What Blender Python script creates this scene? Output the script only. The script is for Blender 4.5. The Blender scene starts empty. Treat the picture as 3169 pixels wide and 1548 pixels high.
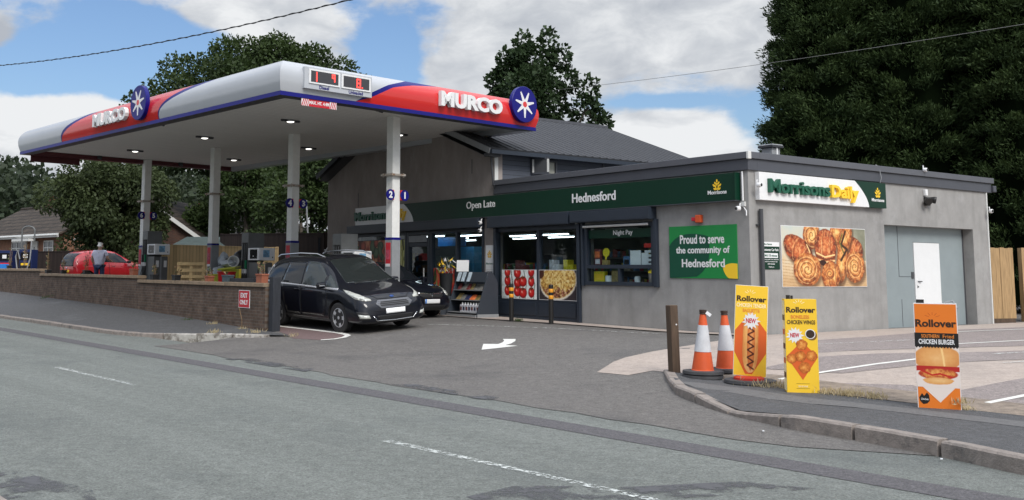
import bpy, bmesh, math, random
import numpy as np
from mathutils import Vector, Matrix
from mathutils.bvhtree import BVHTree
from mathutils.geometry import delaunay_2d_cdt
rad=math.radians
SC=bpy.context.scene
COL=SC.collection
# ---------------------------------------------------------------- camera
cam_d=bpy.data.cameras.new('camera'); cam=bpy.data.objects.new('camera',cam_d); COL.objects.link(cam)
PIT,ROL=0.1105,0.0066
c_,s_=math.cos(PIT),math.sin(PIT); cr_,sr_=math.cos(ROL),math.sin(ROL)
cam.matrix_world=Matrix(((cr_,-sr_,0,0),(-s_*sr_,-s_*cr_,-c_,0),(c_*sr_,c_*cr_,-s_,1.6),(0,0,0,1)))
cam_d.sensor_width=36; cam_d.lens=36*3092.98/3169
cam_d.shift_x=(1584.5-1295.84)/3169; cam_d.shift_y=-(774-496.55)/3169
cam_d.clip_start=.1; cam_d.clip_end=6000
SC.camera=cam
# ---------------------------------------------------------------- world, sun, exposure
SUN_EL,SUN_AZ=rad(42),rad(162)      # azimuth clockwise from +Y
w=bpy.data.worlds.new('World'); SC.world=w; w.use_nodes=True
def build_world():
    nt=w.node_tree; N=nt.nodes; Lk=nt.links
    for n in list(N): N.remove(n)
    def nd(t,**k):
        n=N.new(t)
        for a,b in k.items(): setattr(n,a,b)
        return n
    def mth(op,a,b=None,c=None):
        n=nd('ShaderNodeMath',operation=op)
        for i,x in enumerate((a,b,c)):
            if x is None: continue
            if isinstance(x,(int,float)): n.inputs[i].default_value=x
            else: Lk.new(x,n.inputs[i])
        return n.outputs[0]
    out=nd('ShaderNodeOutputWorld'); bg=nd('ShaderNodeBackground'); bg.inputs[1].default_value=.1
    sky=nd('ShaderNodeTexSky',sky_type='NISHITA',sun_disc=False)
    sky.sun_elevation=SUN_EL; sky.sun_rotation=SUN_AZ; sky.air_density=1.1; sky.dust_density=1.6; sky.ozone_density=1.6
    tc=nd('ShaderNodeTexCoord'); sp=nd('ShaderNodeSeparateXYZ'); Lk.new(tc.outputs['Generated'],sp.inputs[0])
    az=mth('ARCTAN2',sp.outputs[0],sp.outputs[1]); el=mth('ARCSINE',sp.outputs[2])
    def noise(sx,sy,off,detail=7,rough=.55,dist=.2):
        cb=nd('ShaderNodeCombineXYZ'); Lk.new(mth('MULTIPLY_ADD',az,sx,off),cb.inputs[0]); Lk.new(mth('MULTIPLY_ADD',el,sy,off*.7),cb.inputs[1])
        n=nd('ShaderNodeTexNoise'); n.inputs['Scale'].default_value=1; n.inputs['Detail'].default_value=detail
        n.inputs['Roughness'].default_value=rough; n.inputs['Distortion'].default_value=dist
        Lk.new(cb.outputs[0],n.inputs['Vector']); return n.outputs['Fac']
    def blob(a0,e0,sa,se,amp):
        u=mth('DIVIDE',mth('SUBTRACT',az,a0),sa); v=mth('DIVIDE',mth('SUBTRACT',el,e0),se)
        r=mth('ADD',mth('MULTIPLY',u,u),mth('MULTIPLY',v,v))
        return mth('MULTIPLY',mth('EXPONENT',mth('MULTIPLY',r,-1.)),amp)
    def total(base,lst):
        for b in lst: base=mth('ADD',base,blob(*b))
        return base
    n1=noise(7,13,3.1); n2=noise(20,36,9.7,6,.6,.1)
    dens=mth('ADD',mth('MULTIPLY',mth('SUBTRACT',n1,.5),2.6),mth('MULTIPLY',mth('SUBTRACT',n2,.5),1.0))
    hor=nd('ShaderNodeMapRange',interpolation_type='SMOOTHSTEP'); Lk.new(el,hor.inputs[0]); hor.inputs[1].default_value=.04; hor.inputs[2].default_value=.14; hor.inputs[3].default_value=1.6; hor.inputs[4].default_value=0.
    dens=mth('ADD',dens,hor.outputs[0])
    dens=total(mth('ADD',dens,.45),[(-.33,.196,.085,.030,-1.6),(-.255,.178,.05,.020,-1.2),(-.255,.225,.045,.02,-1.0),(-.385,.185,.04,.02,-.6),
        (-.41,.215,.022,.022,.9),(-.30,.245,.05,.016,-.9),(-.033,.215,.034,.030,-1.6),(-.02,.188,.022,.016,-.8),(.236,.166,.055,.008,-1.0),(.33,.152,.03,.02,-.7),
        (.16,.24,.11,.05,1.2),(.33,.22,.06,.03,.8),(-.36,.14,.08,.022,1.1),(-.18,.25,.06,.018,.9),(.25,.132,.08,.018,.7),(-.19,.135,.05,.02,.6)])
    mask=nd('ShaderNodeMapRange',interpolation_type='SMOOTHSTEP'); Lk.new(dens,mask.inputs[0]); mask.inputs[1].default_value=.0; mask.inputs[2].default_value=.58
    n3=noise(16,30,21.3,6,.58,.3)
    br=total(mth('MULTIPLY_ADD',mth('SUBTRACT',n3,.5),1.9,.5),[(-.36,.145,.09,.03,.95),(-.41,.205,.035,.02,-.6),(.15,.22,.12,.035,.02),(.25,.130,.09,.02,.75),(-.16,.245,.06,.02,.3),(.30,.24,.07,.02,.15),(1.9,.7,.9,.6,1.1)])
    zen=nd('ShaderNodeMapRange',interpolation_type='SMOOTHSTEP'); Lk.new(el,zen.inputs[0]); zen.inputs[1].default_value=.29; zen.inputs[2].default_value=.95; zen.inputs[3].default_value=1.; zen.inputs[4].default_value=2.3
    cr=nd('ShaderNodeValToRGB'); Lk.new(br,cr.inputs[0]); e=cr.color_ramp.elements
    e[0].position=.05; e[0].color=(4.1,4.4,4.9,1); e[1].position=.95; e[1].color=(7.6,7.75,7.9,1)
    m=e.new(.5); m.color=(5.6,5.85,6.2,1)
    mx=nd('ShaderNodeMix',data_type='RGBA'); Lk.new(mask.outputs[0],mx.inputs['Factor'])
    tint=nd('ShaderNodeMix',data_type='RGBA',blend_type='MULTIPLY'); tint.inputs['Factor'].default_value=1
    Lk.new(sky.outputs[0],tint.inputs['A']); tint.inputs['B'].default_value=(.88,1.0,1.17,1)
    Lk.new(tint.outputs['Result'],mx.inputs['A']); Lk.new(cr.outputs[0],mx.inputs['B'])
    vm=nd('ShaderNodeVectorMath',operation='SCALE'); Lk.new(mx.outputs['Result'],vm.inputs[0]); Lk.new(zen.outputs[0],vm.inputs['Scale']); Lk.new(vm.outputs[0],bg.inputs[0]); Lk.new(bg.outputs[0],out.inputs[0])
build_world()
sd=bpy.data.lights.new('sun','SUN'); sun=bpy.data.objects.new('sun',sd); COL.objects.link(sun)
sd.energy=2.25; sd.angle=rad(24); sd.color=(1,.96,.9)
sdir=Vector((math.sin(SUN_AZ)*math.cos(SUN_EL),math.cos(SUN_AZ)*math.cos(SUN_EL),math.sin(SUN_EL)))
sun.rotation_euler=sdir.to_track_quat('Z','Y').to_euler()
SC.view_settings.view_transform='Standard'; SC.view_settings.look='None'; SC.view_settings.gamma=1; SC.view_settings.use_curve_mapping=False
SC.view_settings.exposure=0.17
SC.render.engine='CYCLES'
# ---------------------------------------------------------------- helpers
def S(r,g,b): # sRGB 0-255 -> linear
    f=lambda c:(c/255/12.92 if c/255<=.04045 else ((c/255+.055)/1.055)**2.4)
    return (f(r),f(g),f(b))
def M(name,c,rough=.6,metal=0,var=.0,scale=3,bump=0,bscale=60,coat=0,spec=.5,emit=None,stain=None,detail=6,aniso=(1,1,1),grain=None,streak=None):
    """Principled with noise-varied base colour. stain=(colour, noise scale, threshold, softness)"""
    m=bpy.data.materials.new(name); m.use_nodes=True; nt=m.node_tree; N=nt.nodes; L=nt.links; b=N['Principled BSDF']
    b.inputs['Roughness'].default_value=rough; b.inputs['Metallic'].default_value=metal; b.inputs['Specular IOR Level'].default_value=spec
    b.inputs['Coat Weight'].default_value=coat; b.inputs['Coat Roughness'].default_value=.03
    b.inputs['Base Color'].default_value=(*c,1)
    if emit: b.inputs['Emission Color'].default_value=(*c,1); b.inputs['Emission Strength'].default_value=emit
    if var or bump or stain:
        tc=N.new('ShaderNodeTexCoord'); mp=N.new('ShaderNodeMapping'); mp.inputs['Scale'].default_value=aniso; L.new(tc.outputs['Object'],mp.inputs[0])
    col=None
    if var:
        n=N.new('ShaderNodeTexNoise'); n.inputs['Scale'].default_value=scale; n.inputs['Detail'].default_value=detail; n.inputs['Roughness'].default_value=.65 if detail<10 else .8; L.new(mp.outputs[0],n.inputs['Vector'])
        r=N.new('ShaderNodeValToRGB'); L.new(n.outputs['Fac'],r.inputs[0]); e=r.color_ramp.elements
        e[0].position=.3; e[1].position=.7
        e[0].color=(*[x*(1-var) for x in c],1); e[1].color=(*[min(1,x*(1+var)) for x in c],1); col=r.outputs[0]
    if stain:
        n=N.new('ShaderNodeTexNoise'); n.inputs['Scale'].default_value=stain[1]; n.inputs['Detail'].default_value=8; n.inputs['Roughness'].default_value=.7; L.new(mp.outputs[0],n.inputs['Vector'])
        r=N.new('ShaderNodeMapRange'); L.new(n.outputs['Fac'],r.inputs[0]); r.inputs[1].default_value=stain[2]; r.inputs[2].default_value=stain[2]+stain[3]
        x=N.new('ShaderNodeMix'); x.data_type='RGBA'; L.new(r.outputs[0],x.inputs['Factor']); x.inputs['B'].default_value=(*stain[0],1)
        if col: L.new(col,x.inputs['A'])
        else: x.inputs['A'].default_value=(*c,1)
        col=x.outputs['Result']
    if streak and col:   # (factor, threshold, softness, rotation, stretch)
        m2=N.new('ShaderNodeMapping'); m2.vector_type='TEXTURE'; m2.inputs['Rotation'].default_value=(0,0,streak[3]); m2.inputs['Scale'].default_value=streak[4]; L.new(tc.outputs['Object'],m2.inputs[0])
        n=N.new('ShaderNodeTexNoise'); n.inputs['Scale'].default_value=1; n.inputs['Detail'].default_value=6; n.inputs['Roughness'].default_value=.6; L.new(m2.outputs[0],n.inputs['Vector'])
        r=N.new('ShaderNodeMapRange'); L.new(n.outputs['Fac'],r.inputs[0]); r.inputs[1].default_value=streak[1]; r.inputs[2].default_value=streak[1]+streak[2]; r.inputs[3].default_value=1; r.inputs[4].default_value=streak[0]
        x=N.new('ShaderNodeMix'); x.data_type='RGBA'; x.blend_type='MULTIPLY'; x.inputs['Factor'].default_value=1; L.new(col,x.inputs['A']); L.new(r.outputs[0],x.inputs['B']); col=x.outputs['Result']
    if grain and col:
        n=N.new('ShaderNodeTexNoise'); n.inputs['Scale'].default_value=grain[0]; n.inputs['Detail'].default_value=3; n.inputs['Roughness'].default_value=.8; L.new(mp.outputs[0],n.inputs['Vector'])
        r=N.new('ShaderNodeMapRange'); L.new(n.outputs['Fac'],r.inputs[0]); r.inputs[1].default_value=.32; r.inputs[2].default_value=.68; r.inputs[3].default_value=1-grain[1]; r.inputs[4].default_value=1+grain[1]
        x=N.new('ShaderNodeMix'); x.data_type='RGBA'; x.blend_type='MULTIPLY'; x.inputs['Factor'].default_value=1; L.new(col,x.inputs['A']); L.new(r.outputs[0],x.inputs['B']); col=x.outputs['Result']
    if col: L.new(col,b.inputs['Base Color'])
    if bump:
        n=N.new('ShaderNodeTexNoise'); n.inputs['Scale'].default_value=bscale; n.inputs['Detail'].default_value=4; L.new(mp.outputs[0],n.inputs['Vector'])
        u=N.new('ShaderNodeBump'); u.inputs['Strength'].default_value=bump; u.inputs['Distance'].default_value=.02; L.new(n.outputs['Fac'],u.inputs['Height']); L.new(u.outputs[0],b.inputs['Normal'])
    return m
def M_attr(name,rough=.55,spec=.4,coat=0):
    m=bpy.data.materials.new(name); m.use_nodes=True; nt=m.node_tree; b=nt.nodes['Principled BSDF']; b.inputs['Roughness'].default_value=rough; b.inputs['Specular IOR Level'].default_value=spec
    a=nt.nodes.new('ShaderNodeVertexColor'); a.layer_name='Col'; nt.links.new(a.outputs[0],b.inputs['Base Color']); return m
def M_brick(name,c1,c2,mort,bw=.225,bh=.075,ms=.012,rough=.85,axes='xz',bump=.5,var=.35):
    m=bpy.data.materials.new(name); m.use_nodes=True; nt=m.node_tree; N=nt.nodes; L=nt.links; b=N['Principled BSDF']; b.inputs['Roughness'].default_value=rough; b.inputs['Specular IOR Level'].default_value=.25
    tc=N.new('ShaderNodeTexCoord'); sp=N.new('ShaderNodeSeparateXYZ'); cb=N.new('ShaderNodeCombineXYZ'); L.new(tc.outputs['Object'],sp.inputs[0])
    for i,a in enumerate(axes):
        if a=='s':
            ad=N.new('ShaderNodeMath'); ad.operation='ADD'; L.new(sp.outputs[0],ad.inputs[0]); L.new(sp.outputs[1],ad.inputs[1]); L.new(ad.outputs[0],cb.inputs[i])
        else: L.new(sp.outputs['xyz'.index(a)],cb.inputs[i])
    br=N.new('ShaderNodeTexBrick'); L.new(cb.outputs[0],br.inputs['Vector']); br.inputs['Scale'].default_value=1
    br.inputs['Brick Width'].default_value=bw; br.inputs['Row Height'].default_value=bh; br.inputs['Mortar Size'].default_value=ms; br.inputs['Mortar Smooth'].default_value=.3
    br.inputs['Color1'].default_value=(*c1,1); br.inputs['Color2'].default_value=(*c2,1); br.inputs['Mortar'].default_value=(*mort,1)
    n=N.new('ShaderNodeTexNoise'); n.inputs['Scale'].default_value=2.2; n.inputs['Detail'].default_value=9; n.inputs['Roughness'].default_value=.7; L.new(tc.outputs['Object'],n.inputs['Vector'])
    r=N.new('ShaderNodeMapRange'); L.new(n.outputs['Fac'],r.inputs[0]); r.inputs[1].default_value=.3; r.inputs[2].default_value=.7; r.inputs[3].default_value=1-var; r.inputs[4].default_value=1+var
    x=N.new('ShaderNodeMix'); x.data_type='RGBA'; x.blend_type='MULTIPLY'; x.inputs['Factor'].default_value=1; L.new(br.outputs['Color'],x.inputs['A']); L.new(r.outputs[0],x.inputs['B'])
    L.new(x.outputs['Result'],b.inputs['Base Color'])
    u=N.new('ShaderNodeBump'); u.inputs['Strength'].default_value=bump; u.inputs['Distance'].default_value=.02; u.invert=True; L.new(br.outputs['Fac'],u.inputs['Height']); L.new(u.outputs[0],b.inputs['Normal'])
    return m
def M_planks(name,c,axis,width,var=.25,rough=.8,gap=.08):
    """boards: colour steps per board along an axis, dark gaps"""
    m=bpy.data.materials.new(name); m.use_nodes=True; nt=m.node_tree; N=nt.nodes; L=nt.links; b=N['Principled BSDF']; b.inputs['Roughness'].default_value=rough; b.inputs['Specular IOR Level'].default_value=.25
    tc=N.new('ShaderNodeTexCoord'); sp=N.new('ShaderNodeSeparateXYZ'); L.new(tc.outputs['Object'],sp.inputs[0]); a=sp.outputs['xyz'.index(axis)]
    d=N.new('ShaderNodeMath'); d.operation='DIVIDE'; L.new(a,d.inputs[0]); d.inputs[1].default_value=width
    fl=N.new('ShaderNodeMath'); fl.operation='FLOOR'; L.new(d.outputs[0],fl.inputs[0]); fr=N.new('ShaderNodeMath'); fr.operation='FRACT'; L.new(d.outputs[0],fr.inputs[0])
    wn=N.new('ShaderNodeTexWhiteNoise'); wn.noise_dimensions='1D'; L.new(fl.outputs[0],wn.inputs['W'])
    n=N.new('ShaderNodeTexNoise'); mp=N.new('ShaderNodeMapping'); mp.inputs['Scale'].default_value=tuple(1.5 if q!=axis and q=='z' else 18 for q in 'xyz'); L.new(tc.outputs['Object'],mp.inputs[0]); L.new(mp.outputs[0],n.inputs['Vector']); n.inputs['Scale'].default_value=1; n.inputs['Detail'].default_value=5
    ad=N.new('ShaderNodeMath'); ad.operation='ADD'; L.new(wn.outputs[0],ad.inputs[0]); L.new(n.outputs['Fac'],ad.inputs[1])
    r=N.new('ShaderNodeMapRange'); L.new(ad.outputs[0],r.inputs[0]); r.inputs[1].default_value=.3; r.inputs[2].default_value=1.7; r.inputs[3].default_value=1-var; r.inputs[4].default_value=1+var
    g=N.new('ShaderNodeMath'); g.operation='GREATER_THAN'; L.new(fr.outputs[0],g.inputs[0]); g.inputs[1].default_value=gap
    gm=N.new('ShaderNodeMapRange'); L.new(g.outputs[0],gm.inputs[0]); gm.inputs[3].default_value=.35
    k=N.new('ShaderNodeMath'); k.operation='MULTIPLY'; L.new(r.outputs[0],k.inputs[0]); L.new(gm.outputs[0],k.inputs[1])
    x=N.new('ShaderNodeMix'); x.data_type='RGBA'; x.blend_type='MULTIPLY'; x.inputs['Factor'].default_value=1; x.inputs['A'].default_value=(*c,1); L.new(k.outputs[0],x.inputs['B']); L.new(x.outputs['Result'],b.inputs['Base Color'])
    return m
def M_worn(name,c,scale=9,thr=.5,soft=.08,aniso=(1,1,1),rough=.7):
    """worn road paint: patches of it are gone (transparent)"""
    m=bpy.data.materials.new(name); m.use_nodes=True; nt=m.node_tree; N=nt.nodes; L=nt.links; b=N['Principled BSDF']; b.inputs['Base Color'].default_value=(*c,1); b.inputs['Roughness'].default_value=rough
    tc=N.new('ShaderNodeTexCoord'); n=N.new('ShaderNodeTexNoise'); n.inputs['Scale'].default_value=scale; n.inputs['Detail'].default_value=8; n.inputs['Roughness'].default_value=.75; L.new(tc.outputs['Object'],n.inputs['Vector'])
    r=N.new('ShaderNodeMapRange'); L.new(n.outputs['Fac'],r.inputs[0]); r.inputs[1].default_value=thr; r.inputs[2].default_value=thr+soft
    L.new(r.outputs[0],b.inputs['Alpha']); return m
def M_glass(name,tint=(.9,.95,.95),refl=.12,alpha=.1):
    m=bpy.data.materials.new(name); m.use_nodes=True; nt=m.node_tree; N=nt.nodes; L=nt.links
    for n in list(N):
        if n.type!='OUTPUT_MATERIAL': N.remove(n)
    o=N['Material Output']; t=N.new('ShaderNodeBsdfTransparent'); t.inputs[0].default_value=(*tint,1); g=N.new('ShaderNodeBsdfGlossy'); g.inputs['Roughness'].default_value=.02
    lw=N.new('ShaderNodeLayerWeight'); lw.inputs[0].default_value=.5; pw=N.new('ShaderNodeMath'); pw.operation='POWER'; L.new(lw.outputs['Facing'],pw.inputs[0]); pw.inputs[1].default_value=4.5; fr=N.new('ShaderNodeMath'); fr.operation='MULTIPLY_ADD'; L.new(pw.outputs[0],fr.inputs[0]); fr.inputs[1].default_value=.8; fr.inputs[2].default_value=.03; mx=N.new('ShaderNodeMixShader'); L.new(fr.outputs[0],mx.inputs[0]); L.new(t.outputs[0],mx.inputs[1]); L.new(g.outputs[0],mx.inputs[2]); L.new(mx.outputs[0],o.inputs[0]); return m
def tag(o,label=None,cat=None,group=None,kind=None):
    if label: o['label']=label
    if cat: o['category']=cat
    if group: o['group']=group
    if kind: o['kind']=kind
    return o
def thing(name,label,cat,loc=(0,0,0),rotz=0,group=None):
    o=bpy.data.objects.new(name,None); COL.objects.link(o); o.empty_display_size=.2; o.location=loc; o.rotation_euler=(0,0,rotz)
    return tag(o,label,cat,group)
_tc={}
def text_geo(body,bold=0,ext=0):
    k=(body,bold,ext)
    if k not in _tc:
        cu=bpy.data.curves.new('t','FONT'); cu.body=body; cu.size=1; cu.offset=bold; cu.extrude=ext; cu.resolution_u=3
        o=bpy.data.objects.new('t',cu); COL.objects.link(o); dg=bpy.context.evaluated_depsgraph_get(); me=bpy.data.meshes.new_from_object(o.evaluated_get(dg))
        vs=[tuple(v.co) for v in me.vertices]; fs=[tuple(p.vertices) for p in me.polygons]
        bpy.data.objects.remove(o); bpy.data.curves.remove(cu); bpy.data.meshes.remove(me); _tc[k]=(vs,fs)
    return _tc[k]
class MB:
    def __init__(s): s.v=[]; s.f=[]; s.m=[]; s.mats=[]
    def mi(s,mat):
        if mat not in s.mats: s.mats.append(mat)
        return s.mats.index(mat)
    def add(s,vs,fs,mat,mx=None):
        k=len(s.v); i=s.mi(mat)
        for v in vs:
            s.v.append(tuple(mx@Vector(v)) if mx else tuple(v))
        for f in fs: s.f.append(tuple(a+k for a in f)); s.m.append(i)
        return s
    def box(s,x0,x1,y0,y1,z0,z1,mat,mx=None):
        x0,x1=min(x0,x1),max(x0,x1); y0,y1=min(y0,y1),max(y0,y1); z0,z1=min(z0,z1),max(z0,z1)
        return s.add([(x,y,z) for z in(z0,z1) for y in(y0,y1) for x in(x0,x1)],[(0,2,3,1),(4,5,7,6),(0,1,5,4),(2,6,7,3),(0,4,6,2),(1,3,7,5)],mat,mx)
    def bar(s,p,q,w,h,mat,up=(0,0,1)):
        p,q=Vector(p),Vector(q); d=(q-p); L=d.length; d.normalize(); u=Vector(up)
        if abs(d.dot(u))>.99: u=Vector((0,1,0))
        sx=d.cross(u).normalized(); u=sx.cross(d)
        mx=Matrix(((d.x,sx.x,u.x,p.x),(d.y,sx.y,u.y,p.y),(d.z,sx.z,u.z,p.z),(0,0,0,1)))
        return s.box(0,L,-w/2,w/2,-h/2,h/2,mat,mx)
    def tube(s,pts,r,mat,n=8,caps=True):
        pts=[Vector(p) for p in pts]; rs=r if isinstance(r,(list,tuple)) else [r]*len(pts); vs=[];fs=[]; prev=None
        for i,p in enumerate(pts):
            t=(pts[min(i+1,len(pts)-1)]-pts[max(i-1,0)]).normalized()
            if prev is None:
                a=Vector((0,0,1)) if abs(t.z)<.9 else Vector((1,0,0)); u=t.cross(a).normalized()
            else: u=(prev-t*prev.dot(t)).normalized()
            prev=u; v=t.cross(u)
            for k in range(n):
                a=2*math.pi*k/n; vs.append(p+(u*math.cos(a)+v*math.sin(a))*rs[i])
        for i in range(len(pts)-1):
            for k in range(n):
                k2=(k+1)%n; fs.append((i*n+k,i*n+k2,(i+1)*n+k2,(i+1)*n+k))
        if caps: fs.append(tuple(range(n-1,-1,-1))); fs.append(tuple((len(pts)-1)*n+k for k in range(n)))
        return s.add(vs,fs,mat)
    def lathe(s,prof,mat,n=20,mx=None):
        vs=[];fs=[]
        for r,z in prof:
            for k in range(n): a=2*math.pi*k/n; vs.append((r*math.cos(a),r*math.sin(a),z))
        for i in range(len(prof)-1):
            for k in range(n): k2=(k+1)%n; fs.append((i*n+k,i*n+k2,(i+1)*n+k2,(i+1)*n+k))
        if prof[0][0]>1e-4: fs.append(tuple(range(n-1,-1,-1)))
        if prof[-1][0]>1e-4: fs.append(tuple((len(prof)-1)*n+k for k in range(n)))
        return s.add(vs,fs,mat,mx)
    def prism(s,poly,o,e1,e2,depth,mat):
        """polygon in plane (o,e1,e2); extruded by vector depth"""
        o,e1,e2,d=Vector(o),Vector(e1),Vector(e2),Vector(depth); n=len(poly)
        a=sum(poly[i][0]*poly[(i+1)%n][1]-poly[(i+1)%n][0]*poly[i][1] for i in range(n))
        if a<0: poly=poly[::-1]
        if e1.cross(e2).dot(d)>0: vs=[o+e1*x+e2*y for x,y in poly]+[o+e1*x+e2*y+d for x,y in poly]
        else: vs=[o+e1*x+e2*y+d for x,y in poly]+[o+e1*x+e2*y for x,y in poly]
        fs=[tuple(range(n-1,-1,-1)),tuple(range(n,2*n))]+[(i,(i+1)%n,n+(i+1)%n,n+i) for i in range(n)]
        return s.add(vs,fs,mat)
    def text(s,body,o,e1,e2,size,mat,ext=.002,bold=0.0,align='l',width=None,height=None,lift=0):
        vs,fs=text_geo(body,bold,1.0 if ext else 0); o,e1,e2=Vector(o),Vector(e1).normalized(),Vector(e2).normalized(); nn=e1.cross(e2)
        xs=[v[0] for v in vs]; x0,x1=min(xs),max(xs); kx=size
        if width: kx=width/(x1-x0)
        ys=[v[1] for v in vs]
        if height: size=height/(max(ys)-min(ys)); kx=kx if width else size; o=o-e2*(min(ys)*size)
        sh={'l':-x0,'c':-(x0+x1)/2,'r':-x1}[align]
        return s.add([o+e1*((v[0]+sh)*kx)+e2*(v[1]*size)+nn*(v[2]*ext+ext+lift) for v in vs],fs,mat)
    def build(s,name,parent=None,smooth=None,bevel=0,seg=2,loc=None,rot=None,weld=False):
        me=bpy.data.meshes.new(name); me.from_pydata(s.v,[],s.f); 
        for m in s.mats: me.materials.append(m)
        me.polygons.foreach_set('material_index',s.m)
        if weld:
            bm=bmesh.new(); bm.from_mesh(me); bmesh.ops.remove_doubles(bm,verts=bm.verts,dist=1e-4); bm.to_mesh(me); bm.free()
        if smooth is not None:
            me.polygons.foreach_set('use_smooth',[True]*len(me.polygons)); me.set_sharp_from_angle(angle=rad(smooth))
        me.update(); o=bpy.data.objects.new(name,me); COL.objects.link(o)
        if parent: o.parent=parent
        if loc: o.location=loc
        if rot: o.rotation_euler=rot
        if bevel:
            b=o.modifiers.new('bevel','BEVEL'); b.width=bevel; b.segments=seg; b.limit_method='ANGLE'; b.angle_limit=rad(40)
        return o
def copy_thing(root,loc=None,rotz=None,label=None):
    def cp(o,par):
        c=o.copy(); COL.objects.link(c)
        if par: c.parent=par
        for ch in o.children: cp(ch,c)
        return c
    r=cp(root,None)
    if loc is not None: r.location=loc
    if rotz is not None: r.rotation_euler=(0,0,rotz)
    if label: r['label']=label
    return r
# frames measured from the place: road (s along, n across), building, canopy
TS,TN=Vector((-.614,.789)),Vector((.789,.614))
def sn(s,n): return (TS.x*s+TN.x*n,TS.y*s+TN.y*n)
def to_sn(x,y): return (TS.x*x+TS.y*y, TN.x*x+TN.y*y)
BA=.591; BO=(6.917,20.899)
def bw(v,u): return (BO[0]+v*math.cos(BA)-u*math.sin(BA), BO[1]+v*math.sin(BA)+u*math.cos(BA))
CA=.718; CO=(-3.2866,23.4411)
CK=.95
def cw(x,y): return (CK*(CO[0]+x*math.cos(CA)-y*math.sin(CA)), CK*(CO[1]+x*math.sin(CA)+y*math.cos(CA)))
def wall_n(s): return 12.06+(s-21.5)*.0355
def hwall(s): return float(np.interp(s,[18,21.5,30.3,41.5,48,80,150],[.13,.15,.39,.52,.6,.8,1.0]))
def terr_sn(s,n):
    zs=float(np.interp(s,[-10,10,14,22,30,38,45,80,200],[.36,.35,.30,.36,.6,.88,.98,1.2,2.0])); x=min(1,max(0,(n-9.6)/float(np.interp(s,[20,28],[6.4,4.9])))); return zs*x*x*(3-2*x)
def terr(x,y): return terr_sn(*to_sn(x,y))
# ================================================================ materials
m_road=M('road_asphalt',(.180,.192,.177),.85,var=.36,scale=9,detail=14,bump=1.,bscale=75,spec=.3,grain=(42,.42),streak=(1.16,.45,.25,2.2316,(9,.55,1)),stain=((.125,.136,.131),.35,.52,.2))
m_strip=M('trench_asphalt',(.118,.113,.118),.85,var=.3,scale=12,detail=14,bump=.8,bscale=80,grain=(45,.4),spec=.3)
m_fore=M('forecourt_asphalt',(.160,.150,.140),.85,var=.36,scale=8,detail=14,bump=.9,bscale=75,spec=.3,grain=(38,.38),stain=((.105,.10,.098),.5,.52,.18))
m_pav=M('pavement_asphalt',(.098,.098,.100),.85,var=.3,scale=9,detail=14,bump=.8,bscale=80,grain=(42,.38),spec=.3,stain=((.125,.127,.13),.8,.55,.12))
m_conc=M('concrete_slab',(.41,.345,.30),.85,var=.2,scale=6,detail=12,bump=.3,bscale=70,spec=.3,stain=((.31,.265,.235),.9,.5,.25),grain=(30,.14))
m_pink=M('worn_pinkish_asphalt',(.265,.228,.215),.85,var=.34,scale=12,detail=14,bump=.5,bscale=110,spec=.3,stain=((.36,.31,.285),.8,.54,.2),grain=(36,.32))
m_red=M('red_asphalt',(.165,.112,.108),.85,var=.3,scale=60,bump=.4,bscale=120)
m_kerb=M('kerb_stone',(.26,.225,.20),.85,var=.25,scale=10,bump=.4,bscale=60,stain=((.10,.095,.09),2.2,.55,.15))
m_dirt=M('dry_earth',(.24,.195,.155),.95,var=.35,scale=9,bump=.5,bscale=60)
m_white=M('road_paint',(.72,.71,.66),.7,var=.10,scale=20)
m_worn=M_worn('worn_road_paint',(.66,.67,.64),14,.47,.1)
m_dash=M_worn('worn_centre_paint',(.62,.65,.62),16,.47,.12)
m_dark=M_worn('tar_patch',(.085,.085,.09),1.3,.45,.1)
m_land=M('rough_grass',(.05,.075,.03),.95,var=.35,scale=2)
# ================================================================ ground and roads
def struct(o,label=None): o['kind']='structure'; return o
def poly_mesh(pts,step,zf):
    """triangulated ground polygon following a height function"""
    vs=[Vector(p) for p in pts]; n=len(vs); edges=[(i,(i+1)%n) for i in range(n)]
    out=[]
    for i in range(n):
        a,b=vs[i],vs[(i+1)%n]; k=max(1,int((b-a).length/step))
        out+=[a.lerp(b,j/k) for j in range(k)]
    n=len(out); edges=[(i,(i+1)%n) for i in range(n)]
    xs=[p.x for p in out]; ys=[p.y for p in out]; P=np.array([(p.x,p.y) for p in out]); Q=np.roll(P,-1,0)
    x=min(xs)+step*.5
    while x<max(xs):
        y=min(ys)+step*.5
        while y<max(ys):
            c=((P[:,1]>y)!=(Q[:,1]>y)); 
            with np.errstate(divide='ignore',invalid='ignore'): xi=P[:,0]+(y-P[:,1])*(Q[:,0]-P[:,0])/(Q[:,1]-P[:,1])
            if (c&(x<xi)).sum()%2: out.append(Vector((x,y)))
            y+=step
        x+=step
    co,_,fa,*_=delaunay_2d_cdt(out,edges,[],1,1e-5)
    fs=[]
    for f in fa:
        a,b,c=[co[i] for i in f[:3]]
        fs.append(tuple(f) if (b-a).cross(c-a)>0 else tuple(f[::-1]))
    return [(p.x,p.y,zf(p.x,p.y)) for p in co],fs
def ground_poly(name,pts,dz,mat,step=.6,zf=None):
    zf=zf or terr; vs,fs=poly_mesh(pts,step,lambda x,y:zf(x,y)+dz); o=MB().add(vs,fs,mat).build(name); return struct(o)
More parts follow.
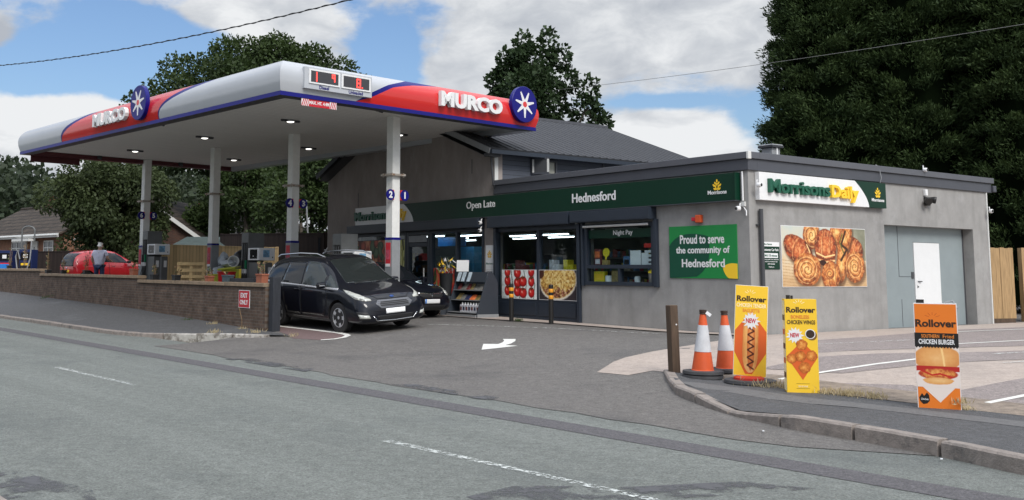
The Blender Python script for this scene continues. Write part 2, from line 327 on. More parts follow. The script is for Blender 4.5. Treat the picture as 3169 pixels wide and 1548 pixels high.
# open land to the horizon
gm=MB(); ss=[-1500,-400,-120,-60,-30,-10,0,10,20,30,40,50,65,80,110,160,300,700,2500]; ns=[-1500,-300,-60,-20,-2,2.1,9.3,10,11,12,13,14.5,16,20,30,50,90,200,700,2500]
vs=[]; 
for s in ss:
    for n in ns: vs.append((*sn(s,n),terr_sn(s,n)*(.35 if 9<n<13.5 else 1)-(.2 if 9<n<13.5 else .06)))
fs=[(i*len(ns)+j,i*len(ns)+j+1,(i+1)*len(ns)+j+1,(i+1)*len(ns)+j) for i in range(len(ss)-1) for j in range(len(ns)-1)]
struct(gm.add(vs,[f[::-1] for f in fs],m_land).build('ground'))
def strip(name,s0,s1,n0,n1,z,mat,ds=2.0,kind='structure'):
    k=max(1,int(abs(s1-s0)/ds)); vs=[];fs=[]
    for i in range(k+1):
        s=s0+(s1-s0)*i/k; vs+=[(*sn(s,n0),z),(*sn(s,n1),z)]
    fs=[(2*i,2*i+2,2*i+3,2*i+1) for i in range(k)]
    o=MB().add(vs,[f[::-1] if (s1-s0)*(n1-n0)<0 else f for f in fs],mat).build(name); o['kind']=kind
    me=o.data
    if me.polygons[0].normal.z<0: me.flip_normals()
    return o
strip('road',-60,220,1.9,9.75,0.0,m_road)
strip('trench_strip',-60,220,7.57,7.99,.004,m_strip)
ground_poly('centre_line',[sn(15.69,5.506),sn(13.6,5.55),sn(13.6,5.64),sn(15.69,5.60)],.005,m_dash,2,lambda x,y:0)
ground_poly('centre_line',[sn(16.72,5.487),sn(15.7,5.505),sn(15.7,5.60),sn(16.72,5.597)],.008,m_worn,2,lambda x,y:0)
ground_poly('centre_line',[sn(7.85,5.68),sn(4.7,5.76),sn(4.7,5.86),sn(7.85,5.79)],.005,m_dash,2,lambda x,y:0)
for a,b in ((-2,1.5),(23.5,29.5),(33,39)): ground_poly('centre_line',[sn(b,5.5),sn(a,5.55),sn(a,5.65),sn(b,5.6)],.005,m_dash,2,lambda x,y:0)
ground_poly('tar_patch',[(.35,7.35),(.75,7.75),(1.6,7.72),(2.5,7.95),(3.0,7.7),(1.9,7.35),(1.2,7.0),(.6,6.9)],.004,m_dark,.3,lambda x,y:0)
ground_poly('tar_patch',[sn(6.2,2.02),sn(8.6,2.02),sn(8.4,2.5),sn(7.4,2.75),sn(6.1,2.4)],.004,m_dark,.3,lambda x,y:0)
ground_poly('tar_patch',[sn(9.4,8.5),sn(11.6,8.55),sn(11.4,8.85),sn(9.6,8.8)],.009,m_dark,.3,lambda x,y:0)
ground_poly('tar_patch',[sn(13.8,8.5),sn(16.6,8.5),sn(16.4,8.95),sn(14.1,8.85)],.009,m_dark,.3,lambda x,y:0)
# forecourt
rng=random.Random(5)
edge=[sn(20.4,9.3)]+[sn(20.2-i*.55,8.68+rng.uniform(-.06,.06)-(.12 if i>12 else 0)) for i in range(28)]+[sn(4.2,9.3)]
ground_poly('forecourt',edge+[sn(4.2,12.2),sn(-2,12.2),sn(-2,40),sn(40,60),sn(70,60),sn(70,14.4),sn(48,wall_n(48)+.1),sn(21.6,wall_n(21.6)+.1),sn(21.3,11.5)],.006,m_fore,1.0)
# right-hand car park: concrete with asphalt bays and painted lines
cp=[(2.73,15.45),(3.18,16.45),(3.46,16.86),(4.02,17.39),(5.08,18.30),(6.55,20.20),(6.95,20.85)]
rb=[sn(s,n) for s,n in ((9.9,12.2),(7,11.9),(5,11.8),(-40,11.8))]
ground_poly('car_park',cp+[bw(9.6,-.02),bw(18,-.02),sn(-40,34)]+rb[::-1]+[(3.11,15.0)],.012,m_conc,1.0)
for pts in ([(7.0,18.7),(9.0,20.2),(12.2,23.0),(16.5,25.3),(18,20),(10.65,17.8),(8.21,16.9),(5.99,16.1)],[(5.0,14.9),(6.2,15.75),(9.3,16.4),(16,19.5),(17,16.0),(9.2,15.0),(5.9,14.1)],[(5.2,13.6),(6.3,12.95),(6.3,12.3),(5.6,12.1),(4.6,13.9)],[(6.15,11.55),(6.55,12.4),(9.5,13.9),(14,13.5),(12,6.5),(7.6,8.4),(6.45,10.7)]):
    ground_poly('parking_bay',pts,.017,m_pink,.8)
def gline(name,a,b,w_,mat,dz=.022):
    a,b=Vector(a),Vector(b); d=(b-a).normalized(); p=Vector((-d.y,d.x))*w_/2
    return ground_poly(name,[a-p,b-p,b+p,a+p],dz,mat,.8)
for a,b,mt in (((9.3,17.95),(11.6,19.3),m_white),((4.95,13.9),(7.45,15.1),m_white),((6.5,11.62),(9.4,13.0),m_white),((11.7,22.0),(14.2,23.4),m_white),((7.1,17.9),(10.6,19.9),m_worn),((9.0,15.9),(14,18.6),m_worn),((8.3,14.4),(11,15.8),m_worn)):
    gline('parking_line',a,b,.085,mt)
ground_poly('dirt_verge',[sn(9.4,12.25),sn(8.2,12.75),sn(6.8,12.55),sn(5.2,12.45),sn(3,12.3),sn(-6,12.2),sn(-6,11.8),sn(5,11.78),sn(7,11.88)],.02,m_dirt,.5)
# plinth strip along the shop front
ground_poly('shop_apron',[bw(-.02,-.1),bw(-.02,16.5),bw(-1.3,16.5),bw(-1.15,8),bw(-.75,5),bw(-.62,1.5),bw(-.5,-.2)],.03,m_conc,.8)
# red triangle with white edge, painted arrow
red=[(-3.47,25.3),(-2.45,24.0),(-1.82,23.2),(-1.60,22.68),(-1.66,22.22),(-2.11,21.97),(-2.76,22.55),(-3.04,23.5),(-3.29,24.1)]
ground_poly('red_hatched_area',red,.012,m_red,.4)
ground_poly('white_edge_line',[(-3.46,25.36),(-2.44,24.15),(-1.80,23.32),(-1.56,22.84),(-1.48,22.52),(-1.56,22.18),(-1.78,21.93),(-2.10,21.88),(-2.09,22.00),(-1.82,22.06),(-1.67,22.26),(-1.62,22.55),(-1.69,22.80),(-1.92,23.24),(-2.52,24.03),(-3.50,25.26)],.017,m_white,.4)
ground_poly('painted_arrow',[(1.29,19.86),(1.57,19.72),(1.67,19.95),(1.73,20.21),(1.73,20.54),(1.98,20.44),(1.94,20.1),(1.82,19.72),(1.69,19.51),(1.91,19.32),(1.56,19.14),(1.2,18.99)],.012,m_white,.4)
ground_poly('concrete_seam',[(.2,24.3),(.26,24.4),(3.3,23.1),(5.2,21.6),(5.12,21.52),(3.25,23.0)],.011,m_worn,.6)
# kerbs and pavements
def resample(pts,step):
    out=[];acc=0;pts=[Vector(p) for p in pts];out=[pts[0]]
    for a,b in zip(pts,pts[1:]):
        d=(b-a).length;t=step-acc
        while t<=d: out.append(a.lerp(b,t/d)); t+=step
        acc=d-(t-step)
    return out
m_kerbw=M('painted_kerb',(.42,.40,.37),.8,var=.2,scale=9,stain=((.16,.14,.12),5,.46,.12))
def kerb_run(outer,step,top,w_=.14,gap=.02):
    """separate kerb blocks along an (s,n) line; top(s,n) gives height"""
    mb=MB(); P=resample(outer,step/4)
    for i in range(0,len(P)-4,4):
        seg=P[i:i+5]; vs=[]
        jit=rng.uniform(-.006,.006)
        for j,p in enumerate(seg):
            q=seg[min(j+1,4)]-seg[max(j-1,0)]; q=q.normalized(); nr=Vector((-q.y,q.x))
            if nr.y<0: nr=-nr
            if nr.length==0: nr=Vector((0,1))
            pp=p+(q*gap if j==0 else (-q*gap if j==4 else Vector((0,0))))
            a=pp; b=pp+nr*w_; z=top(p.x,p.y)+jit
            for c,zz in ((a,-.1),(a,z-.02),(a+nr*.02,z),(b,z),(b,-.1)): vs.append((*sn(c.x,c.y),zz))
        fs=[(j*5+k,j*5+k+1,j*5+k+6,j*5+k+5) for j in range(4) for k in range(4)]+[(4,3,2,1,0),(20,21,22,23,24)]
        mb.add(vs,fs,m_kerbw if (7.8<P[i].y-1.6 and P[i].x>12 and P[i].x<22.9) else m_kerb)
    o=struct(mb.build('kerb')); bm=bmesh.new(); bm.from_mesh(o.data); bmesh.ops.recalc_face_normals(bm,faces=bm.faces); bm.to_mesh(o.data); bm.free(); return P
kL=[(-0,0)]; kL=[(120,9.45),(60,9.45),(30,9.42),(25.2,9.36),(24.1,9.42),(23.2,9.62),(22.6,9.95),(21.6,10.6),(20.7,11.2),(19.84,11.78)]
ktop=lambda s,n: terr_sn(s,n)*.9+.10-(.05*max(0,min(1,(21.2-s)/1.4)))
P=kerb_run(kL,.92,ktop)
pv=[];pf=[]
for p in P:
    s,n=p.x,p.y; bs=max(s,21.35)if s>22.5 else 21.35-(22.5-s)*.05; bn=wall_n(max(bs,21.3))+.02
    k0=n+.12
    for j in range(5):
        t=j/4; q=Vector((s,k0)).lerp(Vector((bs,max(bn,k0+.05))),t); z=ktop(s,n)-.004+(max(hwall(bs),ktop(s,n)-.003)-ktop(s,n))*t
        pv.append((*sn(q.x,q.y),z))
for i in range(len(P)-1):
    for j in range(4): pf.append((i*5+j,i*5+j+1,(i+1)*5+j+1,(i+1)*5+j))
o=struct(MB().add(pv,pf,m_pav).build('pavement'))
bm=bmesh.new(); bm.from_mesh(o.data)
for f in bm.faces:
    if f.normal.z<0: f.normal_flip()
bm.to_mesh(o.data); bm.free()
kR=[(9.75,12.25),(9.1,11.52),(8.36,10.75),(7.5,10.18),(6.8,9.80),(5.9,9.50),(5.0,9.36),(4.2,9.18),(3.5,8.92),(2,8.65),(0,8.5),(-10,8.3),(-40,8.3)]
krt=lambda s,n:.145+(.02 if s>9 else 0)-(.09*max(0,1-abs(s-6.9)/1.0) if s>5.9 else .0)
P=kerb_run(kR[::1],.92,krt)
def pavz(x,y):
    s,n=to_sn(x,y); t=min(1,max(0,(n-9.6)/2.2)) if s<8.4 else 0; k=krt(s,0)-.004; return k+(.112-k)*t
ground_poly('pavement',[sn(9.62,12.2)]+[sn(s+.02,n+.13) for s,n in kR[1:]]+[sn(-40,11.82),sn(5,11.8),sn(7,11.9)],0,m_pav,.6,pavz)
strip('pavement',-60,220,-30,1.86,.112,m_pav); strip('kerb',-60,220,1.86,2.0,.118,m_kerb)
ground_poly('pavement_patch',[sn(s,n) for s,n in ((9.0,11.45),(8.2,10.95),(6,10.85),(2,10.75),(-8,10.5),(-8,10.95),(2,11.2),(6,11.3),(8.4,11.5))],.003,M('worn_pavement_band',(.125,.123,.122),.85,var=.25,scale=9,detail=14,grain=(42,.3)),.5,pavz)
# concrete patch ring where pavement meets wall foot etc.
# ================================================================ brick boundary wall
m_brick=M_brick('dark_brown_brick',(.135,.092,.068),(.088,.062,.048),(.125,.105,.09),.225,.078,.010,var=.45)
m_cope=M('sandstone_coping',(.27,.20,.135),.9,var=.25,scale=5,bump=.3,bscale=50,stain=((.14,.11,.08),3,.58,.12))
def wpt(s): return Vector((*sn(s,wall_n(s)),0))
def wall_section(name,label,sa,sb,zt):
    a,b=wpt(sa),wpt(sb); L=(b-a).length; ang=math.atan2(b.y-a.y,b.x-a.x)
    r=thing(name,label,'wall',(a.x,a.y,0),ang); h0,h1=hwall(sa)-.25,hwall(sb)-.25
    # local +y is towards the road or away; thickness 0.22 behind the face line
    th=-.22; mb=MB(); mb.prism([(0,h0),(L,h1),(L,zt-.10),(0,zt-.10)],(0,0,0),(1,0,0),(0,0,1),(0,th,0),m_brick); mb.build('brickwork',r)
    c=MB(); k=int(L/.55); 
    for i in range(k): c.box(L*i/k+.002,L*(i+1)/k-.002,.05,th-.03,zt-.098,zt+rng.uniform(-.006,.006),m_cope)
    c.build('coping',r,bevel=.012); return r
wall_section('boundary_wall','brown brick wall section nearest the driveway with the red exit sign',21.5,30.0,1.29)
wall_section('boundary_wall','middle brown brick wall section in front of the red car',30.0,40.85,1.42)
wall_section('boundary_wall','far left brown brick wall section below the blue service machines',40.85,75,1.60)
# ================================================================ canopy
m_cwhite=M('canopy_white',(.44,.46,.49),.3,coat=.3,var=.03,scale=1.5)
m_cred=M('canopy_red',S(206,42,40),.25,coat=.5)
m_cblue=M('canopy_blue',S(18,18,112),.35,spec=.3)
m_csoff=M_planks('soffit_panels',(.74,.72,.68),'y',.2,.03,.6,.07)
m_dgrey=M('dark_trim',(.05,.052,.058),.5)
m_maroon=M('maroon_paint',(.09,.012,.018),.5)
m_col=M('column_white',(.76,.76,.73),.5,var=.06,scale=6,stain=((.42,.39,.34),4,.62,.15))
m_cgrey=M('column_grey',(.25,.26,.27),.5,var=.08,scale=6)
m_rust=M('rusty_plate',(.42,.38,.33),.7,var=.2,scale=14,stain=((.22,.11,.05),9,.52,.1))
m_lamp=M('lamp_glow',(1,.97,.9),.4,emit=2.5)
m_led=M('led_red',(1,.05,.04),.4,emit=2.2)
m_ledoff=M('led_screen',(.045,.045,.05),.35)
m_signw=M('sign_white',(.75,.75,.75),.4,var=.04,scale=20)
m_signred=M('sign_red',S(190,30,45),.4)
CB,CL=8.87,17.08; Z0,ZT=5.74,6.61
can=thing('petrol_canopy','white petrol station canopy with red and blue curved fascia on four columns','canopy',(CO[0]*CK,CO[1]*CK,1.6*(1-CK)),CA); can.scale=(CK,CK,CK)
def prof(t): return float(np.interp(t,[0,.12,.3,.5,.65,.8,.92,1],[.035,.065,.10,.11,.095,.04,-.04,-.12]))
ZF=5.845
def cface(mb,side,regions,rows=14):
    """regions: list of (material, right-boundary function of t); side: l(eft) r(ight) b(ack) e(nd)"""
    L={'l':CL,'e':CB,'r':CB,'b':CL}[side]
    def pt(a,t):
        o=prof(t); z=ZF+(ZT-ZF)*t
        # a runs 0..L along the side; corners mitred
        e=a+(-o if a<=0 else (o if a>=L else 0))
        return {'l':(-o,e,z),'r':(e,-o,z),'b':(CB+o,e,z),'e':(e,CL+o,z)}[side]
    for i in range(rows):
        t0,t1=i/rows,(i+1)/rows; p0,p1=0.,0.
        for mat,f in regions:
            q0,q1=(f(t0),f(t1)) if f else (L,L)
            if max(q0-p0,q1-p1)>1e-4:
                vs=[pt(p0,t0),pt(q0,t0),pt(q1,t1),pt(p1,t1)]
                mb.add(vs,[(0,1,2,3) if side in 'rb' else (3,2,1,0)],mat)
            p0,p1=q0,q1
I=np.interp
f1=MB(); cface(f1,'l',[(m_cwhite,lambda t:6.15-2.9*t**2.7),(m_cblue,lambda t:6.2-1.72*t**2.6),(m_cred,lambda t:13.2-2.6*t**2.2),(m_cblue,lambda t:13.24-1.9*t**2.8),(m_cwhite,None)]); f1.build('fascia',can,smooth=30,weld=True)
f2=MB(); cface(f2,'r',[(m_cwhite,lambda t:float(I(t,[0,.34,.7,1],[2.21,2.64,3.2,3.97]))),(m_cblue,lambda t:float(I(t,[0,.18,.66,.85,1],[2.21,2.64,3.4,4.1,5.12]))),(m_cred,None)]); f2.build('fascia',can,smooth=30,weld=True)
f3=MB(); cface(f3,'b',[(m_cred,lambda t:1.5),(m_cwhite,None)]); cface(f3,'e',[(m_cwhite,None)]); f3.build('fascia',can,smooth=30,weld=True)
tr=MB()
for z0,z1,o0,o1 in ((Z0,Z0+.103,.05,.045),):
    c0=[(-o0,-o0),(CB+o0,-o0),(CB+o0,CL+o0),(-o0,CL+o0)]; c1=[(-o1,-o1),(CB+o1,-o1),(CB+o1,CL+o1),(-o1,CL+o1)]; ci=[(.3,.3),(CB-.3,.3),(CB-.3,CL-.3),(.3,CL-.3)]
    vs=[(*p,z0) for p in c0]+[(*p,z1) for p in c1]+[(*p,z0) for p in ci]+[(*p,5.9) for p in ci]
    for k in range(4):
        j=(k+1)%4; tr.add(vs,[(k,j,4+j,4+k)],m_cblue if k in(0,3) else m_maroon); tr.add(vs,[(k,8+k,8+j,j)],(m_dgrey,m_cwhite,m_maroon,m_dgrey)[k]); tr.add(vs,[(8+k,12+k,12+j,8+j)],(m_dgrey,m_cwhite,m_maroon,m_dgrey)[k])
tr.build('blue_trim',can)
MB().add([(.3,.3,5.895),(CB-.3,.3,5.895),(CB-.3,CL-.3,5.895),(.3,CL-.3,5.895)],[(3,2,1,0)],m_csoff).build('soffit',can)
MB().box(.15,CB-.15,.15,CL-.15,6.40,6.52,m_dgrey).build('roof_deck',can)
for x in (2.96,7.05):
    for y in (4.0,8.95,14.0):
        l=MB(); l.box(x-.3,x+.3,y-.05,y+.05,5.84,5.893,m_dgrey); l.lathe([(.125,5.84),(.14,5.86),(.14,5.893)],m_cgrey,16,Matrix.Translation((x,y,0))); f=l.build('ceiling_light',can)
        MB().lathe([(0,5.815),(.07,5.82),(.11,5.838)],m_lamp,16,Matrix.Translation((x,y,0))).build('lamp_lens',f)
for x,y in ((3.4,.5),(.35,6.8),(6.2,16.7),(2.8,16.7)):
    MB().box(x-.07,x+.07,y-.05,y+.05,5.78,5.89,m_dgrey).tube([(x,y,5.8),(x+.02,y-.12,5.76)],.035,m_dgrey).build('camera_housing',can)
# columns
def column(y,nums):
    x=4.77; b=thing_part=MB(); hw=.135
    b.box(x-hw,x+hw,y-hw,y+hw,2.52,5.894,m_col); c=b.build('column',can,bevel=.006)
    k=MB(); k.box(x-.25,x+.25,y-.25,y+.25,4.255,4.28,m_rust); k.box(x-.25,x+.25,y-.25,y+.25,4.225,4.252,m_rust)
    for i in(-1,1):
        for j in(-1,1): k.lathe([(.018,4.19),(.018,4.30)],m_rust,6,Matrix.Translation((x+i*.2,y+j*.2,0)))
    k.build('collar',c)
    g=MB(); g.box(x-hw-.012,x+hw+.012,y-hw-.012,y+hw+.012,.15,2.455,m_cgrey); g.box(x-hw-.016,x+hw+.016,y-hw-.016,y+hw+.016,2.455,2.52,m_cblue); g.build('base_cladding',c)
    p=MB(); p.box(x-hw-.022,x-hw-.013,y-.09,y+.11,1.72,2.38,m_signred); p.box(x-hw-.025,x-hw-.0225,y-.07,y+.09,1.92,2.18,M('pa',S(180,70,90),.5,var=.5,scale=14)); p.box(x-hw-.025,x-hw-.0225,y-.09,y+.11,1.72,1.80,m_signw); p.build('notice_strip',c)
    for n,sx in zip(nums,(-1,1)):
        q=MB(); xa=x+sx*(hw+.12); q.box(x+sx*(hw-.02),xa+sx*.06,y-hw-.05,y-hw-.03,3.555,3.83,m_cred if 1 else 0)
        q.lathe([(.15,0),(.15,.02),(0,.02)],m_cblue,24,Matrix.Translation((xa,y-hw-.051,3.69))@Matrix.Rotation(math.pi/2,4,'X'))
        q.text(n,(xa,y-hw-.073,3.60),(1,0,0),(0,0,1),.26,m_signw,.003,.045,'c',height=.19); q.build('number_sign',c)
for y,n in ((1.54,('2','1')),(6.47,('4','3')),(11.39,()),(16.74,('6','5'))): column(y,n)
# price display
d=MB(); d.box(.56,2.63,-.16,-.06,5.965,6.50,m_cwhite)
d=d.build('price_display',can,bevel=.008)
for x0,x1,lab in ((.68,1.60,'Diesel'),(1.66,2.57,'Unleaded')):
    s=MB(); s.box(x0,x1,-.185,-.161,6.10,6.455,m_signw); s.box(x0+.05,x1-.05,-.19,-.1855,6.14,6.415,m_ledoff)
    def seg(cx,cz,h,segs,w_=None):
        w_=w_ or h*.5; t=.028
        Sg={'a':(-w_/2,w_/2,h/2-t,h/2),'g':(-w_/2,w_/2,-t/2,t/2),'d':(-w_/2,w_/2,-h/2,-h/2+t),'f':(-w_/2,-w_/2+t,0,h/2),'b':(w_/2-t,w_/2,0,h/2),'e':(-w_/2,-w_/2+t,-h/2,0),'c':(w_/2-t,w_/2,-h/2,0)}
        for ch in segs: q=Sg[ch]; s.box(cx+q[0],cx+q[1],-.194-.0005*'abcdefg'.index(ch),-.1905,cz+q[2],cz+q[3],m_led)
    if lab=='Diesel': seg(x0+.17,6.275,.235,'bc'); seg(x0+.72,6.30,.19,'abcfg')
    else: seg(x0+.52,6.275,.23,'abcdefg',.13); s.box(x0+.62,x0+.65,-.195,-.1905,6.16,6.19,m_led)
    s.text(lab,((x0+x1)/2,-.163,5.99),(1,0,0),(0,0,1),.1,m_cblue,.003,.012,'c',height=.085); s.build('screen',d)
h=MB(); h.box(.57,1.62,-.03,-.015,5.56,5.735,m_signred); 
for a,b in ((.57,.78),(1.41,1.62)):
    h.box(a,b,-.034,-.0305,5.56,5.735,m_signw)
    for k in range(4): q=a+k*.052; h.prism([(q,5.562),(q+.026,5.562),(min(q+.08,b),5.733),(min(q+.054,b),5.733)],(0,-.0365,0),(1,0,0),(0,0,1),(0,-.002,0),m_signred)
h.text('MAX. HT. 4.4M',(1.095,-.0305,5.615),(1,0,0),(0,0,1),.1,m_signw,.002,.03,'c',width=.59,height=.085); h.build('height_sign',can)
MB().box(.35,2.2,CL+.05,CL+.02,5.52,5.74,m_maroon).build('height_sign',can)
# letters and roundels
def letters(o,e1,width,hgt):
    t=MB(); t.text('MURCO',o,e1,(0,0,1),.5,m_signw,.06,.045,'l',width=width,height=hgt); return t.build('lettering',can)
letters((4.96,-.115,6.03),(1,0,0),2.36,.42); letters((-.115,10.33,6.02),(0,-1,0),2.36,.40)
def roundel(c,e1,r):
    e1=Vector(e1); nn=e1.cross(Vector((0,0,1))); mx=Matrix((( e1.x,0,nn.x,c[0]),(e1.y,0,nn.y,c[1]),(0,1,0,c[2]),(0,0,0,1)))
    b=MB().lathe([(r,0),(r,.11),(r-.012,.122),(0,.122)],m_cblue,48,mx).build('roundel',can,smooth=40)
    pts=[]
    for k in range(14):
        a=math.pi/2+math.pi/7*k+math.pi/7; R=r*(.74 if k%2==0 else .24)
        pts.append((R*math.cos(a),R*math.sin(a)))
    q=[]
    for k in range(14):
        if k%2==0:
            x,y=pts[k]; L=math.hypot(x,y); px,py=-y/L*.022,x/L*.022; q+=[(x-px,y-py),(x+px,y+py)]
        else: q.append(pts[k])
    o=Vector(c)+nn*.123; s=MB().prism(q,o,e1,(0,0,1),nn*.006,m_signw); o2=o+nn*.0065
    s.prism([(.085*r/.53*math.cos(a*math.pi/9),.085*r/.53*math.sin(a*math.pi/9)) for a in range(18)],o2,e1,(0,0,1),nn*.004,m_cred); s.build('star',b)
roundel((8.25,-.10,6.44),(1,0,0),.53); roundel((-.10,7.17,6.42),(0,-1,0),.51)
# ================================================================ shop buildings
m_rend=M('grey_render',(.29,.284,.275),.9,var=.14,scale=1.6,bump=.25,bscale=45,spec=.25,stain=((.36,.355,.35),.9,.54,.2),streak=(.86,.5,.2,0,(.35,.35,2.2)))
m_rendd=M('brown_grey_render',(.30,.265,.247),.9,var=.2,scale=1.3,bump=.25,bscale=45,spec=.25,aniso=(1,1,.45),stain=((.40,.37,.35),1.0,.54,.2))
m_navy=M('navy_paint',(.020,.028,.042),.45,var=.08,scale=3)
m_slate=M('slate_grey_metal',(.062,.066,.080),.45,var=.06,scale=2)
m_slate2=M('slate_grey_cap',(.088,.092,.106),.4,var=.06,scale=2)
m_clad=M_planks('slate_boarding',(.085,.095,.118),'z',.14,.08,.6,.09)
m_roofm=M('roof_sheet',(.046,.048,.054),.65,var=.08,scale=2,spec=.3)
m_pvc=M('white_upvc',(.62,.62,.60),.35)
m_glass=M_glass('window_glass')
m_inner=M('shop_interior',(.11,.115,.125),.8)
m_innfl=M('shop_floor_tiles',(.12,.12,.12),.5)
m_door=M('green_grey_steel',(.235,.275,.285),.5,var=.06,scale=2)
m_dwhite=M('white_door',(.72,.73,.73),.4,var=.03,scale=4)
m_green=M('sign_green',S(0,46,30),.42,var=.05,scale=1,spec=.3)
m_yel=M('sign_yellow',S(246,201,45),.4)
m_lgreen=M('letter_green',S(10,84,62),.45)
m_tube=M('tube_light',(.85,.95,1),.4,emit=6)
shop=thing('shop_building','flat roofed grey rendered convenience shop with navy shopfront windows','building',(BO[0],BO[1],0),BA)
gab=thing('gabled_building','taller gabled building with brown grey render and corrugated grey roof beside the shop','building',(BO[0],BO[1],0),BA)
W=MB()
W.box(0,.3,0,2.6,-.2,3.76,m_rend).box(0,.3,4.95,5.12,-.2,3.76,m_rend).box(0,.3,2.6,4.95,-.2,1.30,m_rend).box(0,.3,2.6,4.95,2.78,3.76,m_rend).box(0,.3,5.12,8.58,2.78,3.76,m_rend)
W.box(.3,4.93,0,.3,-.2,3.76,m_rend).box(8.94,9.65,0,.3,-.2,3.76,m_rend).box(4.93,8.94,0,.3,2.77,3.76,m_rend).box(9.35,9.65,.3,8.6,-.2,3.76,m_rend).box(.3,9.35,8.3,8.58,2.95,3.76,m_rend)
W.build('wall',shop)
T=MB(); T.box(-.05,.25,-.05,8.57,3.762,4.0,m_slate).box(.25,9.9,-.05,.25,3.762,4.0,m_slate).box(9.65,9.9,.25,8.57,3.762,4.0,m_slate)
T.box(-.10,.28,-.10,8.57,4.003,4.145,m_slate2).box(.28,9.96,-.10,.28,4.003,4.145,m_slate2).box(9.66,9.96,.28,8.57,4.003,4.145,m_slate2)
T.box(-.104,.002,-.104,-.05,3.99,4.15,m_pvc)
T.build('roof_fascia',shop,bevel=.008)
MB().box(.25,9.65,.25,8.57,3.9,4.04,m_slate).build('roof',shop)
# interior of the trading room
Rm=MB(); Rm.box(8.0,8.05,.31,16.5,.2,3.0,m_inner).box(.31,8.0,16.5,16.55,.2,3.0,m_inner).box(.31,8.0,.31,.34,.2,3.0,m_inner).box(.31,8.05,.34,16.5,2.95,3.0,m_inner); Rm.build('interior_lining',shop)
MB().box(.31,8.0,.34,16.5,.2,.33,m_innfl).build('interior_floor',shop)
# bay window: frame, two panes, navy stall riser
def frame(par,name,u0,u1,z0,z1,t,x0,x1,mat=None,mull=(),rails=()):
    mat=mat or m_navy; f=MB(); f.box(x0,x1,u0,u0+t,z0,z1,mat).box(x0,x1,u1-t,u1,z0,z1,mat).box(x0,x1,u0+t,u1-t,z0,z0+t,mat).box(x0,x1,u0+t,u1-t,z1-t,z1,mat)
    for m_ in mull: f.box(x0+.003,x1-.003,m_-t/2,m_+t/2,z0+t,z1-t,mat)
    for a,b,z in rails: f.box(x0+.006,x1-.006,a,b,z-t/2,z+t/2,mat)
    return f.build(name,par,bevel=.005)
wf=frame(shop,'window',5.13,8.57,.84,2.80,.11,-.02,.12,mull=(6.72,))
for a,b in ((5.24,6.665),(6.775,8.46)): MB().box(.05,.056,a,b,.95,2.69,m_glass).build('pane',wf)
r=MB(); r.box(-.03,.2,5.13,8.57,.2,.838,m_navy); 
for a,b in ((5.25,6.66),(6.78,8.45)): r.box(-.045,-.031,a,b,.46,.80,m_navy)
r.box(-.06,-.031,5.13,8.57,.28,.42,m_navy); r.build('stall_riser',shop,bevel=.006)
nf=frame(shop,'night_pay_window',2.62,4.93,1.29,2.77,.09,-.05,.10,rails=((2.71,4.84,1.74),))
MB().box(.03,.036,2.71,4.84,1.38,2.68,m_glass).build('pane',nf)
MB().box(-.048,.098,3.72,3.78,1.382,1.692,m_navy).build('mullion',nf)
hd=MB(); hd.box(.01,.026,2.75,4.82,2.43,2.64,m_green); hd.text('Night Pay',(.009,3.97,2.465),(0,-1,0),(0,0,1),.16,m_signw,.002,.015,'l',width=.64,height=.15); hd.build('header_strip',nf)
def shutter(par,u0,u1,z0,z1,depth=.26):
    s=MB(); s.box(-depth,-.004,u0,u1,z0,z1,m_navy); s.box(-depth-.006,-depth,u0+.03,u1-.03,z0+.02,z1-.03,m_navy); return s.build('shutter_box',par,bevel=.012)
shutter(shop,2.56,5.22,2.83,3.105); shutter(shop,5.30,8.60,2.81,3.11)
MB().box(-.10,-.006,2.50,2.60,1.27,2.83,m_navy).build('shutter_guide',shop,bevel=.006); MB().box(-.10,-.006,4.94,5.0,1.27,2.83,m_navy).build('shutter_guide',shop,bevel=.006)
MB().tube([(-.14,2.72,2.72),(-.14,4.86,2.72)],.028,m_pvc).build('shutter_rail',shop)
MB().box(-.1,-.024,5.06,5.16,.3,2.81,m_navy).build('shutter_guide',shop,bevel=.006); MB().box(-.1,-.024,8.42,8.52,.3,2.81,m_navy).build('shutter_guide',shop,bevel=.006)
# big recessed door of side B
B=MB(); B.box(4.93,6.545,.25,.28,.33,2.77,m_door).box(7.735,8.85,.252,.28,.33,2.77,m_door).box(6.545,7.735,.251,.28,2.395,2.77,m_door)
for v in (5.88,): B.box(v,v+.008,.243,.251,1.55,2.77,m_slate)
B.box(5.88,6.5,.243,.251,1.545,1.553,m_slate).box(5.95,5.958,.243,.251,.35,1.0,m_slate).box(8.85,8.94,.26,.3,.33,2.77,m_dgrey).box(6.42,6.52,.235,.2495,1.50,1.66,m_dgrey)
B.build('steel_door_panel',shop)
wd=MB().box(6.56,7.72,.235,.275,.40,2.385,m_dwhite).build('white_door',shop,bevel=.006)
MB().box(6.62,6.67,.222,.2345,1.33,1.48,m_signw).tube([(6.645,.21,1.43),(6.80,.20,1.43)],.013,m_dgrey).lathe([(.02,0),(.02,.015),(0,.015)],m_dgrey,10,Matrix.Translation((6.645,.222,1.30))@Matrix.Rotation(math.pi/2,4,'X')).build('handle',wd)
dp=MB(); dp.tube([(.30,-.07,.34),(.30,-.07,2.95)],.045,m_dgrey,12)
for z in (1.0,2.6): dp.box(.20,.36,-.05,-.001,z,z+.03,m_dgrey)
dp.build('downpipe',shop)
ep=MB(); ep.box(9.655,9.70,-.03,.02,.33,3.76,m_pvc); ep.build('corner_trim',shop)
gt=MB(); gt.box(9.92,10.08,-.1,.2,3.78,3.95,m_slate); gt.build('gutter_end',shop,bevel=.02)
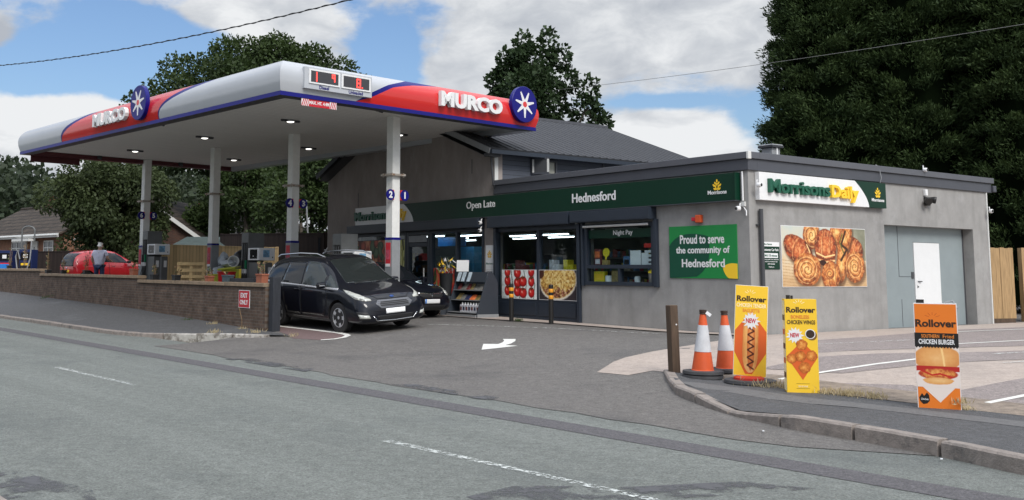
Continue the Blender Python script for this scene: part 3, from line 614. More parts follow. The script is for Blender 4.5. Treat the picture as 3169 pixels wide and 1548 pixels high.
# gabled building
G_=MB(); G_.prism([(8.6,2.86),(18.28,2.86),(18.28,4.88),(13.44,6.64),(8.6,4.95)],(0,0,0),(0,1,0),(0,0,1),(.3,0,0),m_rendd)
G_.box(0,.3,16.42,18.28,-.1,2.858,m_rendd).box(0,.3,8.585,9.04,-.1,2.858,m_rendd).box(.3,9.0,17.98,18.28,-.1,4.88,m_rendd).box(8.7,9.0,8.6,17.97,-.1,4.9,m_rendd)
for u,z0,z1 in ((9.63,4.43,4.85),(16.12,3.76,4.25)): G_.box(-.006,-.001,u-.015,u+.015,z0,z1,m_dgrey)
G_.build('wall',gab)
K=MB(); K.box(.3,9.0,8.6,8.75,3.7,4.98,m_clad); K.build('side_cladding',gab)
K=MB(); K.box(.0,.12,8.56,8.60,3.9,4.93,m_pvc).box(.12,9.0,8.57,8.598,4.05,4.13,m_cgrey).box(4.2,4.26,8.56,8.598,4.1,4.95,m_slate2); K.build('cladding_trim',gab)
RF=MB()
def slope(u0,z0,u1,z1,x0,x1):
    d=Vector((0,u1-u0,z1-z0)); n=d.cross(Vector((1,0,0))).normalized(); 
    if n.z<0: n=-n
    RF.add([(x0,u0,z0),(x1,u0,z0),(x1,u1,z1),(x0,u1,z1)]+[tuple(Vector(p)-n*.09) for p in ((x0,u0,z0),(x1,u0,z0),(x1,u1,z1),(x0,u1,z1))],[(0,1,2,3),(7,6,5,4),(0,4,5,1),(1,5,6,2),(2,6,7,3),(3,7,4,0)],m_roofm)
    x=x0+.12
    while x<x1-.1:
        p=Vector((x,u0,z0)); q=Vector((x,u1,z1)); vs=[]
        for e in (p,q): vs+=[tuple(e+Vector((-.05,0,0))),tuple(e+Vector((-.025,0,0))+n*.022),tuple(e+Vector((.025,0,0))+n*.022),tuple(e+Vector((.05,0,0)))]
        RF.add(vs,[(0,1,5,4),(1,2,6,5),(2,3,7,6),(0,3,2,1)],m_roofm); x+=.29
slope(8.25,5.03,13.44,7.0,-.42,9.15); slope(18.40,5.03,13.44,7.0,-.42,9.15)
RF.box(-.42,9.15,13.34,13.54,6.97,7.06,m_slate2)
RF.build('roof',gab)
V_=MB(); 
V_.bar((-.43,8.25,4.94),(-.43,13.44,6.91),.03,.16,m_cgrey,(0,0,1)); V_.bar((-.43,18.40,4.94),(-.43,13.44,6.91),.03,.16,m_navy,(0,0,1)); V_.bar((9.16,8.25,4.94),(9.16,13.44,6.91),.03,.16,m_cgrey,(0,0,1))
V_.box(-.42,9.15,8.15,8.27,4.86,4.97,m_navy).box(-.4,0,8.3,8.55,4.80,4.9,m_dgrey)
for a,b,z0,z1 in ((8.6,13.44,4.86,6.72),(18.28,13.44,4.80,6.72)): V_.add([(-.41,a,z0),(.0,a,z0),(.0,b,z1),(-.41,b,z1)],[(0,1,2,3)],m_dgrey)
V_.tube([(-.2,8.5,5.0),(-.1,8.52,4.1),(-.05,8.5,3.95),(.4,8.5,3.92)],.03,m_dgrey)
V_.build('barge_board',gab)
wn=MB(); wn.box(1.33,2.3,8.52,8.598,4.42,4.47,m_slate).box(1.33,2.3,8.52,8.598,4.80,4.86,m_slate).box(1.33,1.39,8.52,8.598,4.47,4.80,m_slate).box(2.24,2.3,8.52,8.598,4.47,4.80,m_slate).box(1.39,2.24,8.57,8.59,4.47,4.80,M('blind',(.42,.42,.36),.8)); wn=wn.build('upper_window',gab)
sa=MB(); mxs=Matrix.Translation((1.36,8.52,0))@Matrix.Rotation(rad(-62),4,'Z')
for q in ((0,.5,-.04,0,4.40,4.45),(0,.5,-.04,0,4.83,4.88),(0,.05,-.04,0,4.45,4.83),(.45,.5,-.04,0,4.45,4.83)): sa.box(*q,m_pvc if q[0]>.1 or q[1]<.1 else m_slate,mxs)
sa.box(.05,.45,-.025,-.018,4.45,4.83,m_dgrey,mxs); sa.build('open_sash',wn)
# entrance bay in the gabled building
ef=frame(gab,'shopfront_window',9.06,11.74,.32,2.84,.09,-.02,.12,mull=(10.38,),rails=((9.15,11.65,.9),))
for a,b in ((9.15,10.335),(10.425,11.65)): MB().box(.05,.056,a,b,.41,2.75,m_glass).build('pane',ef)
df=frame(gab,'entrance_door',11.76,13.04,.32,2.84,.12,-.02,.12,rails=((11.9,12.9,2.42),))
MB().box(.05,.056,11.88,12.92,.44,2.36,m_glass).build('pane',df); MB().box(-.03,-.021,11.9,12.9,2.50,2.70,m_cgrey).build('door_closer_panel',df); MB().tube([(-.08,11.98,1.1),(-.08,11.98,1.7)],.02,m_pvc).build('handle',df)
ff=frame(gab,'shopfront_window',13.06,16.40,.32,2.84,.10,-.02,.12)
MB().box(.05,.056,13.16,16.3,.42,2.74,m_glass).build('pane',ff)
shutter(gab,9.03,16.44,2.845,3.11)
# ================================================================ signs on the shop
def vtext(mb,body,u,z,size,mat,x,h=None,wd=None,ext=.01,bold=.01,al='l'): mb.text(body,(x,u,z),(0,-1,0),(0,0,1),size,mat,ext,bold,al,width=wd,height=h)
def wheat(mb,c,e1,nn,sc,mat):
    """seven-lobed yellow wheat ear emblem"""
    c=Vector(c);e1=Vector(e1);nn=Vector(nn)
    for px,pz,a in ((0,.30,0),(-.14,.16,28),(.14,.16,-28),(-.26,.02,38),(.26,.02,-38),(-.13,-.04,32),(.13,-.04,-32),(-.20,-.22,42),(.20,-.22,-42),(0,.08,0),(-.08,-.2,20),(.08,-.2,-20)):
        pts=[]
        for k in range(10):
            t=2*math.pi*k/10; x,y=.055*math.cos(t),.105*math.sin(t); r_=rad(a); pts.append(((px+x*math.cos(r_)-y*math.sin(r_))*sc,(pz+x*math.sin(r_)+y*math.cos(r_))*sc))
        mb.prism(pts,c,e1,(0,0,1),nn*.006,mat)
SX=-.16
ls=thing('shop_fascia_sign','long dark green fascia sign over the shopfront with a white left end and pale lettering','sign',(BO[0],BO[1],0),BA)
pn=MB(); pn.box(SX,-.005,.22,12.46,3.135,3.715,m_green)
cv=[]
for k in range(13): t=k/12; cv.append((float(12.46+.56*t**1.8),3.135+.58*t))
pn.prism([(12.46,3.135)]+cv[1:]+[(12.46,3.715)],(SX,0,0),(0,1,0),(0,0,1),(.155,0,0),m_green); pn.build('green_panel',ls)
wp=MB(); wp.prism([(16.03,3.135)]+[(u+.003,z) for u,z in cv]+[(16.03,3.715)],(SX-.004,0,0),(0,1,0),(0,0,1),(.158,0,0),m_signw); wp.build('white_panel',ls)
MB().box(SX-.03,-.004,.2,16.05,3.118,3.132,m_slate).box(SX-.02,-.004,.195,.218,3.135,3.72,m_green).build('trim',ls)
t=MB(); vtext(t,'Open Late',9.68,3.33,.2,m_signw,SX-.002,wd=1.33,h=.27,ext=.004,bold=.012); t.build('lettering',ls)
t=MB(); vtext(t,'Hednesford',5.22,3.33,.25,m_signw,SX-.002,wd=1.52,h=.235,ext=.004,bold=.018); t.build('lettering',ls)
t=MB(); vtext(t,'Morrisons',16.0,3.27,.3,m_lgreen,SX-.008,wd=2.15,h=.30,ext=.03,bold=.03); t.build('lettering',ls)
t=MB(); vtext(t,'Daily',13.78,3.19,.3,m_yel,SX-.008,wd=.95,h=.38,ext=.03,bold=.03); t.build('lettering',ls)
t=MB(); vtext(t,'Morrisons',.93,3.285,.1,m_signw,SX-.002,wd=.50,h=.085,ext=.003,bold=.02); wheat(t,(SX-.001,.68,3.47),(0,-1,0),(-1,0,0),.33,m_yel); t.build('emblem',ls)
s2=thing('shop_side_sign','white and green raised letter shop sign on the side wall beside the downpipe','sign',(BO[0],BO[1],0),BA)
SY=-.12; pn=MB(); cv=[]
for k in range(13): t=k/12; cv.append((float(4.17-.53*t**1.7),3.14+.59*t))
pn.prism([(.21,3.14)]+cv+[(.21,3.73)],(0,SY,0),(1,0,0),(0,0,1),(0,.115,0),m_signw); pn.build('white_panel',s2,bevel=.006)
pn=MB(); pn.prism([(4.86,3.14),(4.86,3.73)]+[(x+.004,z) for x,z in cv[::-1]],(0,SY-.003,0),(1,0,0),(0,0,1),(0,.118,0),m_green); pn.build('green_panel',s2)
def htext(mb,body,v,z,mat,y,h,wd,ext=.01,bold=.01,al='l'): mb.text(body,(v,y,z),(1,0,0),(0,0,1),1,mat,ext,bold,al,width=wd,height=h)
t=MB(); htext(t,'Morrisons',.47,3.30,m_lgreen,SY-.006,.30,2.12,.035,.03); t.build('lettering',s2)
t=MB(); htext(t,'Daily',2.64,3.21,m_yel,SY-.006,.37,1.03,.035,.03); t.build('lettering',s2)
t=MB(); htext(t,'Morrisons',4.27,3.285,m_signw,SY-.004,.075,.50,.003,.02); wheat(t,(4.52,SY-.004,3.48),(1,0,0),(0,-1,0),.33,m_yel); t.build('emblem',s2)
# green community poster
pp=thing('community_poster','green poster on the wall reading Proud to serve the community','poster',(BO[0],BO[1],0),BA)
PU0,PU1,PZ0,PZ1=.315,2.18,1.486,2.636
q=MB(); q.box(-.02,-.002,PU0,PU1,PZ0,PZ1,M('poster_green',S(22,130,62),.45)); q=q.build('board',pp)
def clipped(fn,n=60): return [fn(2*math.pi*k/n) for k in range(n)]
def clip(pts): 
    out=pts
    for ax,lim,sg in ((0,PU0,1),(0,PU1,-1),(1,PZ0,1),(1,PZ1,-1)):
        res=[]
        for i in range(len(out)):
            a,b=out[i],out[(i+1)%len(out)]; ia=(a[ax]-lim)*sg>=0; ib=(b[ax]-lim)*sg>=0
            if ia: res.append(a)
            if ia!=ib: k=(lim-a[ax])/(b[ax]-a[ax]); res.append((a[0]+(b[0]-a[0])*k,a[1]+(b[1]-a[1])*k))
        out=res
    return out
leaf=[(2.3+(-1.22)*0+0,1.3)]; 
def bez(p,n=14):
    o=[]
    for k in range(n):
        t=k/n; o.append(tuple(sum(c*x for c,x in zip(((1-t)**3,3*t*(1-t)**2,3*t*t*(1-t),t**3),xs)) for xs in zip(*p)))
    return o
leaf=bez([(2.18,2.2),(1.95,2.52),(1.45,2.50),(1.07,2.40)])+bez([(1.07,2.40),(1.0,2.0),(1.05,1.65),(1.5,1.486)])+[(2.18,1.486)]
q2=MB(); q2.prism(clip(leaf),(-.021,0,0),(0,1,0),(0,0,1),(-.002,0,0),M('poster_dark_green',S(0,72,50),.45))
yl=bez([(.315,1.80),(.47,1.83),(.62,1.80),(.69,1.72)])+bez([(.69,1.72),(.68,1.62),(.60,1.52),(.53,1.486)])+[(.315,1.486)]
q2.prism(yl,(-.021,0,0),(0,1,0),(0,0,1),(-.002,0,0),m_yel)
for txt,u,z,wd,hh in (('Proud to serve',1.86,2.24,1.22,.20),('the community of',1.98,1.985,1.48,.20),('Hednesford',1.82,1.725,1.18,.185)): vtext(q2,txt,u,z,1,m_signw,-.0235,h=hh,wd=wd,ext=.002,bold=.022)
q2.build('artwork',pp)
# car park rules sign
cs=thing('parking_sign','small green and white customer parking sign beside the downpipe','sign',(BO[0],BO[1],0),BA)
q=MB(); q.box(.37,.95,-.015,-.002,1.69,2.17,m_green).box(.37,.95,-.015,-.002,2.172,2.265,m_signw).box(.42,.89,-.018,-.0155,1.93,2.03,m_signw); q=q.build('board',cs)
t=MB(); htext(t,'Morrisons',.42,2.20,m_lgreen,-.0155,.04,.28,.001,.02); htext(t,'Customer Car Park',.40,2.075,m_signw,-.0155,.055,.52,.001,.02); htext(t,'MAX 30 minutes',.45,1.955,m_lgreen,-.0185,.05,.41,.001,.02)
for i,l in enumerate(('This car park is for customers','only for a maximum stay','of 30 minutes')): htext(t,l,.66,1.88-i*.045,m_signw,-.0155,.03,(.5,.42,.24)[i],.001,.015,'c')
htext(t,'Thank you',.66,1.72,m_signw,-.0155,.032,.18,.001,.015,'c'); t.build('lettering',cs)
# services panel on the pillar
ps=thing('services_panel','narrow white strip panel of shop services on the pillar between the windows','sign',(BO[0],BO[1],0),BA)
q=MB(); q.box(-.02,-.002,8.60,8.96,1.66,2.34,m_signw); wheat(q,(-.0205,8.78,2.08),(0,-1,0),(-1,0,0),.30,M('wheat_gold',S(214,170,50),.5)); vtext(q,'Morrisons',8.93,1.80,1,m_lgreen,-.0205,h=.06,wd=.30,ext=.001,bold=.01)
for i,l in enumerate(('Fresh Foods','Hot Food','Hot Drinks','Fruit & Veg','Beer & Wine')): z=1.55-i*.125; q.box(-.02,-.002,8.60,8.96,z,z+.105,m_signw); vtext(q,l,8.92,z+.03,1,m_dgrey,-.0205,h=.05,wd=.26,ext=.001,bold=.01)
q.build('board',ps)
# ================================================================ printed pictures (flat artwork in vertex colours)
nrng=np.random.default_rng(7)
class Art:
    def __init__(s,w,h,asp,bg):
        s.asp=asp; s.X,s.Y=np.meshgrid(np.linspace(0,asp,w),np.linspace(0,1,h)); s.A=np.zeros((h,w,3)); s.A[:]=np.array(bg)/255.; s.w,s.h=w,h
    def nz(s,f,seed):
        r=np.random.default_rng(seed); out=0;amp=1;tot=0
        for o in range(4):
            gx,gy=int(f*s.asp)+2,int(f)+2; g=r.random((gy+1,gx+1)); x=s.X/s.asp*(gx-1); y=s.Y*(gy-1); xi=np.minimum(x.astype(int),gx-1); yi=np.minimum(y.astype(int),gy-1); fx,fy=x-xi,y-yi; fx=fx*fx*(3-2*fx); fy=fy*fy*(3-2*fy)
            out=out+amp*((g[yi,xi]*(1-fx)+g[yi,xi+1]*fx)*(1-fy)+(g[yi+1,xi]*(1-fx)+g[yi+1,xi+1]*fx)*fy); tot+=amp; amp*=.6; f*=2
        return out/tot
    def put(s,mask,c):
        m=np.clip(mask,0,1)[...,None]; c=np.asarray(c,float)
        if c.ndim==1: c=c/255.
        s.A=s.A*(1-m)+c*m
    def ramp(s,t,cols):
        t=np.clip(t,0,1); k=len(cols)-1; return np.stack([np.interp(t*k,range(k+1),[c[i]/255. for c in cols]) for i in range(3)],-1)
    def ell(s,cx,cy,rx,ry,rot=0):
        a=rad(rot); dx,dy=s.X-cx,s.Y-cy; u=(dx*math.cos(a)+dy*math.sin(a))/rx; v=(-dx*math.sin(a)+dy*math.cos(a))/ry; return u,v,np.hypot(u,v)
    def blob(s,cx,cy,rx,ry,rot,cols,seed=0,ns=.25,edge=.06):
        u,v,r=s.ell(cx,cy,rx,ry,rot); n=s.nz(14,seed)-.5; r=r+n*.08; s.put((1-r)/edge,s.ramp(r*.8+n*ns*2+.1-.25*v*.5,cols)); return u,v,r
    def spiral(s,cx,cy,rx,ry,turns,cols,line,seed=0):
        u,v,r=s.blob(cx,cy,rx,ry,0,cols,seed,.2); th=np.arctan2(v,u)/(2*math.pi); ph=(r*turns-th)%1; k=(np.abs(ph-.5)<.13)&(r<.8)&(r>.06); s.put(k*.85,line); k=(np.abs(ph-.85)<.1)&(r<.85); s.put(k*.35,(245,215,150))
    def poly(s,pts):
        c=np.zeros(s.X.shape,bool); n=len(pts)
        for i in range(n):
            (x0,y0),(x1,y1)=pts[i],pts[(i+1)%n]
            if y0==y1: continue
            c^=((s.Y>y0)!=(s.Y>y1))&(s.X<(s.Y-y0)*(x1-x0)/(y1-y0)+x0)
        return c.astype(float)
    def line(s,pts,w_,c):
        d=np.full(s.X.shape,9.)
        for (x0,y0),(x1,y1) in zip(pts,pts[1:]):
            L=(x1-x0)**2+(y1-y0)**2+1e-9; t=np.clip(((s.X-x0)*(x1-x0)+(s.Y-y0)*(y1-y0))/L,0,1); d=np.minimum(d,np.hypot(s.X-x0-t*(x1-x0),s.Y-y0-t*(y1-y0)))
        s.put(np.clip((w_-d)/(w_*.3),0,1),c)
    def mesh(s,name,parent,o,e1,e2,W_,H_,mat):
        o,e1,e2=np.array(o,float),np.array(e1,float),np.array(e2,float); a=np.where(s.A<=.04045,s.A/12.92,((s.A+.055)/1.055)**2.4)
        V=o+ (s.X/s.asp*W_)[...,None]*e1+(s.Y*H_)[...,None]*e2; h,w_=s.h,s.w; idx=np.arange(h*w_).reshape(h,w_)
        F=np.stack([idx[:-1,:-1],idx[:-1,1:],idx[1:,1:],idx[1:,:-1]],-1).reshape(-1,4)
        me=bpy.data.meshes.new(name); me.from_pydata(V.reshape(-1,3).tolist(),[],F.tolist()); at=me.color_attributes.new('Col','FLOAT_COLOR','POINT'); at.data.foreach_set('color',np.concatenate([np.clip(a,0,1),np.ones((h,w_,1))],-1).astype('f').ravel()); me.materials.append(mat); me.update()
        ob=bpy.data.objects.new(name,me); COL.objects.link(ob); ob.parent=parent; return ob
m_print=M_attr('printed_picture',.45,.35)
# pastry poster
pa=thing('pastry_poster','large poster photograph of golden swirled pastries on the grey side wall','poster',(BO[0],BO[1],0),BA)
MB().box(1.02,4.12,-.014,-.002,1.31,2.635,m_signw).build('board',pa)
A=Art(300,180,2.33,(205,184,150)); n=A.nz(6,1); A.A=A.ramp(A.Y*.9+(n-.5)*.5,[(196,160,116),(214,188,150),(206,200,180),(192,200,192)]); A.put(((A.X>1.85)&(A.Y>.45))*1.,A.ramp(n,[(110,112,92),(170,166,146)]))
for k in range(9): A.line([(0,.04+.05*k),(.8,-.02+.05*k)],.004,(168,128,88)); A.line([(1.6,.02+.03*k),(2.33,.10+.03*k)],.003,(160,120,84))
br=[(244,200,124),(226,158,86),(196,112,56),(122,60,30)]; rd=[(232,150,92),(206,112,62),(170,78,42),(92,40,24)]
def bun(cx,cy,rx,ry,rot,cols,seed,bands=0):
    u,v,r=A.ell(cx+.03,cy-.05,rx*1.08,ry*1.08,rot); A.put(np.clip((1.05-r)*5,0,1)*.55,(70,42,24)); u,v,r=A.blob(cx,cy,rx,ry,rot,cols,seed,.55,.05)
    fl=A.nz(30,seed+50); A.put(((r<.95)&(fl>.60))*.35,(250,214,150)); A.put(((r<.95)&(fl<.36))*.35,(110,52,28))
    for k in range(bands): q=-.7+1.4*(k+.5)/bands; A.put(np.clip(1-np.abs(u-q-.25*v*v)/.05,0,1)*(r<.9)*.5,(246,206,140)); A.put(np.clip(1-np.abs(u-q-.10-.25*v*v)/.05,0,1)*(r<.9)*.45,(104,50,26))
def swirl(cx,cy,rx,ry,turns,seed):
    bun(cx,cy,rx,ry,0,br,seed); u,v,r=A.ell(cx,cy,rx,ry); th=np.arctan2(v,u)/(2*math.pi); ph=(r*turns-th+A.nz(8,seed)*.35)%1; A.put(np.clip(1-np.abs(ph-.5)/.16,0,1)*((r<.82)&(r>.05))*.9,(112,62,34)); A.put(np.clip(1-np.abs(ph-.85)/.16,0,1)*(r<.86)*.6,(250,222,160))
swirl(.80,.86,.24,.24,3,3); bun(1.5,.90,.2,.2,0,br,4,2); bun(1.98,.66,.28,.2,-20,rd,5,3)
bun(.43,.60,.42,.23,-25,rd,6,2); A.line([(.62,.74),(.76,.62),(.80,.50)],.025,(96,46,28)); A.line([(.66,.70),(.74,.58),(.74,.50)],.014,(246,206,140)); A.blob(.72,.46,.09,.06,20,[(70,34,22),(44,22,16)],8)
bun(1.17,.66,.31,.33,0,rd,7,2); 
for k in range(4): A.line([(.92,.57-.05*k),(1.15,.50-.045*k),(1.42,.54-.05*k)],.016,[(246,204,140),(110,54,30)][k%2])
A.blob(1.10,.40,.10,.05,-10,[(62,30,20),(44,22,16)],2); bun(1.30,.36,.13,.08,10,rd,14)
bun(1.72,.80,.17,.32,-35,br,9,1); bun(1.62,.40,.16,.36,-12,br,10,1); A.line([(1.75,.95),(1.62,.72),(1.78,.64),(1.6,.45)],.028,(66,40,22)); A.line([(1.66,.9),(1.58,.76),(1.68,.58)],.016,(96,100,40))
swirl(.66,.29,.38,.28,4.0,11); bun(1.3,.19,.27,.24,0,br,12,2); A.spiral(1.27,.22,.13,.10,2,br,(120,66,36),15); swirl(1.99,.34,.30,.28,3.8,13)
A.mesh('printed_picture',pa,(1.03,-.0155,1.32),(1,0,0),(0,0,1),3.08,1.305,m_print)
def upanel(A,par,u0,u1,z0,z1,x): A.mesh('printed_picture',par,(x,u1,z0),(0,-1,0),(0,0,1),u1-u0,z1-z0,m_print)
# tomato and pie window posters
tp=thing('tomato_poster','window poster of red vine tomatoes left of the pie poster','poster',(BO[0],BO[1],0),BA)
MB().box(-.03,-.022,6.77,8.22,.88,1.66,m_signw).build('board',tp)
A=Art(120,80,1.85,(215,220,215)); n=A.nz(5,3); A.A=A.ramp(n+.25*A.X/1.85,[(120,150,125),(190,200,195),(235,238,236),(205,214,208)])
for cx,ys,rx in ((.30,(.93,.62,.27),.17),(.85,(.9,.55,.25),.2),(1.15,(.6,.2),.22),(1.60,(.95,.6,.22),.17)):
    A.line([(cx+.12,0),(cx+.18,.5),(cx+.05,1)],.018,(60,75,40))
    for i,y in enumerate(ys): A.blob(cx,y,rx,.19,0,[(240,110,90),(215,45,38),(190,28,28),(120,15,20)],i+20,.1); A.line([(cx-.07,y+.15),(cx,y+.10),(cx+.09,y+.16)],.02,(62,66,28)); A.line([(cx,y+.2),(cx+.01,y+.10)],.016,(62,66,28)); A.blob(cx-.05,y+.03,.03,.05,20,[(252,220,210),(235,120,105)],3); A.put(np.clip(1-np.abs(A.ell(cx,y,rx,.19)[2]-.92)/.1,0,1)*.5,(110,14,20))
A.line([(.5,0),(.58,.55),(.5,1)],.022,(50,50,35)); upanel(A,tp,6.785,8.205,.893,1.647,-.032)
pie=thing('pie_poster','window poster of a baked cheese topped mince pie dish','poster',(BO[0],BO[1],0),BA)
MB().box(-.03,-.022,5.22,6.67,.88,1.66,m_signw).build('board',pie)
A=Art(130,80,1.85,(58,50,52)); A.blob(.95,.62,.95,.66,8,[(90,70,60),(214,202,186),(226,216,200)],1,.02); u,v,r=A.ell(.95,.64,.9,.6,8); n=A.nz(16,2); n2=A.nz(9,5)
A.put((1-r)/.05,A.ramp(n*1.5-.25,[(120,80,35),(200,150,70),(232,205,130),(244,232,185)])); mk=np.clip((n2-.40-(A.Y-.33)*1.3)*6,0,1)*((r<.93)*1.); A.put(mk,A.ramp(n*1.8-.4,[(50,25,15),(110,60,38),(160,100,70),(214,170,140)])); A.blob(.06,.9,.2,.2,0,[(60,30,22),(90,50,30)],4)
upanel(A,pie,5.235,6.655,.893,1.647,-.032)
for k,(u0,u1,cols,lab) in enumerate(((14.2,16.25,[(90,40,30),(170,80,60),(214,150,110),(90,110,80)],'tall entrance window picture of heaped roots and red vegetables'),(13.15,13.9,[(70,80,35),(190,190,90),(214,214,150),(120,50,35)],'narrow entrance window picture of pale green asparagus'),(10.5,11.62,[(60,80,40),(190,50,45),(214,80,60),(150,160,90)],'low entrance window picture of red peppers and greens beside the flower bucket'))):
    vp=thing('produce_poster',lab,'poster',(BO[0],BO[1],0),BA); MB().box(.03,.044,u0,u1,.55,2.62 if k<2 else 1.72,m_navy).build('board',vp)
    A=Art(90,100,1.0,(40,30,28)); n=A.nz(5,k+4); A.A=A.ramp(n*1.2-.1,cols)
    for j in range(34):
        x,y=nrng.random(),nrng.random(); c=cols[nrng.integers(0,4)]; rx,ry=(.05,.16) if k==0 else (.04,.2); A.blob(x,y,rx*(1+nrng.random()),ry*nrng.uniform(.5,1),nrng.uniform(-30,30),[tuple(min(255,int(q*1.15)) for q in c),c,tuple(int(q*.45) for q in c)],j,.15)
    A.mesh('printed_picture',vp,(.028,u1-.02,.57),(0,-1,0),(0,0,1),u1-u0-.04,2.03 if k<2 else 1.13,m_print)
# ================================================================ pavement advertising stands
m_adyel=M('ad_yellow',S(240,196,52),.4); m_ador=M('ad_orange',S(226,122,40),.4); m_addor=M('ad_deep_orange',S(214,96,40),.4); m_blk=M('print_black',(.012,.011,.010),.45); m_brn=M('print_brown',(.035,.018,.010),.45)
m_rub=M('black_rubber',(.055,.055,.058),.85,var=.25,scale=9,bump=.3,bscale=30)
m_txtcream=M('print_cream',S(250,236,190),.5); m_txtor=M('print_orange',S(222,130,50),.5); m_txtred=M('print_red',S(190,30,50),.5)
def burst(mb,c,r,y,mat,n=13):
    mb.prism([((r if k%2==0 else r*.66)*math.cos(math.pi*k/n)*(1+.12*math.cos(k*2.3)) ,(r if k%2==0 else r*.66)*math.sin(math.pi*k/n)) for k in range(2*n)],(c[0],y,c[1]),(1,0,0),(0,0,1),(0,-.0015,0),mat)
def ftext(mb,t,x,z,mat,y,h,wd,bold=.02,al='c',ext=.001): mb.text(t,(x,y,z),(1,0,0),(0,0,1),1,mat,ext,bold,al,width=wd,height=h)
def rays(mb,x,z,y,mat,sc=1.):
    for k in range(5):
        a=rad(150-30*k); p=(x+math.cos(a)*.035*sc,y,z+math.sin(a)*.035*sc); q=(x+math.cos(a)*.08*sc,y,z+math.sin(a)*.065*sc); mb.bar(p,q,.006,.001,mat,(0,1,0))
def roll(mb,x,z,y,mat,wd,h): ftext(mb,'Rollover',x,z,mat,y,h,wd,.035,'c')
def facing(x,y,turn=0): return math.atan2(-x,y)*-1*-1+turn if 0 else math.atan2(y,x)-math.pi/2+turn
# stand A: chicken tender baguette, tilted slightly, on a rubber disc
W_,H_=.43,1.19
a=thing('advert_stand','tall yellow advert panel for a chicken tender baguette leaning on a black rubber disc','sign',(4.50,13.80,.078),facing(4.5,13.8,rad(2))); a.scale=(1,1,1.03)
b=MB(); b.box(-W_/2,W_/2,0,.03,.13,.13+H_,m_signw); b.box(-W_/2+.006,W_/2-.006,-.003,-.0005,.136,.124+H_,m_adyel); bo=b.build('panel',a,rot=(rad(-2),rad(3.3),0))
q=MB(); q.prism([(-.205,.72),(0,.98),(.205,.72),(.205,.44),(.03,.16),(-.06,.16),(-.205,.44)],(0,-.0031,0),(1,0,0),(0,0,1),(0,-.001,0),m_addor); q.build('printed_diamond',bo)
A=Art(60,110,.5,(228,168,92)); u,v,r=A.ell(.25,.5,.25,.5); n=A.nz(10,3); A.A=A.ramp(np.abs(u)*.7+n*.5-.1,[(240,200,150),(226,170,100),(200,120,60)]); A.blob(.27,.5,.13,.47,0,[(240,180,120),(214,130,70),(190,100,50)],5)
zz=[(.16 if k%2 else .36,.07+.062*k) for k in range(15)]; A.line(zz,.016,(80,36,24))
pm=A.mesh('printed_picture',bo,(-.105,-.006,.17),(1,0,0),(0,0,1),.21,.80,m_print)
bm=bmesh.new(); bm.from_mesh(pm.data); bmesh.ops.delete(bm,geom=[v for v in bm.verts if ((v.co.x-0)/.105)**2+(abs((v.co.z-.57)/.40))**3.2>1],context='VERTS'); bm.to_mesh(pm.data); bm.free()
q=MB(); rays(q,-.02,1.20,-.0035,m_txtcream); roll(q,0,1.105,-.0035,m_brn,.385,.075); ftext(q,'CHICKEN TENDER',0,1.03,m_txtcream,-.0035,.052,.385); ftext(q,'BAGUETTE',0,.965,m_txtor,-.0035,.046,.22); burst(q,(.0,.855),.115,-.0062,m_signw); ftext(q,'NEW',0,.825,m_txtred,-.008,.062,.13,.03); q.build('lettering',bo)
MB().lathe([(.20,.08),(.20,.115),(.16,.135),(0,.135)],M('red_plastic',S(196,52,36),.5),24).build('red_foot',a,loc=(-.0,.03,0)); MB().lathe([(.34,0),(.35,.02),(.34,.055),(.26,.058),(0,.058)],m_rub,28).build('rubber_base',a,loc=(.02,.03,.03),smooth=30)
# stand B: boneless wings totem
W_,H_,D_=.385,1.17,.20
a=thing('advert_stand','yellow box shaped advert totem for boneless chicken wings','sign',(4.865,12.83,.108),facing(4.98,13.15,rad(9)))
b=MB(); b.box(-W_/2,W_/2,0,D_,0,H_,m_adyel); b.box(-W_/2-.003,-W_/2-.0005,.01,D_-.01,.02,H_-.02,m_txtcream)
for k in range(5): b.box(-W_/2-.005,-W_/2-.0032,.02,D_-.02,.18+.18*k,.25+.18*k,(m_brn,m_addor)[k%2])
b.box(-W_/2+.03,-W_/2+.075,.04,.08,H_,H_+.05,m_blk).box(-W_/2+.085,-W_/2+.11,.04,.08,H_,H_+.045,m_blk)
bo=b.build('box_body',a,bevel=.004)
q=MB(); q.prism([(-.19,.45),(0,.64),(.19,.45),(0,.16)],(0,-.0005,0),(1,0,0),(0,0,1),(0,-.001,0),m_addor)
rays(q,-.02,1.10,-.001,m_txtcream); roll(q,0,1.0,-.001,m_brn,.35,.072); ftext(q,'BONELESS',-.01,.925,m_txtor,-.001,.045,.22); ftext(q,'CHICKEN WINGS',0,.855,m_brn,-.001,.052,.34); burst(q,(-.08,.715),.105,-.0012,m_signw); ftext(q,'NEW',-.08,.69,m_txtred,-.0032,.055,.11,.03)
cyl=lambda c,r,mat,y: q.prism([(r*math.cos(math.pi*k/12),r*math.sin(math.pi*k/12)) for k in range(24)],(c[0],y,c[1]),(1,0,0),(0,0,1),(0,-.0012,0),mat)
cyl((.125,.715),.06,M('print_shade',(.20,.10,.02),.5),-.0006); cyl((.105,.735),.062,m_signw,-.0022); cyl((.105,.735),.052,m_brn,-.0036)
for z in (.055,.115): q.bar((-.08,-.001,z),(.08,-.001,z),.003,.001,m_brn,(0,1,0))
ftext(q,'TASTY BITES' if 0 else 'BOX OF WINGS',0,.07,m_txtcream,-.001,.022,.11); q.build('lettering',bo)
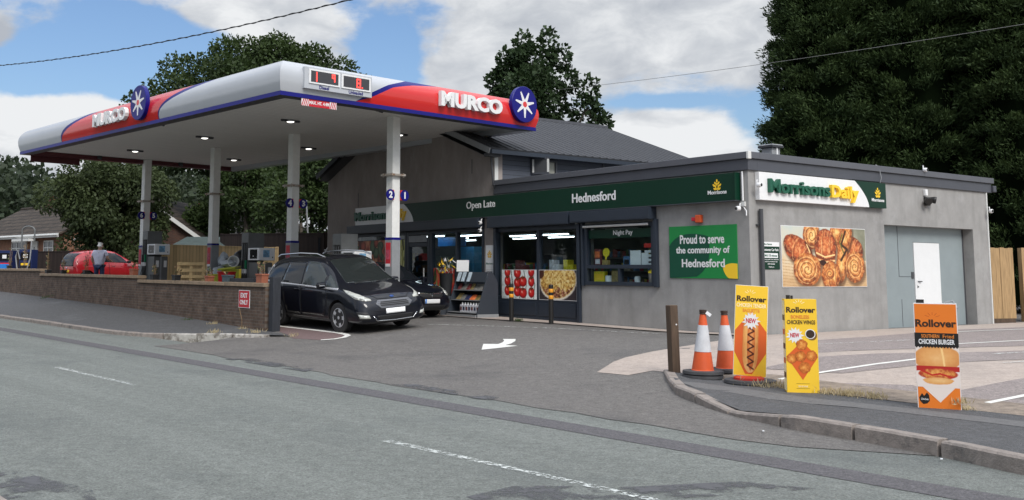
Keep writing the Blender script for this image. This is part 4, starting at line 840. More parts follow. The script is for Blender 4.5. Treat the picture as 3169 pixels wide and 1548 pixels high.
def nug(par,c,r,seed):
    A=Art(26,26,1.,(214,140,60)); n=A.nz(6,seed); u,v,rr=A.ell(.5,.5,.5,.5); A.A=A.ramp(rr*.6+n*.8-.3,[(236,180,100),(214,132,58),(176,92,38),(120,58,26)]); pm=A.mesh('printed_picture',par,(c[0]-r,-.0042,c[1]-r),(1,0,0),(0,0,1),2*r,2*r,m_print)
    bm=bmesh.new(); bm.from_mesh(pm.data); bmesh.ops.delete(bm,geom=[v for v in bm.verts if math.hypot(v.co.x-c[0],v.co.z-c[1])>r*(.95+.04*math.sin(5*math.atan2(v.co.z-c[1],v.co.x-c[0])+seed))],context='VERTS'); bm.to_mesh(pm.data); bm.free()
for i,(x,z,r) in enumerate(((.0,.60,.075),(-.02,.455,.075),(.115,.465,.072),(-.125,.425,.068),(.025,.315,.078))): nug(bo,(x,z),r,i)
# stand C: chicken burger
W_,H_,D_=.435,1.17,.17
a=thing('advert_stand','orange advert totem for a chicken burger, nearest the road kerb on the right','sign',(5.825,11.37,.108),facing(5.93,11.6,rad(0)))
b=MB(); b.box(-W_/2,W_/2,0,D_,0,H_,m_signw); b.box(-W_/2+.008,W_/2-.008,-.002,-.0004,.008,H_-.008,m_ador); b.box(-W_/2+.03,-W_/2+.11,.05,.10,H_,H_+.04,m_blk); b.tube([(.10,.08,H_+.005),(.18,.09,H_+.03),(.225,.05,H_-.05)],.01,m_cgrey); bo=b.build('box_body',a,bevel=.004)
q=MB(); rays(q,-.03,1.0,-.0022,M('print_dark_orange',S(196,90,30),.5),1.1); roll(q,0,.905,-.0022,m_brn,.41,.085); q.prism([(-.219,.69),(.219,.69),(.219,.84),(-.219,.84)],(0,-.0022,0),(1,0,0),(0,0,1),(0,-.001,0),m_blk); ftext(q,'SOUTHERN',-.06,.785,m_txtor,-.0034,.04,.18); ftext(q,'Fried',.12,.785,m_txtor,-.0034,.04,.11,.005); ftext(q,'CHICKEN BURGER',0,.715,m_signw,-.0034,.056,.36,.03)
q.prism([(-.219,.30),(-.219,.62),(.219,.62),(.219,.30),(.01,.075)],(0,-.0022,0),(1,0,0),(0,0,1),(0,-.0008,0),M('print_paper',S(226,214,206),.6))
ck=[(-.20,.12),(-.17,.17),(-.15,.14),(-.12,.18),(-.10,.15),(-.095,.09),(-.12,.06),(-.16,.05),(-.19,.08)]; q.prism(ck,(0,-.0032,0),(1,0,0),(0,0,1),(0,-.001,0),m_blk); ftext(q,'Chicken',-.145,.095,m_signw,-.0045,.022,.075); q.build('lettering',bo)
A=Art(90,80,1.1,(226,214,206)); n=A.nz(8,4); A.put(np.ones_like(n),(226,214,206)); A.blob(.55,.72,.62,.34,0,[(238,190,130),(226,165,100),(206,135,75)],2,.12); A.line([(.66,1.0),(.70,.75),(.72,.55)],.03,(245,205,140)); A.put(((A.Y<.52)&(A.Y>.40))*1.,(178,44,40)); A.blob(.55,.33,.52,.14,0,[(236,180,100),(214,140,70),(170,60,40)],6,.6); A.line([(.1,.42),(.4,.30),(.6,.34),(.9,.26)],.025,(190,40,36)); A.blob(.55,.16,.42,.09,0,[(240,200,140),(214,150,85)],7); A.put(((1-np.hypot((A.X-.55)/.60,(A.Y-.62)/.60))<0)*1.,(226,214,206))
A.mesh('printed_picture',bo,(-.215,-.0036,.24),(1,0,0),(0,0,1),.43,.445,m_print)
zg=MB(); 
for k in range(14): x=-.217+k*.031; zg.prism([(x,.69),(x+.031,.69),(x+.0155,.672)],(0,-.0042,0),(1,0,0),(0,0,1),(0,-.001,0),m_blk)
zg.build('zigzag_edge',bo)
# ================================================================ cones, posts, bollards
m_cone=M('cone_orange',S(206,84,36),.55,var=.12,scale=6,stain=((.16,.06,.03),5,.62,.12)); m_sleeve=M('cone_reflective',(.55,.56,.58),.4,var=.12,scale=8)
def cone(x,y,label,discs,h,tilt):
    r=thing('traffic_cone',label,'cone',(x,y,terr(x,y)+.012)); z=0; d=MB()
    for k in range(discs): d.lathe([(.27,z),(.285,z+.012),(.28,z+.05),(.2,z+.058),(.0,z+.058)],m_rub,28,Matrix.Translation((.01*k,.012*k,0))); z+=.058
    d.build('rubber_base',r,smooth=30); f=lambda t:.15-.115*t
    c=MB().lathe([(f(0)+.01,z),(f(.0),z+.01),(f(.30),z+h*.30),(f(.76),z+h*.76),(f(.95),z+h*.95),(.045,z+h*.955),(.048,z+h),(.03,z+h)],m_cone,24).build('cone_body',r,smooth=35,rot=(rad(tilt),rad(tilt),0))
    MB().lathe([(f(.31)+.004,z+h*.31),(f(.75)+.004,z+h*.75)],m_sleeve,24).build('white_sleeve',c,smooth=35); MB().lathe([(.050,z+h*.93),(.046,z+h*.96),(.052,z+h*.97),(.05,z+h*1.005),(.02,z+h*1.01)],m_brn,16).build('dark_tip',c); return c
c=cone(4.03,14.36,'traffic cone on two stacked black discs beside the brown timber post',2,.84,1.2); MB().bar((.03,-.06,.93),(.09,-.075,.885),.045,.004,m_signw,(0,-1,0)).build('paper_scrap',c)
cone(4.50,14.78,'traffic cone with a dark top half hidden behind the baguette advert',1,.82,-.8)
m_timb=M('brown_timber',(.085,.055,.035),.85,var=.3,scale=5,aniso=(4,4,.6)); m_timbk=M('black_timber',(.022,.025,.032),.75,var=.3,scale=5,aniso=(4,4,.6))
r=thing('timber_post','weathered brown timber post standing on the kerb corner left of the cones','post',(3.76,14.86,.10),rad(20)); MB().box(-.065,.065,-.065,.065,-.05,1.03,m_timb).build('post_body',r,bevel=.01,rot=(0,rad(-1.6),0)); MB().lathe([(.012,0),(.012,.008),(0,.008)],m_signw,8,Matrix.Translation((.0,-.066,.75))@Matrix.Rotation(math.pi/2,4,'X')).build('reflector_stud',r)
r=thing('gate_post','thick black timber gate post at the end of the brick wall','post',(-3.44,24.28,.10),.60); MB().box(-.105,.105,-.105,.105,-.05,1.34,m_timbk).build('post_body',r,bevel=.008)
m_hiy=M('reflective_amber',S(222,150,40),.4)
def bollard(v,u,label):
    x,y=bw(v,u); r=thing('bollard',label,'bollard',(x,y,terr(x,y)+.02),BA,'bollards in front of the shop window'); MB().lathe([(.058,0),(.058,.93),(.045,.95),(0,.95)],m_blk,20).build('tube',r,smooth=30)
    for z in (.60,.76): MB().lathe([(.0595,z),(.0605,z+.002),(.0605,z+.085),(.0595,z+.087)],m_hiy,20).build('amber_band',r,smooth=30)
bollard(-1.1,6.5,'black bollard with amber bands in front of the tomato poster'); bollard(-.92,5.19,'black bollard with amber bands in front of the pie poster')
r=thing('exit_sign','red EXIT ONLY sign fixed to the brown brick wall','sign'); 
p=wpt(22.62); q_=wpt(23.6); ang=math.atan2(q_.y-p.y,q_.x-p.x); r.location=(p.x,p.y,0); r.rotation_euler=(0,0,ang+math.pi)
b=MB(); b.box(-.31,.31,-.012,-.002,.66,1.10,m_signw); b.box(-.29,.29,-.015,-.0125,.675,1.085,m_signred); b=b.build('plate',r,bevel=.004); t=MB(); ftext(t,'EXIT',0,.91,m_signw,-.0155,.12,.38,.03); ftext(t,'ONLY',0,.74,m_signw,-.0155,.12,.46,.03); t.build('lettering',b)
# ================================================================ fuel pumps
m_pump=M('pump_grey',(.125,.130,.130),.4,var=.1,scale=4); m_pumpl=M('pump_white',(.80,.81,.82),.35,var=.04,scale=6); m_screen=M('pump_screen',(.012,.012,.016),.15); m_hose=M('hose_black',(.012,.012,.012),.5); m_nozg=M('nozzle_green',S(20,120,80),.4)
m_pumpad=M('pump_advert',S(110,150,180),.5,var=.7,scale=9)
def make_pump(label,yy):
    x,y=cw(4.70,yy); r=thing('fuel_pump',label,'fuel pump',(x,y,terr(x,y)+.02),CA,'fuel pumps on the forecourt'); r.scale=(CK,)*3
    b=MB(); b.box(-.28,.28,-.50,.04,.10,1.35,m_pump); b.box(-.03,.03,-.515,-.501,.15,1.35,m_cgrey); 
    for q in (-.2,.12): b.box(q,q+.12,-.508,-.501,.95,1.2,m_signw)
    b.build('cabinet',r,bevel=.01)
    MB().box(-.34,.34,-.62,.52,-.15,.10,m_conc).build('plinth',r,bevel=.02)
    t=MB(); t.box(-.30,.30,.05,.47,.10,2.32,m_pump); t.box(-.3035,-.3005,.09,.43,.3,2.0,m_blk)
    for k in (.17,.28,.39): t.box(-.315,-.304,k-.006,k+.006,.4,1.95,m_cgrey)
    t.build('hose_tower',r,bevel=.012)
    h=MB(); h.box(-.31,.31,-.60,.045,1.42,1.82,m_pumpl); h=h.build('display_head',r,bevel=.018)
    MB().box(-.316,-.3105,-.52,-.08,1.47,1.77,m_screen).build('price_screen',h); MB().box(-.318,-.3165,-.32,-.26,1.54,1.57,m_signw).build('screen_badge',h); MB().box(-.14,.10,-.606,-.6005,1.52,1.75,m_pumpad).build('advert_panel',h); MB().box(.2,.24,-.604,-.6005,1.50,1.54,m_blk).build('card_slot',h)
    for k,cm in ((.13,m_nozg),(.23,m_blk),(.34,m_blk)):
        n=MB(); n.box(-.37,-.306,k-.02,k+.02,1.15,1.42,cm); n.tube([(-.34,k,1.18),(-.36,k,1.05),(-.33,k,.95)],.014,m_cgrey); n.box(-.372,-.305,k-.022,k+.022,1.0,1.13,m_signw); nz=n.build('nozzle',r,bevel=.006)
        MB().tube([(-.33,k,.97),(-.42,k+.01,.6),(-.45,k,.35),(-.40,k-.01,.25),(-.34,k,.5),(-.32,k,1.6),(-.31,k,2.0)],.014,m_hose,6).build('hose',nz)
    return r
make_pump('dark grey fuel pump behind the black people carrier, nearest the shop',3.36); pmp=make_pump('dark grey fuel pump with a yellow hose tag beside the rubbish heap',8.41); make_pump('dark grey fuel pump on the far left beside the column numbered six and five',15.65)
MB().box(-.46,-.445,.20,.33,.72,1.14,M('tag_yellow',S(226,200,40),.5)).build('yellow_hose_tag',pmp)
for yy,lab in ((15.0,'red and white barrier block at the foot of the far left fuel pump'),(7.75,'red and white barrier block at the foot of the middle fuel pump')):
    x,y=cw(4.25,yy); r=thing('barrier_block',lab,'barrier',(x,y,terr(x,y)+.0),CA+math.pi/2); MB().box(-.45,.0,-.12,.12,0,.42,m_cred).box(.0,.5,-.12,.12,0,.42,m_signw).build('block_body',r,bevel=.03)
# service machines on the far left
m_mblue=M('machine_blue',(.012,.022,.085),.4,var=.1,scale=5); m_lbl=M('machine_light_blue',S(40,120,200),.4)
def machine(x,y,label,hoop):
    z=terr(x,y); r=thing('service_machine',label,'vending machine',(x,y,z),rad(-8)); MB().box(-.30,.30,-.25,.25,0,1.52,m_mblue).box(-.26,.26,-.262,-.251,.55,.95,m_blk if hoop else m_cred).build('cabinet',r,bevel=.02); MB().box(-.24,.24,-.262,-.251,1.05,1.40,m_screen).box(-.1,.1,-.27,-.263,1.15,1.32,m_signw).build('screen',r)
    if hoop:
        MB().box(-.2,.2,-.264,-.2625,.80,.92,m_yel).build('notice',r); MB().tube([(-.30,-.1,.1),(-.30,-.1,2.3)]+[(.0-.30*math.cos(math.pi*k/10),-.1,2.35+.2*math.sin(math.pi*k/10)) for k in range(11)]+[(.30,-.1,1.9)],.035,m_pump,10).build('hose_hoop',r,smooth=40); MB().tube([(.28,-.3,1.9),(.26,-.33,1.1),(.1,-.36,.5),(-.1,-.38,.3),(-.3,-.36,.6),(-.42,-.33,1.2),(-.36,-.3,1.5),(-.25,-.28,1.1)],.03,m_cgrey,8).build('hose',r,smooth=40)
    else: MB().box(-.25,.25,-.264,-.2625,.60,.9,m_lbl).build('notice',r)
machine(-19.05,46.6,'dark blue service machine with light blue and red panels at the far left edge',False); machine(-17.3,44.6,'dark blue service machine under a tall grey hose hoop',True)
# ================================================================ things along the wall top and the rubbish heap
m_terra=M('terracotta',(.30,.10,.055),.8,var=.15,scale=8); m_teal=M('slate_blue_plastic',(.05,.075,.09),.6); m_pot=M('black_plastic',(.015,.016,.018),.6); m_dry=M('dry_stems',(.23,.15,.08),.9,var=.3,scale=20); m_lfd=M('dull_leaves',(.06,.085,.03),.8,var=.4,scale=20)
def planter(s,z,w_,h,mat,label,plant=6,tall=.3,off=.11):
    p=wpt(s); q=wpt(s+1); ang=math.atan2(q.y-p.y,q.x-p.x); p=p+Vector((TN.x,TN.y,0))*off
    r=thing('planter',label,'planter',(p.x,p.y,z),ang); b=MB(); b.prism([(-w_/2,h),(w_/2,h),(w_/2-.025,0),(-w_/2+.025,0)],(0,-.09,0),(1,0,0),(0,0,1),(0,.18,0),mat); b.box(-w_/2-.012,w_/2+.012,-.102,.102,h-.04,h+.002,mat); b.build('pot',r,bevel=.006); f=MB()
    for k in range(plant):
        x=rng.uniform(-w_/2+.04,w_/2-.04); y=rng.uniform(-.06,.06); t=tall*rng.uniform(.4,1.1); dx,dy=rng.uniform(-.08,.08),rng.uniform(-.06,.06); f.tube([(x,y,h-.03),(x+dx*.5,y+dy*.5,h+t*.5),(x+dx,y+dy,h+t)],.006,m_dry,4)
        for j in range(5): zz=h+t*rng.uniform(.3,1); a=rng.uniform(0,6.3); f.add([(x+dx*.6,y+dy*.6,zz),(x+dx*.6+.07*math.cos(a),y+dy*.6+.07*math.sin(a),zz+.03),(x+dx*.6+.05*math.cos(a+.6),y+dy*.6+.05*math.sin(a+.6),zz-.02)],[(0,1,2)],rng.choice((m_dry,m_lfd)))
    f.build('dried_plant',r)
planter(30.75,1.42,.34,.20,m_terra,'terracotta planter on the wall in front of the red car bonnet',5,.25)
planter(29.0,1.29,.24,.16,m_pot,'small black planter on the wall below the far left fuel pump',5,.3)
planter(27.3,1.29,.26,.16,m_pot,'small black planter on the wall left of the wooden pallet',5,.25)
planter(25.0,1.29,.24,.15,m_terra,'terracotta planter on the wall right of the wooden pallet',4,.28)
planter(23.85,1.29,.36,.18,m_teal,'slate blue trough planter on the wall in front of the red tub',2,.1)
planter(21.9,1.29,.34,.22,m_terra,'terracotta planter on the wall end above the exit sign',8,.3)
for s,t in ((35.5,.7),(40.2,.8),(43.8,.95),(46.2,.75),(38.2,.5)): planter(s,1.42 if s<40.85 else 1.6,.26,.14,m_pot,{35.5:'black planter with dried stems on the wall left of the red car rear',40.2:'black planter on the far wall with tall dried stems right of the hose hoop machine',43.8:'planter of tall brown stems on the far wall between the two blue machines',46.2:'planter of brown stems at the far left end of the wall',38.2:'low black planter with short stems on the middle wall'}[s],7,t)
p=wpt(22.7);q=wpt(23.7); r=thing('timber_beam','long black timber beam lying along the top of the brick wall','beam',(p.x+.1,p.y+.1,1.292),math.atan2(q.y-p.y,q.x-p.x)); MB().box(-.4,1.0,-.05,.05,0,.10,m_timbk).build('beam_body',r,bevel=.006)
m_pal=M('pallet_pine',(.55,.39,.19),.85,var=.25,scale=6)
r=thing('wooden_pallet','pale pine pallet standing upright behind the brick wall','pallet',(-7.05,31.2,terr(-7.05,31.2)),rad(8)); b=MB()
for x in (-.38,0,.38): b.box(x-.05,x+.05,-.055,.055,0,1.32,m_pal)
b.build('bearers',r,rot=(rad(-9),0,0)); b=MB()
for k in range(7): b.box(-.43,.43,-.078,-.056,.02+k*.20,.12+k*.20,m_pal)
for k in range(4): b.box(-.43,.43,.056,.078,.02+k*.40,.12+k*.40,m_pal)
b.build('slats',r,rot=(rad(-9),0,0))
m_bag=M('black_bag',(.012,.013,.017),.35,bump=.6,bscale=7); m_bin=M('lime_bin',S(176,178,50),.5,var=.1,scale=5); m_clear=M('clear_bag',(.42,.46,.5),.3,bump=.5,bscale=8); m_tub=M('red_tub',S(190,24,30),.4)
def bag(x,y,z0,rx,ry,rz,label,mat,seed,name='rubbish_bag',cat='bag'):
    z=terr(x,y)+z0; r_=random.Random(seed); bm=bmesh.new(); bmesh.ops.create_icosphere(bm,subdivisions=3,radius=1)
    ph=[r_.uniform(0,6) for _ in range(6)]
    for v in bm.verts:
        c=v.co; k=1+.13*math.sin(3*c.x+ph[0])*math.sin(4*c.y+ph[1])+.09*math.sin(7*c.z+ph[2]+3*c.x)+.05*math.sin(13*c.x+ph[3])*math.sin(11*c.z+ph[4]); v.co=Vector((c.x*rx*k,c.y*ry*k,max(c.z,-.85)*rz*k+rz*.85))
    for q in range(1): 
        pass
    me=bpy.data.meshes.new(name); bm.to_mesh(me); bm.free(); me.polygons.foreach_set('use_smooth',[True]*len(me.polygons)); me.materials.append(mat); o=bpy.data.objects.new(name,me); COL.objects.link(o); o.location=(x,y,z); o.rotation_euler=(0,0,r_.uniform(0,6)); return tag(o,label,cat)
def at(px_,d): # x for a bearing at a depth, used once for laying out the heap
    return (px_-1296)/3093*d
bag(at(772,33.2),33.2,.25,.55,.5,.75,'large black bag slumped at the right of the rubbish heap beside the pump',m_bag,1); bag(at(757,33.4),33.4,1.1,.42,.36,.30,'black bag on top of the rubbish heap',m_bag,2); bag(at(715,33),33,.75,.36,.3,.32,'black bag lying low in the middle of the rubbish heap',m_bag,3); bag(at(697,33.3),33.3,1.0,.19,.18,.30,'bluish clear bag standing up at the back of the rubbish heap',m_clear,4); bag(at(684,32.6),32.6,.62,.26,.2,.28,'white crumpled bag at the left of the rubbish heap',m_clear,5); bag(at(712,32.3),32.3,1.13,.26,.2,.12,'grey crumpled sheet over the lime green bin',m_clear,6)
def bin_(x,y,w_,h,label,lid):
    r=thing('refuse_bin',label,'bin',(x,y,terr(x,y)),rad(-10)); b=MB(); t=.05; vs=[];
    for z,k in ((0,.82),(h,1.)): vs+=[(-w_/2*k,-w_/2*k,z),(w_/2*k,-w_/2*k,z),(w_/2*k,w_/2*k,z),(-w_/2*k,w_/2*k,z)]
    b.add(vs,[(3,2,1,0),(4,5,6,7),(0,1,5,4),(1,2,6,5),(2,3,7,6),(3,0,4,7)],m_bin); b.build('bin_body',r,bevel=.02); MB().box(-w_/2-.03,w_/2+.03,-w_/2-.03,w_/2+.03,h,h+.05,m_bin).build('rim',r,bevel=.012)
    if lid: MB().box(-w_/2,w_/2,-w_/2,w_/2,h+.05,h+.11,m_bin).build('lid',r,bevel=.03,rot=(rad(4),rad(-6),0))
bin_(at(730,32.0),32.0,.62,1.02,'large lime green bin in front of the black rubbish bags',True); bin_(at(678,31.6),31.6,.42,.86,'smaller lime green bin half hidden behind the column',False)
r=thing('red_tub','round red plastic tub in front of the lime green bin','tub',(at(708,30.6),30.6,terr(at(708,30.6),30.6)+.58)); MB().lathe([(.18,0),(.25,.1),(.27,.40),(.29,.42),(.29,.45),(.25,.45),(.24,.40),(.0,.38)],m_tub,24).build('tub_body',r,smooth=30)
bag(at(708,30.7),30.7,0,.34,.3,.36,'black bag under the red tub, mostly hidden by the wall',m_bag,8); bag(at(745,33.0),33.0,0,.5,.4,.5,'lowest black bag behind the lime green bin',m_bag,9); bag(at(705,33.4),33.4,0,.5,.4,.55,'lowest black bag under the clear bag',m_bag,10)
r=thing('white_tub','white plastic tub tipped over on the rubbish bags','tub',(at(728,32.4),32.4,terr(at(728,32.4),32.4)+1.22)); MB().lathe([(.0,0),(.14,0),(.19,.28),(.17,.28),(.12,.03),(0,.03)],m_signw,20).build('tub_body',r,smooth=30,rot=(rad(70),rad(25),0))
# ================================================================ in front of the shop window
x,y=bw(-.55,8.05); st=thing('display_stand','navy tiered display stand of bagged goods and bottles against the shop pillar','display stand',(BO[0],BO[1],.34),BA)
# local building frame: x outwards negative
m_stand=M('stand_navy',(.032,.040,.052),.5,var=.06,scale=4)
b=MB(); prof_=[(-1.05,0),(-1.03,.18),(-.74,1.0),(-.64,1.24),(-.52,1.26),(-.33,.98),(-.31,.0)]
for u in (8.02,9.395): b.prism(prof_,(0,u,0),(1,0,0),(0,0,1),(0,.035,0),m_stand)
b.box(-.36,-.315,8.056,9.394,.0,.98,m_stand); b.build('side_panels',st,bevel=.006)
MB().box(-1.04,-.32,8.0,8.018,.0,.12,m_cgrey).box(-1.07,-.33,8.056,9.394,.0,.10,m_cgrey).build('plinth',st)
shv=MB()
for z,x0 in ((.14,-1.02),(.47,-.92),(.74,-.82)): shv.box(x0,-.361,8.057,9.393,z,z+.022,m_cgrey)
shv.box(-.70,-.45,8.057,9.393,.97,.99,m_stand); shv.build('shelves',st)
hd=MB(); hd.prism([(-.76,.98),(-.66,1.25),(-.64,1.25),(-.74,.98)],(0,8.057,0),(1,0,0),(0,0,1),(0,1.336,0),m_stand); hd.build('header_board',st)
ad=M('leaflet_print',S(190,205,215),.5,var=.35,scale=12)
for k,u in enumerate((8.72,8.98,9.2)): MB().prism([(-.76,.99),(-.662,1.245),(-.657,1.245),(-.755,.99)],(-.008,u,0),(1,0,0),(0,0,1),(0,.15,0),ad).build('leaflet',st)
goods=[M('goods_'+n,S(*c),.5,var=.5,scale=9) for n,c in (('maroon',(110,50,50)),('grey',(120,118,112)),('ochre',(150,130,80)),('navy',(45,50,80)),('orange',(220,110,60)),('white',(205,205,210)))]
def pouch(x,y,z,w_,h,d,mat,lean):
    return MB().add([(x-d/2,y-w_/2,z),(x+d/2,y-w_/2,z),(x+d/2,y+w_/2,z),(x-d/2,y+w_/2,z),(x+h*lean-.01,y-w_/2*.85,z+h),(x+h*lean+.01,y-w_/2*.85,z+h),(x+h*lean+.01,y+w_/2*.85,z+h),(x+h*lean-.01,y+w_/2*.85,z+h)],[(3,2,1,0),(4,5,6,7),(0,1,5,4),(1,2,6,5),(2,3,7,6),(3,0,4,7)],mat)
GC=('maroon','grey','ochre','navy','orange','white'); PS=('at the right end','second from the right','third from the right','fourth from the right','in the middle','fourth from the left','third from the left','second from the left','at the left end')
for z,x0,h,n,w_ in ((.764,-.70,.16,9,.14),(.494,-.80,.16,6,.22)):
    for i in range(n):
        u=8.13+i*(1.24/n)+rng.uniform(0,.02); gi=(0,1,1,1,2,0,1,1,0)[i] if n==9 else (1,2,4,3,1,2)[i]; o=pouch(x0+rng.uniform(-.03,.03),u,z,w_,h*rng.uniform(.8,1.1),.10,goods[gi],rng.uniform(.3,.9)).build('packed_bag',None,bevel=.02); o.location=(BO[0],BO[1],.34); o.rotation_euler=(0,0,BA)
        tag(o,'%s packed bag %s of the %s shelf of the display stand'%(GC[gi],(PS if n==9 else PS[:3]+PS[6:])[i],'upper' if n==9 else 'middle'),'bag','bags on the display stand')
for i in range(7):
    bo=MB(); bo.box(-.06,.06,-.05,.05,0,.20,goods[5]); bo.lathe([(.03,.20),(.02,.23),(.02,.26),(0,.26)],m_signw,10); bo.box(-.063,-.0605,-.035,.035,.05,.14,goods[3] if i%2 else goods[0]); o=bo.build('bottle',None,bevel=.012); x,y=bw(-.88,8.13+i*.125); o.location=(x,y,.34+.163); o.rotation_euler=(0,0,BA); tag(o,'white plastic bottle on the bottom shelf of the display stand, '+('rightmost','second from the right','third from the right','middle of the row','third from the left','second from the left','leftmost')[i],'bottle','bottles on the display stand')
o=MB().box(-.004,.004,-.18,.18,0,.32,m_signw).build('paper_notice'); x,y=bw(-.58,9.30); o.location=(x,y,1.60); o.rotation_euler=(0,rad(6),BA+rad(34)); tag(o,'blank white square notice standing on top of the display stand','notice')
x,y=bw(-.9,9.65); r=thing('flower_bucket','black bucket of wrapped flowers beside the display stand','bucket',(x,y,.36)); MB().lathe([(.15,0),(.19,.62),(.20,.64),(.0,.60)],m_pot,20).build('bucket',r,smooth=40,loc=(0,0,.55)); MB().box(-.16,.16,-.16,.16,0,.55,m_stand).build('pedestal',r); f=MB(); m_clear2=M('cellophane',(.45,.47,.46),.3)
for k in range(60):
    a=rng.uniform(0,6.3); R=rng.uniform(.05,.28); z=1.17+rng.uniform(0,.40); f.add([(R*math.cos(a),R*math.sin(a),z),(R*math.cos(a)+rng.uniform(-.1,.1),R*math.sin(a)+rng.uniform(-.1,.1),z+.09),(R*math.cos(a)+rng.uniform(-.1,.1),R*math.sin(a)+.06,z-.03)],[(0,1,2)],rng.choice((m_signw,m_signw,m_clear2,m_lfd,m_lfd,m_yel)))
f.build('flowers',r)
for k,(u,lab) in enumerate(((10.4,'red gas bottle stack'),)): pass
# wall mounted small things
def camera_ball(v,u,z,label,dirn):
    x,y=bw(v,u); r=thing('security_camera',label,'camera',(x,y,z),BA); mx=Matrix.Translation((0,0,0)); b=MB().lathe([(.025,-.0),(.048,.015),(.055,.05),(.048,.09),(.02,.108),(0,.11)],m_signw,16,Matrix.Rotation(math.pi/2,4,'Y')@Matrix.Scale(1,4)); o=b.build('housing',r,smooth=40,rot=(0,0,dirn)); MB().lathe([(.034,.100),(.03,.113),(0,.114)],m_blk,14,Matrix.Rotation(math.pi/2,4,'Y')).build('lens',o); MB().tube([(0,0,0),(0,0,.09),(.05,.03,.11)],.014,m_signw).build('bracket',r); return r
camera_ball(.10,-.14,3.44,'white ball camera on the shop corner beside the side sign',rad(-80)); camera_ball(-.12,.13,2.95,'white dome camera under the end of the fascia sign',rad(170)); camera_ball(-.3,8.8,2.96,'white upper camera on the pillar between the shop windows',rad(190)); camera_ball(-.3,8.82,2.74,'clear lower camera on the pillar between the shop windows',rad(200)); camera_ball(9.60,-.12,3.26,'white camera near the right end of the side wall',rad(-110)); camera_ball(6.6,-.08,4.16,'small white camera standing on the roof edge above the steel door',rad(-90)); camera_ball(-.12,18.1,2.30,'white camera on a bracket at the left end of the gable wall',rad(180))
x,y=bw(-.03,.30); cbm=MB(); cbm.tube([(-.03,0,3.74),(-.03,0,3.12)],.02,m_signw); cbm.box(-.05,0,-.05,.05,3.0,3.1,m_pvc); cbm.tube([(-.03,0,3.0),(-.03,-.08,2.9),(-.06,-.10,2.8)],.012,m_signw); o=cbm.build('cable_conduit'); o.location=(BO[0],BO[1],0); o.location=(*bw(0,.12),0); o.rotation_euler=(0,0,BA); tag(o,'white cable conduit running down the shop corner beside the fascia sign','conduit')
r=thing('alarm_beacon','orange alarm box with a red strobe above the green poster','alarm',(*bw(-.0,1.30),2.70),BA); MB().box(-.10,-.003,-.09,.06,0,.17,M('alarm_orange',S(206,84,40),.45)).build('housing',r,bevel=.015); MB().box(-.09,-.01,.062,.17,.04,.12,m_txtred).build('strobe',r,bevel=.01)
r=thing('floodlight','black twin floodlight on the side wall above the steel door','floodlight',(*bw(6.72,-.02),3.35),BA); MB().box(-.05,.05,-.06,.018,.18,.34,m_signw).build('sensor',r,bevel=.015); b=MB(); b.lathe([(.05,0),(.085,.10),(.085,.15),(0,.15)],m_blk,14,Matrix.Translation((-.07,-.06,.08))@Matrix.Rotation(rad(115),4,'X')@Matrix.Rotation(rad(-25),4,'Y')); b.build('lamp_head',r); b=MB(); b.lathe([(.05,0),(.085,.10),(.085,.15),(0,.15)],m_blk,14,Matrix.Translation((.09,-.06,.10))@Matrix.Rotation(rad(105),4,'X')@Matrix.Rotation(rad(35),4,'Y')); b.build('lamp_head',r); MB().box(-.04,.12,-.08,.018,-.06,.15,m_blk).build('bracket',r,bevel=.02)
r=thing('roof_vent','square grey metal roof vent with a flat cowl on the shop roof','vent',(*bw(3.05,1.68),4.03),BA); MB().box(-.15,.15,-.15,.15,0,.58,m_cgrey).build('shaft',r,bevel=.01); MB().box(-.215,.215,-.215,.215,.58,.64,m_roofm).box(-.20,.20,-.20,.20,.64,.66,M('galvanised',(.5,.52,.54),.4)).build('cowl',r,bevel=.01); MB().box(-.02,.02,-.185,-.152,0,.58,m_signw).build('stay',r)
o=MB().tube([(0,0,.62),(.04,-.06,.58),(.06,-.10,.30),(.02,-.03,.02)],.01,m_cgrey,6).build('roof_cable'); o.location=(*bw(4.65,-.02),3.55); o.rotation_euler=(0,0,BA); tag(o,'loose grey cable hanging over the roof edge above the side sign','cable')
# inside the shop: strip lights, shelving, counter items
tl=0
for v,u,lab in ((2.6,9.0,'left tube light seen through the bay window top'),(2.6,10.5,'right tube light seen through the bay window top'),(4.2,12.3,'deeper left tube light inside the shop'),(4.2,10.5,'deeper right tube light inside the shop'),(2.6,13.9,'tube light behind the right entrance pane'),(4.2,15.6,'tube light behind the entrance glazing'),(2.0,5.6,'tube light behind the night pay window'),(.9,12.9,'added tube light brightening the entrance door from inside'),(1.3,11.4,'added tube light brightening the middle entrance pane from inside')):  # last two tubes are added to brighten the dark entrance glass
    r=thing('tube_light',lab,'ceiling light',(*bw(v,u),2.70-.0*v),BA,'tube lights inside the shop'); MB().box(-.05,.05,-.62,.62,.03,.08,m_signw).build('batten',r); MB().box(-.03,.03,-.6,.6,-.006,.024,m_tube).build('tube',r,bevel=.02)
m_shelf=M('shelf_metal',(.16,.16,.15),.6); gcol=[M('grocery_'+n,S(*c),.5,var=.6,scale=7) for n,c in (('yellow',(190,170,60)),('red',(150,50,50)),('cream',(170,160,140)),('green',(70,100,60)),('blue',(60,100,140)),('brown',(90,65,50)))]
